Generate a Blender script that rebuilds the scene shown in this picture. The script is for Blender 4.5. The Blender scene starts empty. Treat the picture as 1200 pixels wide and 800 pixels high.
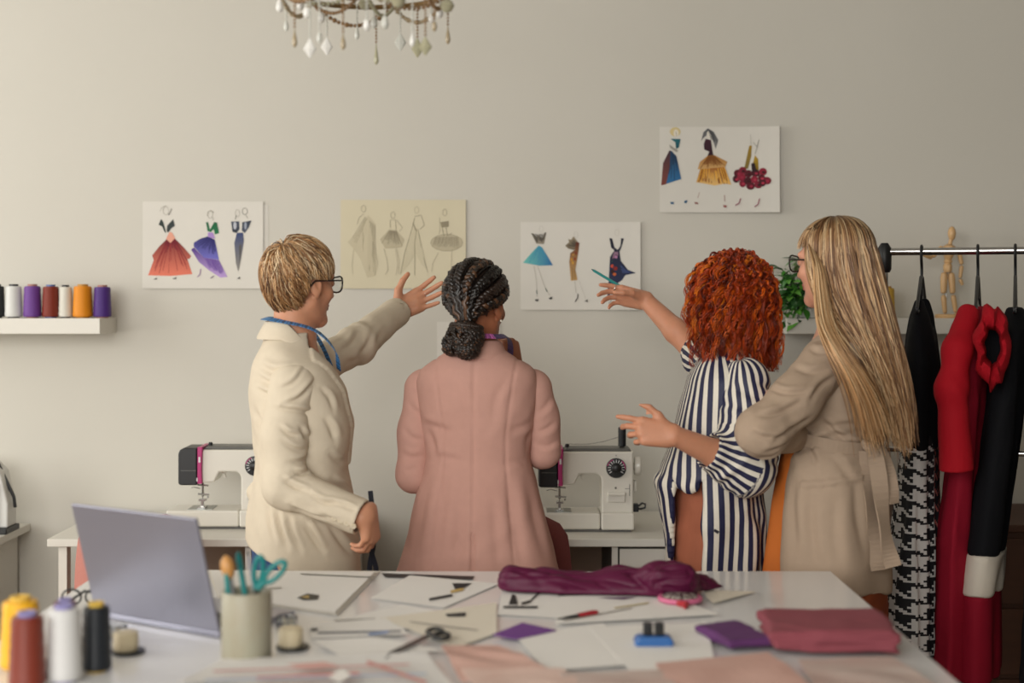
import bpy, bmesh, math, random
import numpy as np
from mathutils import Vector, Matrix, Euler

# ------------------------------------------------------------------ camera, world, light, exposure
SC = bpy.context.scene
COL = SC.collection
FPX, CAMZ, HORIZON = 1667.0, 1.5, 345.0

cam_data = bpy.data.cameras.new('camera')
cam_data.sensor_width = 36.0
cam_data.lens = FPX / 1200.0 * 36.0
cam_data.shift_y = -(400.0 - HORIZON) / 1200.0
cam_data.clip_start = 0.05
cam_data.dof.use_dof = True
cam_data.dof.focus_distance = 4.15
cam_data.dof.aperture_fstop = 1.75
cam = bpy.data.objects.new('camera', cam_data)
COL.objects.link(cam)
cam.location = (0, 0, CAMZ)
cam.rotation_euler = (math.pi / 2, 0, 0)
SC.camera = cam

world = bpy.data.worlds.new('world'); SC.world = world
world.use_nodes = True
bg = world.node_tree.nodes['Background']
bg.inputs['Color'].default_value = (0.75, 0.85, 1.0, 1)
bg.inputs['Strength'].default_value = 0.5

def area_light(name, loc, target, sx, sy, power, color):
    ld = bpy.data.lights.new(name, 'AREA')
    ld.shape = 'RECTANGLE'; ld.size = sx; ld.size_y = sy
    ld.energy = power; ld.color = color
    o = bpy.data.objects.new(name, ld); COL.objects.link(o)
    o.location = loc
    d = Vector(target) - Vector(loc)
    o.rotation_euler = d.to_track_quat('-Z', 'Y').to_euler()
    return o

# daylight through the two windows of the room (left wall and the wall behind the photographer)
area_light('daylight_left_window', (-4.32, 3.2, 1.9), (-1.0, 3.2, 1.35), 2.9, 2.1, 94, (1.0, 0.975, 0.915))
area_light('daylight_front_window', (-1.9, -1.62, 2.15), (-1.7, 2.6, 1.0), 3.9, 2.2, 224, (1.0, 0.975, 0.925))

SC.view_settings.view_transform = 'Standard'
SC.view_settings.look = 'None'
SC.view_settings.gamma = 1.0
SC.view_settings.use_curve_mapping = False
SC.view_settings.exposure = -0.06
SC.cycles.max_bounces = 6
SC.cycles.diffuse_bounces = 4
SC.cycles.use_denoising = True

# ------------------------------------------------------------------ small helpers
def at(px, py, y):
    """world point at depth y that the photograph shows at pixel px,py"""
    return Vector(((px - 600.0) / FPX * y, y, CAMZ - (py - HORIZON) / FPX * y))
def X(px, y): return (px - 600.0) / FPX * y
def Z(py, y): return CAMZ - (py - HORIZON) / FPX * y

def lin(c):
    if isinstance(c, str):
        c = c.lstrip('#'); c = [int(c[i:i + 2], 16) / 255 for i in (0, 2, 4)]
    else:
        c = [v / 255 for v in c]
    return tuple((v / 12.92 if v <= 0.04045 else ((v + 0.055) / 1.055) ** 2.4) for v in c)

class NT:
    """tiny node helper"""
    def __init__(s, m):
        m.use_nodes = True; s.t = m.node_tree; s.n = s.t.nodes; s.l = s.t.links
        s.b = s.n['Principled BSDF']
    def new(s, typ, **kw):
        n = s.n.new(typ)
        for k, v in kw.items(): setattr(n, k, v)
        return n
    def link(s, a, b): s.l.new(a, b)
    def math(s, op, a, b=None, c=None):
        n = s.n.new('ShaderNodeMath'); n.operation = op
        for i, v in enumerate((a, b, c)):
            if v is None: continue
            if hasattr(v, 'links'): s.l.new(v, n.inputs[i])
            else: n.inputs[i].default_value = v
        return n.outputs[0]
    def mix(s, f, a, b, blend='MIX'):
        n = s.n.new('ShaderNodeMix'); n.data_type = 'RGBA'; n.blend_type = blend
        for i, v in ((0, f), (6, a), (7, b)):
            if hasattr(v, 'links'): s.l.new(v, n.inputs[i])
            elif i == 0: n.inputs[0].default_value = v
            else: n.inputs[i].default_value = (*v[:3], 1)
        return n.outputs[2]
    def coord(s, scale=(1, 1, 1), kind='Object'):
        tc = s.n.new('ShaderNodeTexCoord'); mp = s.n.new('ShaderNodeMapping')
        mp.inputs['Scale'].default_value = scale
        s.l.new(tc.outputs[kind], mp.inputs['Vector']); return mp.outputs[0]
    def noise(s, vec, scale, detail=3, rough=0.55):
        n = s.n.new('ShaderNodeTexNoise'); n.inputs['Scale'].default_value = scale
        n.inputs['Detail'].default_value = detail; n.inputs['Roughness'].default_value = rough
        s.l.new(vec, n.inputs['Vector']); return n.outputs['Fac']
    def bump(s, h, strength, dist):
        n = s.n.new('ShaderNodeBump'); n.inputs['Strength'].default_value = strength
        n.inputs['Distance'].default_value = dist
        s.l.new(h, n.inputs['Height']); s.l.new(n.outputs[0], s.b.inputs['Normal'])
    def attr(s, name, out='Fac'):
        n = s.n.new('ShaderNodeAttribute'); n.attribute_name = name; return n.outputs[out]

MATS = {}
def mat(name, color, rough=0.5, metal=0.0, var=0.06, vscale=6.0, bump=0.0, bscale=200.0, stretch=(1, 1, 1),
        sheen=0.0, sss=0.0, spec=0.5, coat=0.0, trans=0.0):
    if name in MATS: return MATS[name]
    m = bpy.data.materials.new(name); t = NT(m)
    c = lin(color)
    v = t.coord(stretch)
    f = t.noise(v, vscale)
    lo = tuple(x * (1 - var) for x in c); hi = tuple(min(1, x * (1 + var)) for x in c)
    t.link(t.mix(f, lo, hi), t.b.inputs['Base Color'])
    t.b.inputs['Roughness'].default_value = rough
    t.b.inputs['Metallic'].default_value = metal
    t.b.inputs['Specular IOR Level'].default_value = spec
    if sheen:
        t.b.inputs['Sheen Weight'].default_value = sheen
    if sss:
        t.b.inputs['Subsurface Weight'].default_value = sss
        t.b.inputs['Subsurface Radius'].default_value = (0.012, 0.004, 0.002)
        t.b.inputs['Subsurface Scale'].default_value = 1.0
    if coat: t.b.inputs['Coat Weight'].default_value = coat
    if trans:
        t.b.inputs['Transmission Weight'].default_value = trans
    if bump:
        t.bump(t.noise(v, bscale, 2), bump, 0.002)
    MATS[name] = m
    return m

def attr_mat(name, attr='col', rough=0.7, var=0.12, vscale=60, bump=0.0, bscale=300, sheen=0.0, spec=0.5, sss=0.0):
    """material whose own colour comes from a colour attribute (printed or dyed colour, never light)"""
    if name in MATS: return MATS[name]
    m = bpy.data.materials.new(name); t = NT(m)
    c = t.attr(attr, 'Color')
    v = t.coord()
    f = t.noise(v, vscale)
    mul = t.math('MULTIPLY_ADD', f, 2 * var, 1 - var)
    cm = t.n.new('ShaderNodeVectorMath'); cm.operation = 'SCALE'
    t.link(c, cm.inputs[0]); t.link(mul, cm.inputs['Scale'])
    t.link(cm.outputs[0], t.b.inputs['Base Color'])
    t.b.inputs['Roughness'].default_value = rough
    t.b.inputs['Specular IOR Level'].default_value = spec
    if sheen: t.b.inputs['Sheen Weight'].default_value = sheen
    if sss:
        t.b.inputs['Subsurface Weight'].default_value = sss
        t.b.inputs['Subsurface Radius'].default_value = (0.012, 0.004, 0.002)
        t.b.inputs['Subsurface Scale'].default_value = 1.0
    if bump: t.bump(t.noise(v, bscale, 2), bump, 0.002)
    MATS[name] = m
    return m

def link(o, parent=None):
    COL.objects.link(o)
    if parent is not None:
        o.parent = parent
        o.matrix_parent_inverse = parent_world(parent).inverted()
    return o
def parent_world(p):
    m = Matrix.LocRotScale(p.location, p.rotation_euler, p.scale)
    return parent_world(p.parent) @ p.matrix_parent_inverse @ m if p.parent else m

def tag(o, label=None, cat=None, group=None, kind=None):
    if label: o['label'] = label
    if cat: o['category'] = cat
    if group: o['group'] = group
    if kind: o['kind'] = kind
    return o
def thing(name, loc, label, cat, group=None, rz=0.0):
    o = bpy.data.objects.new(name, None); COL.objects.link(o)
    o.empty_display_size = 0.05
    o.location = loc; o.rotation_euler = (0, 0, rz)
    return tag(o, label, cat, group)
def copy_tree(o, parent=None):
    c = o.copy(); COL.objects.link(c)
    if parent is not None:
        c.parent = parent; c.matrix_parent_inverse = o.matrix_parent_inverse.copy()
    for ch in list(o.children): copy_tree(ch, c)
    return c

def np_mesh(name, V, F, material=None, smooth=True, cols=None, attrs=None, uv=None):
    """V (n,3); F list of index arrays each (m,k); cols per-vertex linear rgb"""
    me = bpy.data.meshes.new(name)
    V = np.asarray(V, dtype=np.float32)
    if not isinstance(F, (list, tuple)) or (len(F) and not hasattr(F[0], 'shape')): F = [np.asarray(F)]
    F = [f for f in F if len(f)]
    me.vertices.add(len(V)); me.vertices.foreach_set('co', V.ravel())
    li = np.concatenate([f.ravel() for f in F]).astype(np.int32)
    cnt = np.concatenate([np.full(len(f), f.shape[1]) for f in F]).astype(np.int32)
    st = np.concatenate([[0], np.cumsum(cnt)[:-1]]).astype(np.int32)
    me.loops.add(len(li)); me.loops.foreach_set('vertex_index', li)
    me.polygons.add(len(cnt)); me.polygons.foreach_set('loop_start', st); me.polygons.foreach_set('loop_total', cnt)
    me.update(calc_edges=True)
    me.validate()
    me.polygons.foreach_set('use_smooth', np.full(len(me.polygons), bool(smooth)))
    if cols is not None:
        a = me.color_attributes.new('col', 'FLOAT_COLOR', 'POINT')
        c4 = np.ones((len(V), 4), np.float32); c4[:, :3] = cols
        a.data.foreach_set('color', c4.ravel())
    for k, v in (attrs or {}).items():
        a = me.attributes.new(k, 'FLOAT', 'POINT'); a.data.foreach_set('value', np.asarray(v, np.float32))
    if material: me.materials.append(material)
    return me
def np_obj(name, V, F, material=None, parent=None, **kw):
    return link(bpy.data.objects.new(name, np_mesh(name, V, F, material, **kw)), parent)

class MB:
    """collects simple shapes into ONE mesh"""
    def __init__(s): s.bm = bmesh.new(); s.M = Matrix.Identity(4)
    def v(s, p): return s.bm.verts.new(s.M @ Vector(p))
    def face(s, vs):
        try: return s.bm.faces.new(vs)
        except ValueError: return None
    def box(s, lo, hi):
        (x0, y0, z0), (x1, y1, z1) = lo, hi
        v = [s.v(p) for p in ((x0, y0, z0), (x1, y0, z0), (x1, y1, z0), (x0, y1, z0), (x0, y0, z1), (x1, y0, z1), (x1, y1, z1), (x0, y1, z1))]
        for f in ((0, 3, 2, 1), (4, 5, 6, 7), (0, 1, 5, 4), (1, 2, 6, 5), (2, 3, 7, 6), (3, 0, 4, 7)): s.face([v[i] for i in f])
        return s
    def rings(s, rings, cap=True, closed=False):
        R = [[s.v(p) for p in r] for r in rings]; n = len(R[0])
        for a, b in zip(R, R[1:] + ([R[0]] if closed else [])):
            for i in range(n): s.face([a[i], a[(i + 1) % n], b[(i + 1) % n], b[i]])
        if cap and not closed: s.face(R[0][::-1]); s.face(R[-1])
        return s
    def lathe(s, prof, n=24, center=(0, 0, 0), cap=True):
        cx, cy, cz = center
        return s.rings([[(cx + r * math.cos(2 * math.pi * i / n), cy + r * math.sin(2 * math.pi * i / n), cz + z) for i in range(n)] for r, z in prof], cap)
    def tube(s, pts, r, n=8, cap=True, closed=False, flat=None):
        pts = [Vector(p) for p in pts]; m = len(pts)
        rs = r if isinstance(r, (list, tuple)) else [r] * m
        up = None; rings = []
        for i, p in enumerate(pts):
            if closed: t = pts[(i + 1) % m] - pts[i - 1]
            else: t = pts[min(i + 1, m - 1)] - pts[max(i - 1, 0)]
            t.normalize()
            if up is None:
                up = Vector((0, 0, 1)) if abs(t.z) < 0.9 else Vector((1, 0, 0))
            up = up - t * up.dot(t)
            if up.length < 1e-5: up = t.orthogonal()
            up.normalize(); side = t.cross(up)
            fl = 1.0 if flat is None else flat
            rings.append([p + (side * math.cos(2 * math.pi * k / n) + up * math.sin(2 * math.pi * k / n) * fl) * rs[i] for k in range(n)])
        return s.rings(rings, cap, closed)
    def prism(s, poly, z0, z1, axis='z'):
        f = {'z': lambda a, b, c: (a, b, c), 'y': lambda a, b, c: (a, c, b), 'x': lambda a, b, c: (c, a, b)}[axis]
        return s.rings([[f(a, b, z0) for a, b in poly], [f(a, b, z1) for a, b in poly]])
    def ico(s, c, r, sub=2, scale=(1, 1, 1)):
        g = bmesh.ops.create_icosphere(s.bm, subdivisions=sub, radius=1.0)
        for v in g['verts']: v.co = s.M @ Vector((c[0] + v.co.x * r * scale[0], c[1] + v.co.y * r * scale[1], c[2] + v.co.z * r * scale[2]))
        return s
    def mesh(s, name, material, smooth=False, bevel=0.0, seg=2, angle=0.6):
        bmesh.ops.recalc_face_normals(s.bm, faces=s.bm.faces[:])
        if bevel:
            ed = [e for e in s.bm.edges if len(e.link_faces) == 2 and e.calc_face_angle() > angle]
            bmesh.ops.bevel(s.bm, geom=ed, offset=bevel, segments=seg, affect='EDGES', profile=0.5, clamp_overlap=True)
        me = bpy.data.meshes.new(name); s.bm.to_mesh(me); s.bm.free()
        if material: me.materials.append(material)
        if smooth:
            for p in me.polygons: p.use_smooth = True
            try: me.set_sharp_from_angle(angle=0.7)
            except Exception: pass
        return me
    def obj(s, name, material, parent=None, **kw):
        o = bpy.data.objects.new(name, s.mesh(name, material, **kw))
        return link(o, parent)
    def local(s, name, material, parent, **kw):
        """mesh given in the parent's own coordinates"""
        o = bpy.data.objects.new(name, s.mesh(name, material, **kw)); COL.objects.link(o); o.parent = parent
        return o

# ------------------------------------------------------------------ distance fields -> one continuous skin
def smin(a, b, k):
    if k <= 0: return np.minimum(a, b)
    h = np.clip(0.5 + 0.5 * (b - a) / k, 0, 1)
    return b + (a - b) * h - k * h * (1 - h)
def smax(a, b, k): return -smin(-a, -b, k)

class Field:
    def __init__(s, lo, hi, h):
        s.lo = np.array(lo, float); s.h = h
        s.n = np.maximum(4, np.ceil((np.array(hi, float) - s.lo) / h).astype(int) + 1)
        s.ax = [s.lo[i] + np.arange(s.n[i]) * h for i in range(3)]
        s.d = np.full(tuple(s.n), 0.2, np.float32)
    def sl(s, lo, hi):
        r = []
        for i in range(3):
            a = int(np.floor((lo[i] - s.lo[i]) / s.h)); b = int(np.ceil((hi[i] - s.lo[i]) / s.h)) + 1
            a = max(0, a); b = min(int(s.n[i]), b)
            if a >= b: return None
            r.append(slice(a, b))
        return tuple(r)
    def pts(s, sl):
        return (s.ax[0][sl[0]][:, None, None], s.ax[1][sl[1]][None, :, None], s.ax[2][sl[2]][None, None, :])
    def all(s): return (slice(0, s.n[0]), slice(0, s.n[1]), slice(0, s.n[2]))
    def put(s, sl, v, k, op):
        if op == 'u': s.d[sl] = smin(s.d[sl], v, k)
        elif op == 's': s.d[sl] = smax(s.d[sl], -v, k)
        elif op == 'i': s.d[sl] = smax(s.d[sl], v, k)
    def cone(s, p, q, r1, r2=None, k=0.0, op='u', flat=None, fdir=None):
        """round cone; flat<1 squeezes it along fdir"""
        p = np.array(p, float); q = np.array(q, float); r2 = r1 if r2 is None else r2
        m = max(r1, r2) + max(k, 0.004) + 2 * s.h
        sl = s.sl(np.minimum(p, q) - m, np.maximum(p, q) + m)
        if sl is None: return s
        x, y, z = s.pts(sl); v = q - p; L = max(1e-9, float(v @ v))
        t = np.clip(((x - p[0]) * v[0] + (y - p[1]) * v[1] + (z - p[2]) * v[2]) / L, 0, 1)
        dx, dy, dz = x - p[0] - t * v[0], y - p[1] - t * v[1], z - p[2] - t * v[2]
        if flat:
            f = np.array(fdir, float); f /= np.linalg.norm(f)
            c = (dx * f[0] + dy * f[1] + dz * f[2]) * (1 / flat - 1)
            dx, dy, dz = dx + c * f[0], dy + c * f[1], dz + c * f[2]
        d = np.sqrt(dx * dx + dy * dy + dz * dz) - (r1 + t * (r2 - r1))
        if flat: d = d * (flat * 0.5 + 0.5)
        s.put(sl, d, k, op); return s
    def chain(s, P, R, k=0.01, op='u', **kw):
        for a, b, r1, r2 in zip(P, P[1:], R, R[1:]): s.cone(a, b, r1, r2, k, op, **kw)
        return s
    def ell(s, c, r, M=None, k=0.0, op='u'):
        """ellipsoid, M = 3x3 whose columns are its axes"""
        c = np.array(c, float); r = np.array(r, float)
        m = r.max() + max(k, 0.004) + 2 * s.h
        sl = s.sl(c - m, c + m)
        if sl is None: return s
        x, y, z = s.pts(sl); x, y, z = x - c[0], y - c[1], z - c[2]
        if M is not None:
            M = np.array(M, float)
            x, y, z = (x * M[0, i] + y * M[1, i] + z * M[2, i] for i in range(3))
        k0 = np.sqrt((x / r[0]) ** 2 + (y / r[1]) ** 2 + (z / r[2]) ** 2)
        k1 = np.sqrt((x / r[0] ** 2) ** 2 + (y / r[1] ** 2) ** 2 + (z / r[2] ** 2) ** 2) + 1e-9
        s.put(sl, k0 * (k0 - 1) / k1, k, op); return s
    def loft(s, M, prof, n=2.3, k=0.0, op='u', grow=0.0):
        """M 4x4 local frame (z up). prof rows: z, half width a (x), half depth b (y), cx, cy"""
        pr = np.array(sorted(prof), float); sl = s.all()
        x, y, z = s.pts(sl); I = np.array(M.inverted())
        lx = I[0, 0] * x + I[0, 1] * y + I[0, 2] * z + I[0, 3]
        ly = I[1, 0] * x + I[1, 1] * y + I[1, 2] * z + I[1, 3]
        lz = I[2, 0] * x + I[2, 1] * y + I[2, 2] * z + I[2, 3]
        zz = np.clip(lz, pr[0, 0], pr[-1, 0])
        tab = np.linspace(pr[0, 0], pr[-1, 0], 160)
        def it(j):
            v = np.interp(tab, pr[:, 0], pr[:, j])
            kk = np.hanning(9); kk /= kk.sum()
            vs = np.convolve(np.pad(v, 4, mode='edge'), kk, 'valid')
            return np.interp(zz, tab, vs)
        a, b, cx, cy = np.maximum(it(1) + grow, .012), np.maximum(it(2) + grow, .012), it(3), it(4)
        d = ((np.abs((lx - cx) / a) ** n + np.abs((ly - cy) / b) ** n) ** (1 / n) - 1) * np.minimum(a, b)
        d = np.maximum(d, np.maximum(lz - pr[-1, 0], pr[0, 0] - lz))
        s.put(sl, d, k, op); return s
    def plane(s, p, nrm, k=0.0):
        """keep the side the normal points away from"""
        x, y, z = s.pts(s.all()); n = np.array(nrm, float); n /= np.linalg.norm(n)
        s.d = smax(s.d, ((x - p[0]) * n[0] + (y - p[1]) * n[1] + (z - p[2]) * n[2]).astype(np.float32), k); return s
    def func(s, f):
        x, y, z = s.pts(s.all()); s.d = f(s.d, x, y, z).astype(np.float32); return s
    def surf(s):
        """naive surface nets"""
        d = s.d.copy()
        d[0], d[-1] = np.maximum(d[0], 1e-4), np.maximum(d[-1], 1e-4)
        d[:, 0], d[:, -1] = np.maximum(d[:, 0], 1e-4), np.maximum(d[:, -1], 1e-4)
        d[:, :, 0], d[:, :, -1] = np.maximum(d[:, :, 0], 1e-4), np.maximum(d[:, :, -1], 1e-4)
        ins = d < 0
        C = [ins[i:ins.shape[0] - 1 + i, j:ins.shape[1] - 1 + j, k:ins.shape[2] - 1 + k] for i in (0, 1) for j in (0, 1) for k in (0, 1)]
        anyi = np.logical_or.reduce(C); alli = np.logical_and.reduce(C)
        act = np.argwhere(anyi & ~alli)
        idx = np.full(anyi.shape, -1, np.int64); idx[tuple(act.T)] = np.arange(len(act))
        acc = np.zeros((len(act), 3)); cnt = np.zeros(len(act))
        cor = [(i, j, k) for i in (0, 1) for j in (0, 1) for k in (0, 1)]
        for a in cor:
            for ax in range(3):
                if a[ax]: continue
                b = list(a); b[ax] = 1
                va = d[act[:, 0] + a[0], act[:, 1] + a[1], act[:, 2] + a[2]]
                vb = d[act[:, 0] + b[0], act[:, 1] + b[1], act[:, 2] + b[2]]
                m = (va < 0) != (vb < 0)
                t = np.where(m, va / np.where(np.abs(va - vb) < 1e-12, 1, va - vb), 0)
                p = np.tile(np.array(a, float), (len(act), 1)); p[:, ax] = t
                acc += p * m[:, None]; cnt += m
        V = s.lo + (act + acc / cnt[:, None]) * s.h
        Q = []
        for ax in range(3):
            o = [i for i in range(3) if i != ax]
            sa = [slice(1, -1)] * 3; sb = [slice(1, -1)] * 3
            sa[ax] = slice(0, -1); sb[ax] = slice(1, None)
            A, B = ins[tuple(sa)], ins[tuple(sb)]
            e = np.argwhere(A != B)
            base = e.copy()
            for i in o: base[:, i] += 1
            flip = A[tuple(e.T)]
            def c(du, dv):
                q = base.copy(); q[:, o[0]] -= du; q[:, o[1]] -= dv
                return idx[tuple(q.T)]
            q = np.stack([c(0, 0), c(1, 0), c(1, 1), c(0, 1)], 1)
            fl = flip if ax != 1 else ~flip
            q = np.where(fl[:, None], q, q[:, ::-1])
            Q.append(q)
        return V, np.concatenate(Q)

def relax(V, Q, it=2, w=0.5):
    """light Laplacian smoothing of a quad mesh"""
    e = np.concatenate([Q[:, [0, 1]], Q[:, [1, 2]], Q[:, [2, 3]], Q[:, [3, 0]]])
    for _ in range(it):
        acc = np.zeros_like(V); n = np.zeros(len(V))
        for k in range(3):
            acc[:, k] = np.bincount(e[:, 0], V[e[:, 1], k], len(V)) + np.bincount(e[:, 1], V[e[:, 0], k], len(V))
        n = np.bincount(e[:, 0], minlength=len(V)) + np.bincount(e[:, 1], minlength=len(V))
        V = V * (1 - w) + w * acc / np.maximum(n, 1)[:, None]
    return V
def normals(V, Q):
    a = V[Q[:, 2]] - V[Q[:, 0]]; b = V[Q[:, 3]] - V[Q[:, 1]]
    n = np.cross(a, b); N = np.zeros_like(V)
    for j in range(4):
        for k in range(3): N[:, k] += np.bincount(Q[:, j], n[:, k], len(V))
    return N / (np.linalg.norm(N, axis=1)[:, None] + 1e-12)

def ridge(P, freq, seed, w=0.2, n=4):
    """irregular thin valleys between soft swellings, about -1..0.4"""
    v = wav(P, freq, seed, n); return -np.exp(-(v / w) ** 2) + 0.35 * np.abs(v)
def wav(P, freq, seed, n=6):
    """smooth pseudo noise in -1..1, freq = 3 cycles per metre"""
    rg = np.random.default_rng(seed); f = np.asarray(freq, float)
    P = np.asarray(P, float); out = np.zeros(len(P))
    wp = P * f
    w = np.stack([np.sin(wp @ rg.normal(size=3) * 2.3 + rg.uniform(0, 6)) for _ in range(3)], 1) * 0.35
    wp = wp + w
    for i in range(n):
        out += np.sin(wp @ (rg.normal(size=3) * 2 * math.pi * 0.62) + rg.uniform(0, 6.28))
    return out / math.sqrt(n) / 1.4
# ================================================================== the room
WALL_Y = 5.05
RX0, RX1, RY0, RZ1 = -4.2, 3.9, -1.5, 3.4
def wall_mat():
    m = bpy.data.materials.new('wall_paint'); t = NT(m)
    v = t.coord()
    f = t.noise(v, 1.3, 4)
    t.link(t.mix(f, lin('#c8c4b9'), lin('#cfcbc1')), t.b.inputs['Base Color'])
    t.b.inputs['Roughness'].default_value = 0.75
    t.bump(t.noise(v, 90, 4, 0.7), 0.12, 0.003)
    return m
M_wall = wall_mat()
def floor_mat():
    m = bpy.data.materials.new('wood_floor'); t = NT(m)
    v = t.coord((1, 8, 1))
    f = t.noise(v, 3.0, 6)
    t.link(t.mix(f, lin('#7a6654'), lin('#9c8770')), t.b.inputs['Base Color'])
    t.b.inputs['Roughness'].default_value = 0.4
    return m
def struct(name, mb, m, parent=None, **kw):
    o = mb.obj(name, m, parent, **kw)
    if parent is None: o['kind'] = 'structure'
    return o
T = 0.1
struct('wall_back', MB().box((RX0 - T, WALL_Y, 0), (RX1 + T, WALL_Y + T, RZ1)), M_wall)
struct('wall_right', MB().box((RX1, RY0, 0), (RX1 + T, WALL_Y, RZ1)), mat('wall_taupe', '#8f887c', .75))  # unseen wall, toned darker so less light bounces onto the right side
m = MB()   # left wall with its window opening
m.box((RX0 - T, RY0, 0), (RX0, 1.75, RZ1)); m.box((RX0 - T, 4.65, 0), (RX0, WALL_Y, RZ1))
m.box((RX0 - T, 1.75, 0), (RX0, 4.65, 0.85)); m.box((RX0 - T, 1.75, 2.95), (RX0, 4.65, RZ1))
struct('wall_left', m, M_wall)
m = MB()
m.box((RX0 - T, RY0 - T, 0), (-3.85, RY0, RZ1)); m.box((0.05, RY0 - T, 0), (RX1 + T, RY0, RZ1))
m.box((-3.85, RY0 - T, 0), (0.05, RY0, 1.05)); m.box((-3.85, RY0 - T, 3.25), (0.05, RY0, RZ1))
struct('wall_front', m, M_wall)
M_fl = floor_mat()
fl = struct('floor', MB().box((RX0 - T, RY0 - T, -0.12), (RX1 + T, WALL_Y + T, -0.012)), mat('floor_base', '#4c4036', 0.8))
m_pl = MB().box((-0.598, -0.078, -0.012), (0.598, 0.078, 0.0)).mesh('plank', M_fl, bevel=0.002, seg=1)
row = 0
yy = RY0 + 0.08
while yy < WALL_Y - 0.05:
    xx = RX0 + 0.6 - (0.4 * (row % 3))
    while xx < RX1 - 0.3:
        if xx - 0.598 > RX0 - 0.1 and xx + 0.598 < RX1 + 0.3 and yy > 2.2:
            p = bpy.data.objects.new('plank', m_pl); COL.objects.link(p)
            p.location = (xx, yy, 0); p.parent = fl
        xx += 1.2
    yy += 0.16; row += 1
struct('ceiling', MB().box((RX0 - T, RY0 - T, RZ1), (RX1 + T, WALL_Y + T, RZ1 + 0.1)), mat('ceiling_paint', '#cdc9c1', 0.8))
struct('baseboard_back', MB().box((RX0, WALL_Y - 0.015, 0), (RX1, WALL_Y, 0.08)), mat('white_trim', '#e6e2da', 0.4), bevel=0.004)
struct('baseboard_right', MB().box((RX1 - 0.015, RY0, 0), (RX1, WALL_Y - 0.015, 0.08)), MATS['white_trim'], bevel=0.004)
# window frames that hold the daylight
def win_frame(name, axis, c, a0, a1, z0=.95, z1=2.55):
    m = MB()
    for (u0, u1, w0, w1) in ((a0, a1, z0, z0 + .05), (a0, a1, z1 - .05, z1), (a0, a0 + 0.05, z0 + .05, z1 - .05), (a1 - 0.05, a1, z0 + .05, z1 - .05), ((a0 + a1) / 2 - 0.03, (a0 + a1) / 2 + 0.03, z0 + .05, z1 - .05)):
        if axis == 'x': m.box((c - 0.05, u0, w0), (c - 0.0, u1, w1))
        else: m.box((u0, c - 0.05, w0), (u1, c, w1))
    return struct(name, m, MATS['white_trim'])
win_frame('window_1', 'x', RX0 - 0.05, 1.75, 4.65, .85, 2.95)
win_frame('window_2', 'y', RY0 - 0.05, -3.85, 0.05, 1.05, 3.25)

# ================================================================== furniture
M_white = mat('white_laminate', '#d8d4ca', 0.38, var=0.02)
M_whiteg = mat('white_gloss_top', '#e4e3e2', 0.16, var=0.02, spec=0.6)
M_brown = mat('brown_board', '#a48b78', 0.6, var=0.08, vscale=3, stretch=(1, 1, 8))

# --- big cutting table in front
TZ, TY0, TY1, TX0, TX1 = 0.82, 2.28, 3.5, -1.01, 0.785
tb = thing('work_table', (-0.1, 2.9, 0), 'large white glossy cutting table covered with papers and fabrics', 'table')
MB().box((TX0, TY0, TZ - 0.028), (TX1, TY1, TZ)).obj('tabletop', M_whiteg, tb, bevel=0.003)
for lx in (TX0 + 0.05, TX1 - 0.1):
    for ly in (TY0 + 0.05, TY1 - 0.1):
        MB().box((lx, ly, 0), (lx + 0.05, ly + 0.05, TZ - 0.028)).obj('leg', M_white, tb, bevel=0.003)
MB().box((TX0 + 0.06, TY0 + 0.06, TZ - 0.1), (TX1 - 0.06, TY0 + 0.08, TZ - 0.028)).obj('apron', M_white, tb)
MB().box((TX0 + 0.06, TY1 - 0.08, TZ - 0.1), (TX1 - 0.06, TY1 - 0.06, TZ - 0.028)).obj('apron', M_white, tb)

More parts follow.
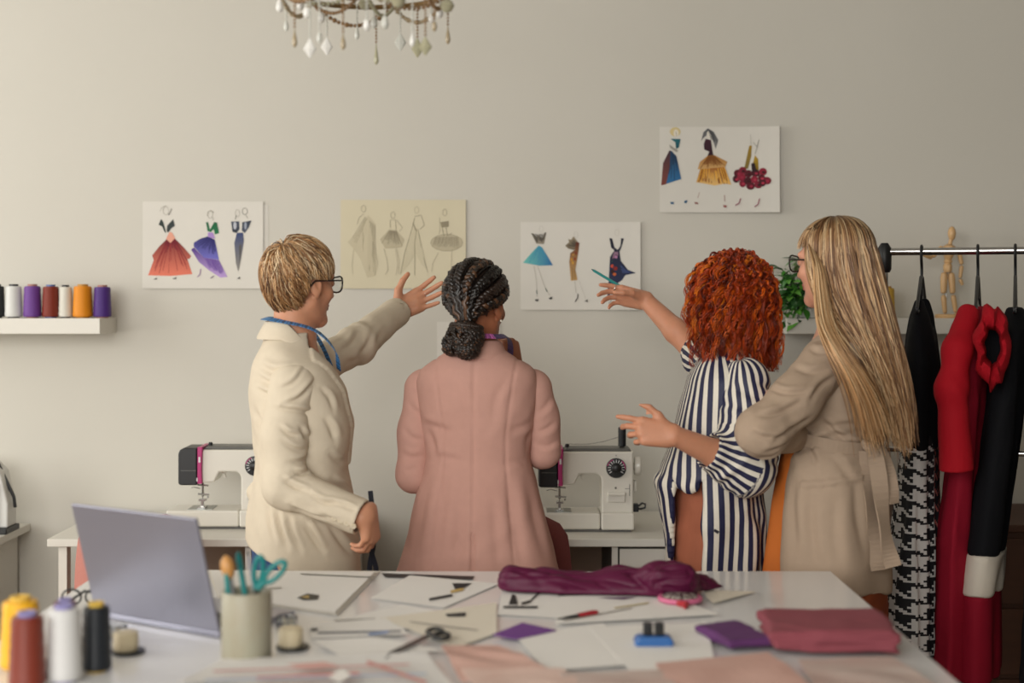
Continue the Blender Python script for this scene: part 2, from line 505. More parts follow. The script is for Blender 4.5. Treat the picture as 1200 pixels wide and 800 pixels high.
# --- two sewing desks along the back wall
DZ, DY0, DY1 = 0.735, 4.45, 5.03
def desk(x0, label, wd=1.0):
    x1 = x0 + wd
    d = thing('sewing_desk', ((x0 + x1) / 2, 4.74, 0), label, 'desk')
    MB().box((x0, DY0, DZ - 0.024), (x1, DY1, DZ)).obj('desktop', M_white, d, bevel=0.002)
    for lx in (x0 + 0.03,):
        for ly in (DY0 + 0.02, DY1 - 0.06):
            MB().box((lx, ly, 0), (lx + 0.026, ly + 0.04, DZ - 0.024)).obj('leg', M_white, d)
    px = x0 + 0.615
    ped = MB().box((px, DY0 + 0.05, 0.02), (px + 0.018, DY1 - 0.02, DZ - 0.024))
    ped.box((px + 0.018, DY0 + 0.045, 0.02), (x1 - 0.02, DY1 - 0.02, DZ - 0.026)).box((px + 0.05, DY0 + 0.06, 0), (x1 - 0.05, DY1 - 0.06, 0.02))
    ped.obj('pedestal', mat('pedestal_dark', '#3a3530', 0.7), d)
    MB().box((px, DY0 + 0.028, 0.02), (px + 0.018, DY0 + 0.05, DZ - 0.026)).obj('side_panel', M_white, d)
    MB().box((x1 - 0.02, DY0 + 0.046, 0.02), (x1 - 0.002, DY1 - 0.02, DZ - 0.025)).obj('side_panel', M_white, d)
    for i in range(3):
        z0 = 0.03 + i * 0.226
        dr = MB().box((px + 0.024, DY0 + 0.024, z0), (x1 - 0.004, DY0 + 0.045, z0 + 0.218)).obj('drawer', M_white, d, bevel=0.002)
        MB().tube([(px + 0.15, DY0 + 0.012, z0 + 0.15), (x1 - 0.13, DY0 + 0.012, z0 + 0.15)], 0.005).box((px + 0.155, DY0 + 0.012, z0 + 0.146), (px + 0.163, DY0 + 0.026, z0 + 0.154)).box((x1 - 0.143, DY0 + 0.012, z0 + 0.146), (x1 - 0.135, DY0 + 0.026, z0 + 0.154)).obj('handle', mat('chrome', '#c8c8c8', 0.2, 1.0), dr)
    MB().box((x0 + 0.056, DY1 - 0.03, 0.2), (px, DY1 - 0.012, DZ - 0.024)).obj('back_panel', M_brown, d)
    return d
desk(-1.455, 'white sewing desk with drawers behind the open laptop', .93)
desk(-0.30, 'white sewing desk with drawers behind the pink blazer and striped shirt')

# --- low white cabinet by the wall
cb = thing('cabinet', (-2.1, 4.75, 0), 'low white cabinet against the wall under the thread shelf', 'cabinet')
MB().box((-2.55, 4.42, 0.03), (-1.745, 5.02, 0.665)).obj('body', mat('cabinet_white', '#dcd8cf', 0.45, var=0.02), cb)
MB().box((-2.57, 4.38, 0.665), (-1.705, 5.035, 0.691)).obj('top', M_white, cb, bevel=0.002)
for k in range(2):
    dd = MB().box((-2.545 + k * 0.4, 4.402, 0.05), (-2.15 + k * 0.4, 4.42, 0.655)).obj('door', M_white, cb, bevel=0.002)
    MB().lathe([(0.004, 0), (0.012, 0.006), (0.012, 0.014), (0.006, 0.018)], 12, (-2.2 + k * 0.1, 4.385, 0.4)).obj('knob', MATS['chrome'], dd)
MB().box((-2.53, 4.46, 0), (-1.78, 5.0, 0.03)).obj('plinth', M_white, cb)

# --- iron-like stand on the cabinet
dv = thing('desk_device', (X(4, 4.85), 4.85, 0.691), 'black and white angular device with slanted rod on the low cabinet', 'device')
x1 = X(15, 4.85)
M_blk = mat('black_plastic', '#17181a', 0.4, var=0.1)
MB().box((x1 - 0.16, 4.79, 0.691), (x1, 4.92, 0.711)).obj('base', M_blk, dv, bevel=0.004)
MB().prism([(x1 - 0.15, 0.711), (x1 - 0.004, 0.711), (x1 - 0.004, 0.79), (x1 - 0.03, 0.90), (x1 - 0.07, 0.94), (x1 - 0.15, 0.94)], 4.81, 4.90, 'y').obj('housing', mat('pale_plastic', '#d8d8d4', 0.4), dv, bevel=0.006)
MB().box((x1 - 0.12, 4.80, 0.711), (x1 - 0.033, 4.81, 0.86)).obj('front_panel', M_blk, dv)
MB().tube([(x1 - 0.09, 4.85, 0.95), (x1 - 0.05, 4.85, 0.925), (x1 + 0.004, 4.85, 0.81), (x1 + 0.008, 4.85, 0.775)], 0.006).obj('handle', M_blk, dv, smooth=True)

# --- shelves
def shelf(x0, x1, label):
    o = MB().box((x0, 4.842, 1.366), (x1, WALL_Y - 0.0005, 1.419)).obj('wall_shelf', M_white, None, bevel=0.0015)
    return tag(o, label, 'shelf')
shelf(-2.35, -1.403, 'white floating shelf carrying a row of thread spools')
shelf(X(922, 4.84), 1.95, 'white floating shelf carrying the green plant and wooden mannequin')

# --- thread spools
def thread_mat(name, color, rough=0.45):
    if name in MATS: return MATS[name]
    m = bpy.data.materials.new(name); t = NT(m)
    v = t.coord((1, 1, 1))
    w = t.n.new('ShaderNodeTexWave'); w.wave_type = 'BANDS'; w.bands_direction = 'Z'
    w.inputs['Scale'].default_value = 160; w.inputs['Distortion'].default_value = 1.5; w.inputs['Detail'].default_value = 2
    t.link(v, w.inputs['Vector'])
    c = lin(color)
    t.link(t.mix(w.outputs['Fac'], tuple(x * 0.82 for x in c), tuple(min(1, x * 1.08) for x in c)), t.b.inputs['Base Color'])
    t.b.inputs['Roughness'].default_value = rough
    t.bump(w.outputs['Fac'], 0.35, 0.001)
    MATS[name] = m; return m
def spool(loc, h, rb, rt, tm, core, label, group, lean=0.0):
    s = thing('thread_spool', loc, label, 'thread spool', group)
    n = 28
    e = h * 0.03
    prof = [(rb * 0.55, e * 1.2), (rb * 0.93, e * 1.2), (rb, e * 2.4)]
    for i in range(1, 12):
        f = i / 12; prof.append((rb + (rt - rb) * f + 0.0006 * math.sin(i * 2.4), e * 2.4 + (h * 0.9 - e * 2.4) * f))
    prof += [(rt, h * 0.90), (rt * 0.93, h * 0.935), (rt * 0.6, h * 0.945)]
    MB().lathe(prof, n).local('thread', tm, s, smooth=True)
    MB().lathe([(rb * 0.62, 0), (rb * 0.66, 0), (rb * 0.66, e * 1.2), (rt * 0.55, h * 0.5), (rt * 0.58, h * 0.94), (rt * 0.6, h), (rt * 0.36, h), (rt * 0.34, h * 0.9)], n).local('core', core, s, smooth=True)
    return s
C_blk = mat('core_black', '#1b1c20', 0.4); C_pink = mat('core_rose', '#a8766a', 0.5); C_blue = mat('core_blue', '#5a6fa0', 0.4); C_tan = mat('core_tan', '#b98a3c', 0.5)
C_lav = mat('core_lavender', '#8d87b8', 0.4); C_yel = mat('core_yellow', '#d8b34a', 0.5)
SY = 4.935
SZ = 1.419
for px, w, tp, tm, core, lab in (
        (-4, 19, 332, thread_mat('thread_black', '#14171c'), C_blk, 'black thread spool at the end of the shelf row beside a white spool'),
        (16, 20, 332, thread_mat('thread_white', '#dcdcd8'), C_blk, 'white thread spool standing between the black and the lighter purple spool'),
        (38, 21, 332, thread_mat('thread_violet', '#6c3c90'), C_pink, 'lighter purple thread spool standing between white and rust spools'),
        (59.5, 20, 332.5, thread_mat('thread_rust', '#7c240a'), C_blue, 'rust red thread spool with blue core on the wall shelf'),
        (76.8, 16, 333, thread_mat('thread_cream', '#dcd8cc'), C_blk, 'slim white thread spool standing between rust and orange spools'),
        (97, 23, 332, thread_mat('thread_orange', '#e08a06'), C_tan, 'orange yellow thread spool on the wall shelf'),
        (120, 21, 333, thread_mat('thread_purple', '#482478'), C_pink, 'deep purple thread spool at the free end of the shelf')):
    sc = SY / FPX
    spool((X(px, SY), SY, SZ), (371.5 - tp) * sc, w * sc / 2, w * sc / 2 * 0.88, tm, core, lab, 'thread spools on the wall shelf')
spool((X(1040, 4.93), 4.93, SZ), 0.11, 0.026, 0.023, thread_mat('thread_gold', '#caa23e'), C_tan, 'golden thread spool on the shelf behind the clothes rack', None)
# foreground spools on the table
def tpos(px, py):
    d = (CAMZ - TZ) * FPX / (py - HORIZON); return Vector((X(px, d), d, TZ))
for px, py, w, top, tm, core, lab in (
        (24, 783, 47, 697, thread_mat('thread_yellow', '#f0b41e'), C_yel, 'yellow thread cone standing on the table behind the rust red one'),
        (32, 805, 43, 715, thread_mat('thread_brick', '#7e2f1c'), C_lav, 'rust red thread cone standing on the white table'),
        (75, 797, 43, 706, thread_mat('thread_snow', '#d9d8d6'), C_lav, 'white thread cone standing on the white table'),
        (113, 786, 35, 704, thread_mat('thread_ink', '#141a22'), C_yel, 'black thread cone with yellow core on the white table'),
        (76, 756, 30, 700, thread_mat('thread_wine', '#6a2f2c'), C_lav, 'dark red thread cone half hidden behind the white cone on the table')):
    p = tpos(px, py); sc = p.y / FPX
    spool(p, (py - top) * sc * 0.985, w * sc / 2, w * sc / 2 * 0.86, tm, core, lab, 'thread cones on the table')

# --- chairs
def chair_fabric(name, c1, c2):
    m = bpy.data.materials.new(name); t = NT(m); v = t.coord()
    f = t.noise(v, 260, 3, 0.8)
    t.link(t.mix(f, lin(c1), lin(c2)), t.b.inputs['Base Color'])
    t.b.inputs['Roughness'].default_value = 0.9
    t.bump(f, 0.5, 0.002); return m
M_fab_lit = chair_fabric('chair_tweed_lit', '#a8635a', '#c98d80')  # chair tweed with the light falling on it put into the colour
M_fab_shade = chair_fabric('chair_tweed_shade', '#6d3433', '#8b4a46')  # the same tweed, its shade put into a darker colour
def office_chair(cx, cy, rz, fab, label):
    c = thing('upholstered_chair', (cx, cy, 0), label, 'chair', None, rz)
    # backrest: curved padded shell facing +y
    n, m_ = 13, 11; V = []; 
    mb = MB()
    rings = []
    for i in range(m_):
        f = i / (m_ - 1); z = 0.50 + 0.355 * f
        w = 0.192 * (1 - 0.16 * f ** 3) * (math.sqrt(max(0.0, 1 - max(0, (f - 0.8) / 0.2) ** 2 * 0.75)))
        fr, bk = [], []
        for k in range(n):
            u = -1 + 2 * k / (n - 1)
            x = u * w; y = -0.2 - 0.03 * f + 0.05 * u * u
            th = 0.022 * math.sqrt(max(0.02, 1 - abs(u) ** 6)) * (1 if 0 < i < m_ - 1 else 0.3)
            fr.append((x, y + th, z)); bk.append((x, y - th, z))
        rings.append(fr + bk[::-1])
    mb.rings(rings).local('backrest', fab, c, smooth=True)
    rg = []
    for (f, z) in ((0.9, 0.43), (1, 0.445), (1, 0.475), (0.92, 0.49)):
        rg.append([(0.225 * f * math.copysign(abs(math.cos(a)) ** 0.5, math.cos(a)), 0.02 + 0.215 * f * math.copysign(abs(math.sin(a)) ** 0.5, math.sin(a)), z) for a in [2 * math.pi * k / 28 for k in range(28)]])
    MB().rings(rg).local('seat', fab, c, smooth=True)
    dk = mat('chair_metal', '#2b2a2a', 0.4, 0.6)
    for sx in (-1, 1):
        for sy in (-1, 1):
            MB().tube([(sx * 0.16, 0.02 + sy * 0.15, 0.43), (sx * 0.215, 0.02 + sy * 0.2, 0.0)], [0.014, 0.010]).local('leg', dk, c, smooth=True)
    for sx in (-1, 1):
        MB().tube([(sx * 0.14, -0.12, 0.435), (sx * 0.15, -0.2, 0.445), (sx * 0.15, -0.215, 0.60)], 0.010).local('back_support', dk, c, smooth=True)
    return c
office_chair(X(153, 4.13), 4.36, 0.06, M_fab_lit, 'rose tweed upholstered chair in front of the desk behind the laptop')
office_chair(X(603, 4.15), 4.42, -0.1, M_fab_shade, 'dark red tweed upholstered chair in front of the sewing machine beside the pink blazer')
# ================================================================== sketches pinned to the wall
M_ink = attr_mat('drawing_ink', 'col', 0.8, 0.10, 400)
def paper_mat(name, c): return mat(name, c, 0.75, var=0.025, vscale=14)
def sheet(px0, px1, py0, py1, m, label, cat='drawing', lift_r=0.004, lift_b=0.006, off=0.002, group=None):
    d = WALL_Y - 0.004
    x0, x1, z1, z0 = X(px0, d), X(px1, d), Z(py0, d), Z(py1, d)
    def surf(x, z):
        u = (x - x0) / (x1 - x0); w = (z1 - z) / (z1 - z0)
        return WALL_Y - off - lift_r * max(0, u) ** 4 - lift_b * max(0, w) ** 3
    nx, nz = 12, 10; V = []; F = []
    for s_ in (0, 1):
        for j in range(nz + 1):
            for i in range(nx + 1):
                x = x0 + (x1 - x0) * i / nx; z = z0 + (z1 - z0) * j / nz
                V.append((x, surf(x, z) + (0.0005 if s_ else 0), z))
    W = nx + 1; N = W * (nz + 1)
    for j in range(nz):
        for i in range(nx):
            a = j * W + i; F.append((a, a + 1, a + W + 1, a + W)); F.append((N + a, N + a + W, N + a + W + 1, N + a + 1))
    bd = [i for i in range(W)] + [j * W + nx for j in range(1, nz + 1)] + [nz * W + i for i in range(nx - 1, -1, -1)] + [j * W for j in range(nz - 1, 0, -1)]
    for a, b in zip(bd, bd[1:] + bd[:1]): F.append((a, N + a, N + b, b))
    o = np_obj("fashion_sketch", V, np.array(F), m, smooth=False)
    tag(o, label, cat, group)
    o['_d'] = 0; del o['_d']
    return o, surf, d
def draw(o, surf, d, org, sc, shapes, name='drawn_figure'):
    """flat print: polygons and strokes on the sheet, one mesh for each drawn figure"""
    bm = bmesh.new(); cl = bm.verts.layers.float_color.new('col')
    lay = 0
    def P(cx, cy):
        x, z = X(org[0] + cx / sc, d), Z(org[1] + cy / sc, d)
        return (x, surf(x, z) - 0.0006 - 0.00012 * lay, z)
    def vert(p, c):
        v = bm.verts.new(P(*p)); v[cl] = (*c, 1); return v
    for sh in shapes:
        lay += 1
        if sh[0] == 'f':      # fill: pts, colour at top/left, colour at bottom/right, horizontal?
            pts = sh[1]; c1 = lin(sh[2]); c2 = lin(sh[3]) if len(sh) > 3 else c1; hz = len(sh) > 4
            vals = [p[0 if hz else 1] for p in pts]; lo, hi = min(vals), max(vals)
            vs = [vert(p, [a + (b - a) * ((p[0 if hz else 1] - lo) / max(1, hi - lo)) for a, b in zip(c1, c2)]) for p in pts]
            bm.faces.new(vs)
        elif sh[0] == 's':    # stroke
            pts, w, c = sh[1], sh[2], lin(sh[3]); prev = None
            for i, p in enumerate(pts):
                q = pts[min(i + 1, len(pts) - 1)]; r_ = pts[max(i - 1, 0)]
                tx, ty = q[0] - r_[0], q[1] - r_[1]; L = math.hypot(tx, ty) or 1
                ox, oy = -ty / L * w / 2, tx / L * w / 2
                a, b = vert((p[0] + ox, p[1] + oy), c), vert((p[0] - ox, p[1] - oy), c)
                if prev: bm.faces.new((prev[0], a, b, prev[1]))
                prev = (a, b)
        elif sh[0] == 'p':    # pleat strokes fanning from one line to another
            (a0, a1), (b0, b1), n, w, c = sh[1:]
            rg = random.Random(n)
            for i in range(n):
                f = (i + 0.5) / n + rg.uniform(-.3, .3) / n
                p = (a0[0] + (a1[0] - a0[0]) * f, a0[1] + (a1[1] - a0[1]) * f); q = (b0[0] + (b1[0] - b0[0]) * f, b0[1] + (b1[1] - b0[1]) * f)
                e = rg.uniform(0.6, 1.0); q = (p[0] + (q[0] - p[0]) * e, p[1] + (q[1] - p[1]) * e)
                L = math.hypot(q[0] - p[0], q[1] - p[1]) or 1
                ox, oy = -(q[1] - p[1]) / L * w / 2, (q[0] - p[0]) / L * w / 2
                vs = [vert(t, lin(c)) for t in ((p[0] + ox, p[1] + oy), (q[0] + ox, q[1] + oy), (q[0] - ox, q[1] - oy), (p[0] - ox, p[1] - oy))]
                bm.faces.new(vs)
        elif sh[0] == 'o':    # ellipse fill
            (cx, cy), rx, ry, c = sh[1:]
            bm.faces.new([vert((cx + rx * math.cos(t * math.pi / 7), cy + ry * math.sin(t * math.pi / 7)), lin(c)) for t in range(14)])
        elif sh[0] == 'r':    # ellipse outline
            (cx, cy), rx, ry, w, c = sh[1:]; pr = None; first = None
            for t in range(15):
                a = t * math.pi / 7; v2 = [vert((cx + (rx + s_ * w / 2) * math.cos(a), cy + (ry + s_ * w / 2) * math.sin(a)), lin(c)) for s_ in (-1, 1)]
                if pr: bm.faces.new((pr[0], v2[0], v2[1], pr[1]))
                pr = v2
    bmesh.ops.triangulate(bm, faces=[f for f in bm.faces if len(f.verts) > 4])
    for f in bm.faces:
        f.normal_update()
        if f.normal.y > 0: f.normal_flip()
    me = bpy.data.meshes.new(name); bm.to_mesh(me); bm.free(); me.materials.append(M_ink)
    q = link(bpy.data.objects.new(name, me), o); q['kind'] = 'stuff'; return q

PW, PC = paper_mat('sketch_paper', '#d7d3ca'), paper_mat('sketch_paper_cream', '#d0c7ac')
G1, G2 = '#77726a', '#a19b8f'
sheet(170, 314, 240, 336, PW, 'blank white sheet peeking out behind the red gown sketch', 'paper', 0.0, 0.0, 0.001)
s1 = sheet(167, 308.5, 236, 338, PW, 'fashion sketch sheet with red gown, purple gown and grey suit')
O1, S1 = (155, 225), 6.667
draw(*s1, O1, S1, [
    ('f', [(270, 365), (330, 360), (400, 430), (460, 500), (446, 522), (430, 520), (470, 640), (300, 655), (125, 650), (168, 530), (155, 495), (210, 425)], '#5e1020', '#e07a62'),
    ('p', ((272, 370), (330, 365)), ((140, 640), (462, 632)), 26, 4, '#8d2a2c'), ('p', ((272, 370), (330, 365)), ((170, 560), (440, 540)), 15, 6, '#6d1423'),
    ('f', [(290, 310), (310, 315), (335, 360), (298, 398), (263, 365)], '#dfa08a'),
    ('f', [(205, 255), (225, 208), (243, 240), (265, 320), (252, 312), (232, 268)], '#2f3a38'), ('f', [(272, 262), (318, 212), (332, 262), (302, 285), (280, 318), (268, 300)], '#343c3c'),
    ('s', [(283, 180), (298, 152), (306, 128)], 6, G1), ('r', (262, 145), 22, 32, 3, G2), ('s', [(215, 150), (230, 120), (265, 105)], 3, G2),
    ('f', [(165, 682), (195, 668), (194, 682)], '#33302f'), ('f', [(315, 678), (346, 664), (344, 680)], '#33302f')])
draw(*s1, O1, S1, [
    ('f', [(480, 432), (560, 512), (678, 530), (745, 662), (690, 668), (600, 610), (520, 545), (460, 450)], '#4a2f80', '#b79ad2'),
    ('f', [(590, 345), (645, 372), (678, 528), (560, 512), (480, 425), (480, 395), (530, 365)], '#23225e', '#6f6cc0'),
    ('p', ((595, 350), (640, 370)), ((485, 425), (672, 524)), 14, 5, '#2a2768'), ('p', ((565, 515), (676, 532)), ((610, 605), (740, 662)), 12, 5, '#6a4a9a'),
    ('f', [(590, 315), (630, 315), (648, 365), (590, 350)], '#a888c6'),
    ('f', [(575, 235), (592, 235), (606, 295), (640, 233), (662, 240), (678, 320), (645, 330), (636, 290), (612, 312), (588, 305)], '#175c3a', '#1e7248'),
    ('r', (608, 175), 20, 30, 3, G2), ('s', [(585, 185), (592, 155), (615, 143), (635, 160)], 6, G2), ('s', [(630, 195), (632, 222)], 4, G2),
    ('s', [(510, 662), (530, 645), (536, 600)], 6, '#7b4a8a'), ('s', [(615, 672), (640, 655)], 7, '#5a3a6a')], )
draw(*s1, O1, S1, [
    ('f', [(772, 230), (836, 228), (838, 290), (815, 320), (782, 310)], '#4a5160', '#2c303c'), ('o', (802, 262), 13, 30, '#b9bcc4'),
    ('f', [(860, 235), (932, 222), (912, 275), (880, 320), (856, 300)], '#343a48', '#4c5364'), ('o', (885, 262), 10, 30, '#9aa0ae'),
    ('f', [(818, 318), (866, 316), (872, 380), (850, 520), (835, 600), (828, 620), (812, 560), (797, 400)], '#34426e', '#8b877f'),
    ('p', ((815, 380), (862, 380)), ((812, 560), (840, 590)), 8, 4, '#55524e'),
    ('r', (822, 165), 18, 28, 3, G2), ('r', (880, 150), 20, 26, 4, G1), ('s', [(805, 215), (812, 180)], 5, G1), ('s', [(905, 205), (880, 175)], 4, G2),
    ('f', [(820, 678), (842, 660), (846, 678)], '#55524e')])
s2 = sheet(399, 546, 234, 338, PC, 'cream sheet with four pale pencil gown sketches')
O2, K = (390, 225), '#8b826c'
draw(*s2, O2, S1, [('f', [(275, 180), (335, 250), (325, 400), (355, 560), (330, 655), (270, 670), (215, 520), (160, 440), (115, 390), (190, 310)], '#c3b99e'),
    ('p', ((250, 190), (330, 260)), ((120, 400), (345, 560)), 16, 2.5, K), ('p', ((230, 280), (325, 400)), ((240, 610), (335, 655)), 16, 2.5, K), ('r', (240, 130), 18, 26, 3, K), ('s', [(190, 250), (205, 200), (240, 170)], 3, K), ('s', [(165, 440), (150, 560), (158, 640)], 2.5, '#a39a84')])
draw(*s2, O2, S1, [('f', [(440, 290), (500, 300), (560, 370), (540, 430), (470, 440), (410, 440), (368, 370)], '#b8ae94'),
    ('p', ((440, 300), (500, 305)), ((372, 400), (550, 425)), 22, 3, K), ('r', (470, 180), 17, 26, 3, K), ('s', [(450, 280), (448, 220), (490, 215), (495, 300)], 4, K), ('s', [(500, 220), (545, 280), (520, 305)], 3, K),
    ('s', [(400, 440), (425, 540), (432, 610), (412, 642)], 3, K), ('s', [(500, 440), (520, 540), (515, 640)], 3, '#a39a84'), ('s', [(490, 440), (508, 560), (495, 650)], 3, '#a39a84')])
draw(*s2, O2, S1, [('f', [(640, 270), (665, 290), (735, 610), (690, 560), (645, 480), (600, 560), (530, 640), (575, 440)], '#c6bda2'),
    ('s', [(640, 200), (618, 290), (560, 480), (530, 640)], 4, K), ('s', [(655, 290), (640, 400), (640, 650)], 4, K), ('s', [(665, 290), (700, 480), (742, 625)], 3, K), ('r', (655, 140), 17, 26, 3, '#b0a68c'),
    ('s', [(640, 190), (690, 180), (715, 260), (680, 290)], 4, K), ('s', [(625, 240), (650, 300)], 6, K)])
draw(*s2, O2, S1, [('o', (890, 395), 128, 68, '#b9af95'), ('f', [(840, 235), (905, 225), (905, 272), (850, 277)], '#8f866f'),
    ('p', ((800, 350), (980, 350)), ((775, 430), (990, 440)), 30, 4, '#9a917a'), ('r', (890, 395), 126, 66, 4, '#9d947c'), ('r', (875, 160), 16, 26, 3, K), ('s', [(855, 280), (870, 345)], 5, K), ('s', [(885, 275), (895, 345), (930, 320)], 5, K),
    ('s', [(835, 200), (838, 300), (828, 330)], 3, K), ('s', [(825, 470), (780, 560), (775, 620)], 3, '#a39a84'), ('s', [(930, 460), (925, 600)], 3, '#a39a84')])
s3 = sheet(610, 750.5, 260, 363, PW, 'sketch sheet with short blue dress, brown dress and navy dress', lift_r=0.008)
O3 = (600, 250)
draw(*s3, O3, S1, [('f', [(150, 155), (165, 155), (190, 185), (200, 165), (215, 182), (240, 190), (255, 148), (268, 150), (250, 240), (190, 236)], '#5d564b', '#948b7c'),
    ('p', ((165, 160), (260, 160)), ((195, 230), (245, 232)), 8, 5, '#3e3a34'),
    ('f', [(208, 250), (235, 265), (275, 330), (320, 405), (215, 408), (85, 385), (150, 310)], '#6fc0b8', '#2a6aa2', 1), ('p', ((210, 262), (232, 268)), ((100, 388), (312, 403)), 9, 4, '#3f8fae'),
    ('s', [(172, 410), (190, 520), (195, 650)], 3, G2), ('s', [(200, 410), (250, 560), (295, 640)], 3, G2), ('r', (228, 122), 16, 24, 2.5, '#bdb8ae'),
    ('s', [(192, 600), (195, 630)], 7, '#4c5a54'), ('s', [(262, 585), (275, 612)], 7, '#4c5a54'), ('f', [(180, 672), (208, 668), (205, 686), (182, 686)], '#4c4a48'), ('f', [(288, 660), (314, 648), (314, 670), (292, 672)], '#4c4a48')])
draw(*s3, O3, S1, [('f', [(480, 178), (520, 230), (485, 287), (440, 275), (415, 252), (445, 225), (440, 200), (462, 205)], '#94866e', '#6e6250'),
    ('p', ((490, 260), (500, 240)), ((420, 255), (480, 185)), 9, 4, '#4d4438'),
    ('f', [(500, 222), (527, 230), (520, 290), (502, 400), (495, 440), (512, 520), (460, 526), (447, 380), (455, 310), (490, 285)], '#571c12', '#c39c64'),
    ('o', (480, 330), 10, 14, '#d09a3c'), ('o', (465, 360), 8, 14, '#c2872c'), ('o', (492, 355), 8, 12, '#8a3418'), ('o', (475, 385), 9, 12, '#c8963a'), ('o', (500, 310), 7, 12, '#7a2416'), ('s', [(470, 420), (475, 520)], 5, '#7e6240'), ('s', [(488, 430), (492, 518)], 4, '#7e6240'),
    ('r', (500, 165), 16, 24, 2.5, '#bdb8ae'), ('s', [(490, 526), (500, 620)], 3, G2), ('s', [(525, 526), (575, 670)], 2.5, '#bdb8ae'), ('s', [(515, 628), (512, 660), (492, 690)], 8, '#4c4642'), ('f', [(565, 685), (590, 670), (592, 694)], '#5a5450')])
draw(*s3, O3, S1, [('f', [(760, 193), (782, 195), (800, 265), (825, 285), (846, 255), (852, 193), (874, 197), (856, 262), (840, 300), (850, 370), (905, 440), (968, 465), (885, 482), (860, 520), (790, 570), (740, 690), (755, 520), (765, 340), (800, 288), (775, 268)], '#15182a', '#2a3358'),
    ('f', [(797, 300), (828, 300), (836, 380), (820, 450), (800, 500), (765, 508), (768, 400)], '#8f6f86', '#7a3a26'),
    ('o', (800, 378), 20, 14, '#4d8c4a'), ('o', (785, 412), 16, 14, '#c24a34'), ('o', (808, 430), 16, 16, '#8a241c'), ('o', (785, 455), 14, 16, '#3a1a16'), ('o', (800, 475), 14, 12, '#c2602c'), ('o', (812, 340), 12, 12, '#b07aa0'),
    ('p', ((845, 400), (860, 470)), ((870, 430), (950, 465)), 8, 5, '#3d4a78'), ('r', (820, 150), 16, 26, 2.5, '#bdb8ae'), ('s', [(760, 690), (758, 712)], 4, '#7a6660'), ('s', [(772, 660), (772, 710)], 4, '#7a6660')])
sheet(790, 917, 151, 247, PW, 'blank white sheet peeking out behind the rose skirt sketch', 'paper', 0.002, 0.0, 0.001)
s4 = sheet(773, 912.5, 148.5, 249, PW, 'sketch sheet with blue dress, golden tiered skirt and red rose skirt', lift_r=0.02, lift_b=0.008)
O4 = (765, 140)
draw(*s4, O4, S1, [('o', (175, 95), 42, 36, '#d2c08c'), ('o', (182, 105), 20, 28, '#e4dccb'), ('f', [(138, 150), (218, 152), (205, 215), (182, 232), (176, 178)], '#1f6570', '#174a58'),
    ('f', [(130, 195), (200, 245), (185, 255), (135, 220)], '#9a958c'), ('f', [(130, 240), (160, 255), (130, 420), (105, 505), (65, 515), (80, 340)], '#3c2a34', '#7d4238'), ('f', [(140, 240), (185, 285), (222, 465), (105, 502), (130, 380)], '#1c3a58', '#2c6c9e'), ('p', ((145, 260), (185, 290)), ((110, 495), (220, 462)), 10, 4, '#173350'),
    ('f', [(135, 645), (165, 645), (162, 662), (138, 660)], '#2f5c80'), ('f', [(245, 635), (270, 630), (262, 655), (244, 652)], '#2f5c80'), ('s', [(180, 95), (186, 130)], 3, G1)])
draw(*s4, O4, S1, [('f', [(430, 68), (475, 95), (512, 160), (492, 230), (470, 165), (448, 92), (405, 135), (378, 168), (395, 100)], '#57575a', '#7d7c7c'), ('o', (435, 120), 14, 30, '#ded8cc'), ('p', ((430, 80), (470, 100)), ((470, 200), (510, 190)), 7, 3, '#3a3a3c'),
    ('f', [(412, 150), (455, 160), (466, 245), (474, 282), (428, 282), (440, 250), (402, 235), (398, 195)], '#3c1426', '#2c0f1c'),
    ('f', [(430, 282), (480, 278), (582, 330), (565, 372), (450, 388), (350, 388), (368, 330)], '#a8702a', '#caa066'), ('p', ((435, 285), (478, 282)), ((358, 384), (572, 362)), 22, 5, '#7c4a18'),
    ('f', [(370, 388), (562, 372), (612, 510), (560, 502), (480, 516), (400, 500), (338, 490)], '#9a5410', '#e6bd74'), ('p', ((375, 388), (560, 375)), ((345, 490), (606, 508)), 24, 7, '#8a4a10'), ('p', ((375, 388), (560, 375)), ((345, 490), (606, 508)), 13, 5, '#f0b440'),
    ('s', [(362, 570), (350, 612)], 4, '#a07a74'), ('f', [(322, 645), (350, 648), (354, 662), (328, 660)], '#8e5a54'), ('s', [(558, 590), (560, 640)], 5, '#a07a74'), ('f', [(548, 668), (575, 672), (572, 690), (550, 686)], '#96504e')])
rs = [(665, 420), (700, 400), (650, 465), (690, 450), (745, 425), (700, 500), (800, 420), (855, 410), (845, 460), (885, 480), (740, 480), (790, 470), (760, 520), (820, 510), (850, 495)]
draw(*s4, O4, S1, [('f', [(752, 205), (772, 205), (766, 290), (742, 385), (712, 385)], '#a07e22', '#7c6a34'), ('f', [(795, 280), (820, 312), (824, 395), (770, 385)], '#b08c20', '#8e7420')] +
     [('o', r_, 34 - (i % 3) * 3, 30, ['#5a1020', '#7e1a30', '#47101c', '#8c1c34'][i % 4]) for i, r_ in enumerate(rs)] + [('o', (r_[0] + 5, r_[1] + 4), 13, 10, ['#a02440', '#38080f', '#b03048'][i % 3]) for i, r_ in enumerate(rs)] +
     [('f', [(765, 345), (790, 340), (805, 400), (770, 410)], '#2c1a1e'), ('s', [(760, 120), (764, 200)], 3, G2), ('s', [(795, 270), (815, 200), (825, 160)], 4, G1), ('s', [(780, 180), (810, 215)], 3, G1), ('s', [(640, 672), (670, 655), (682, 618)], 8, '#8a3450'), ('s', [(788, 684), (815, 665), (828, 620)], 8, '#8a3450')])
sheet(512, 586, 377, 440, PW, 'small blank pale sheet taped to the wall behind the braided bun', 'paper', 0.002, 0.002, 0.001)

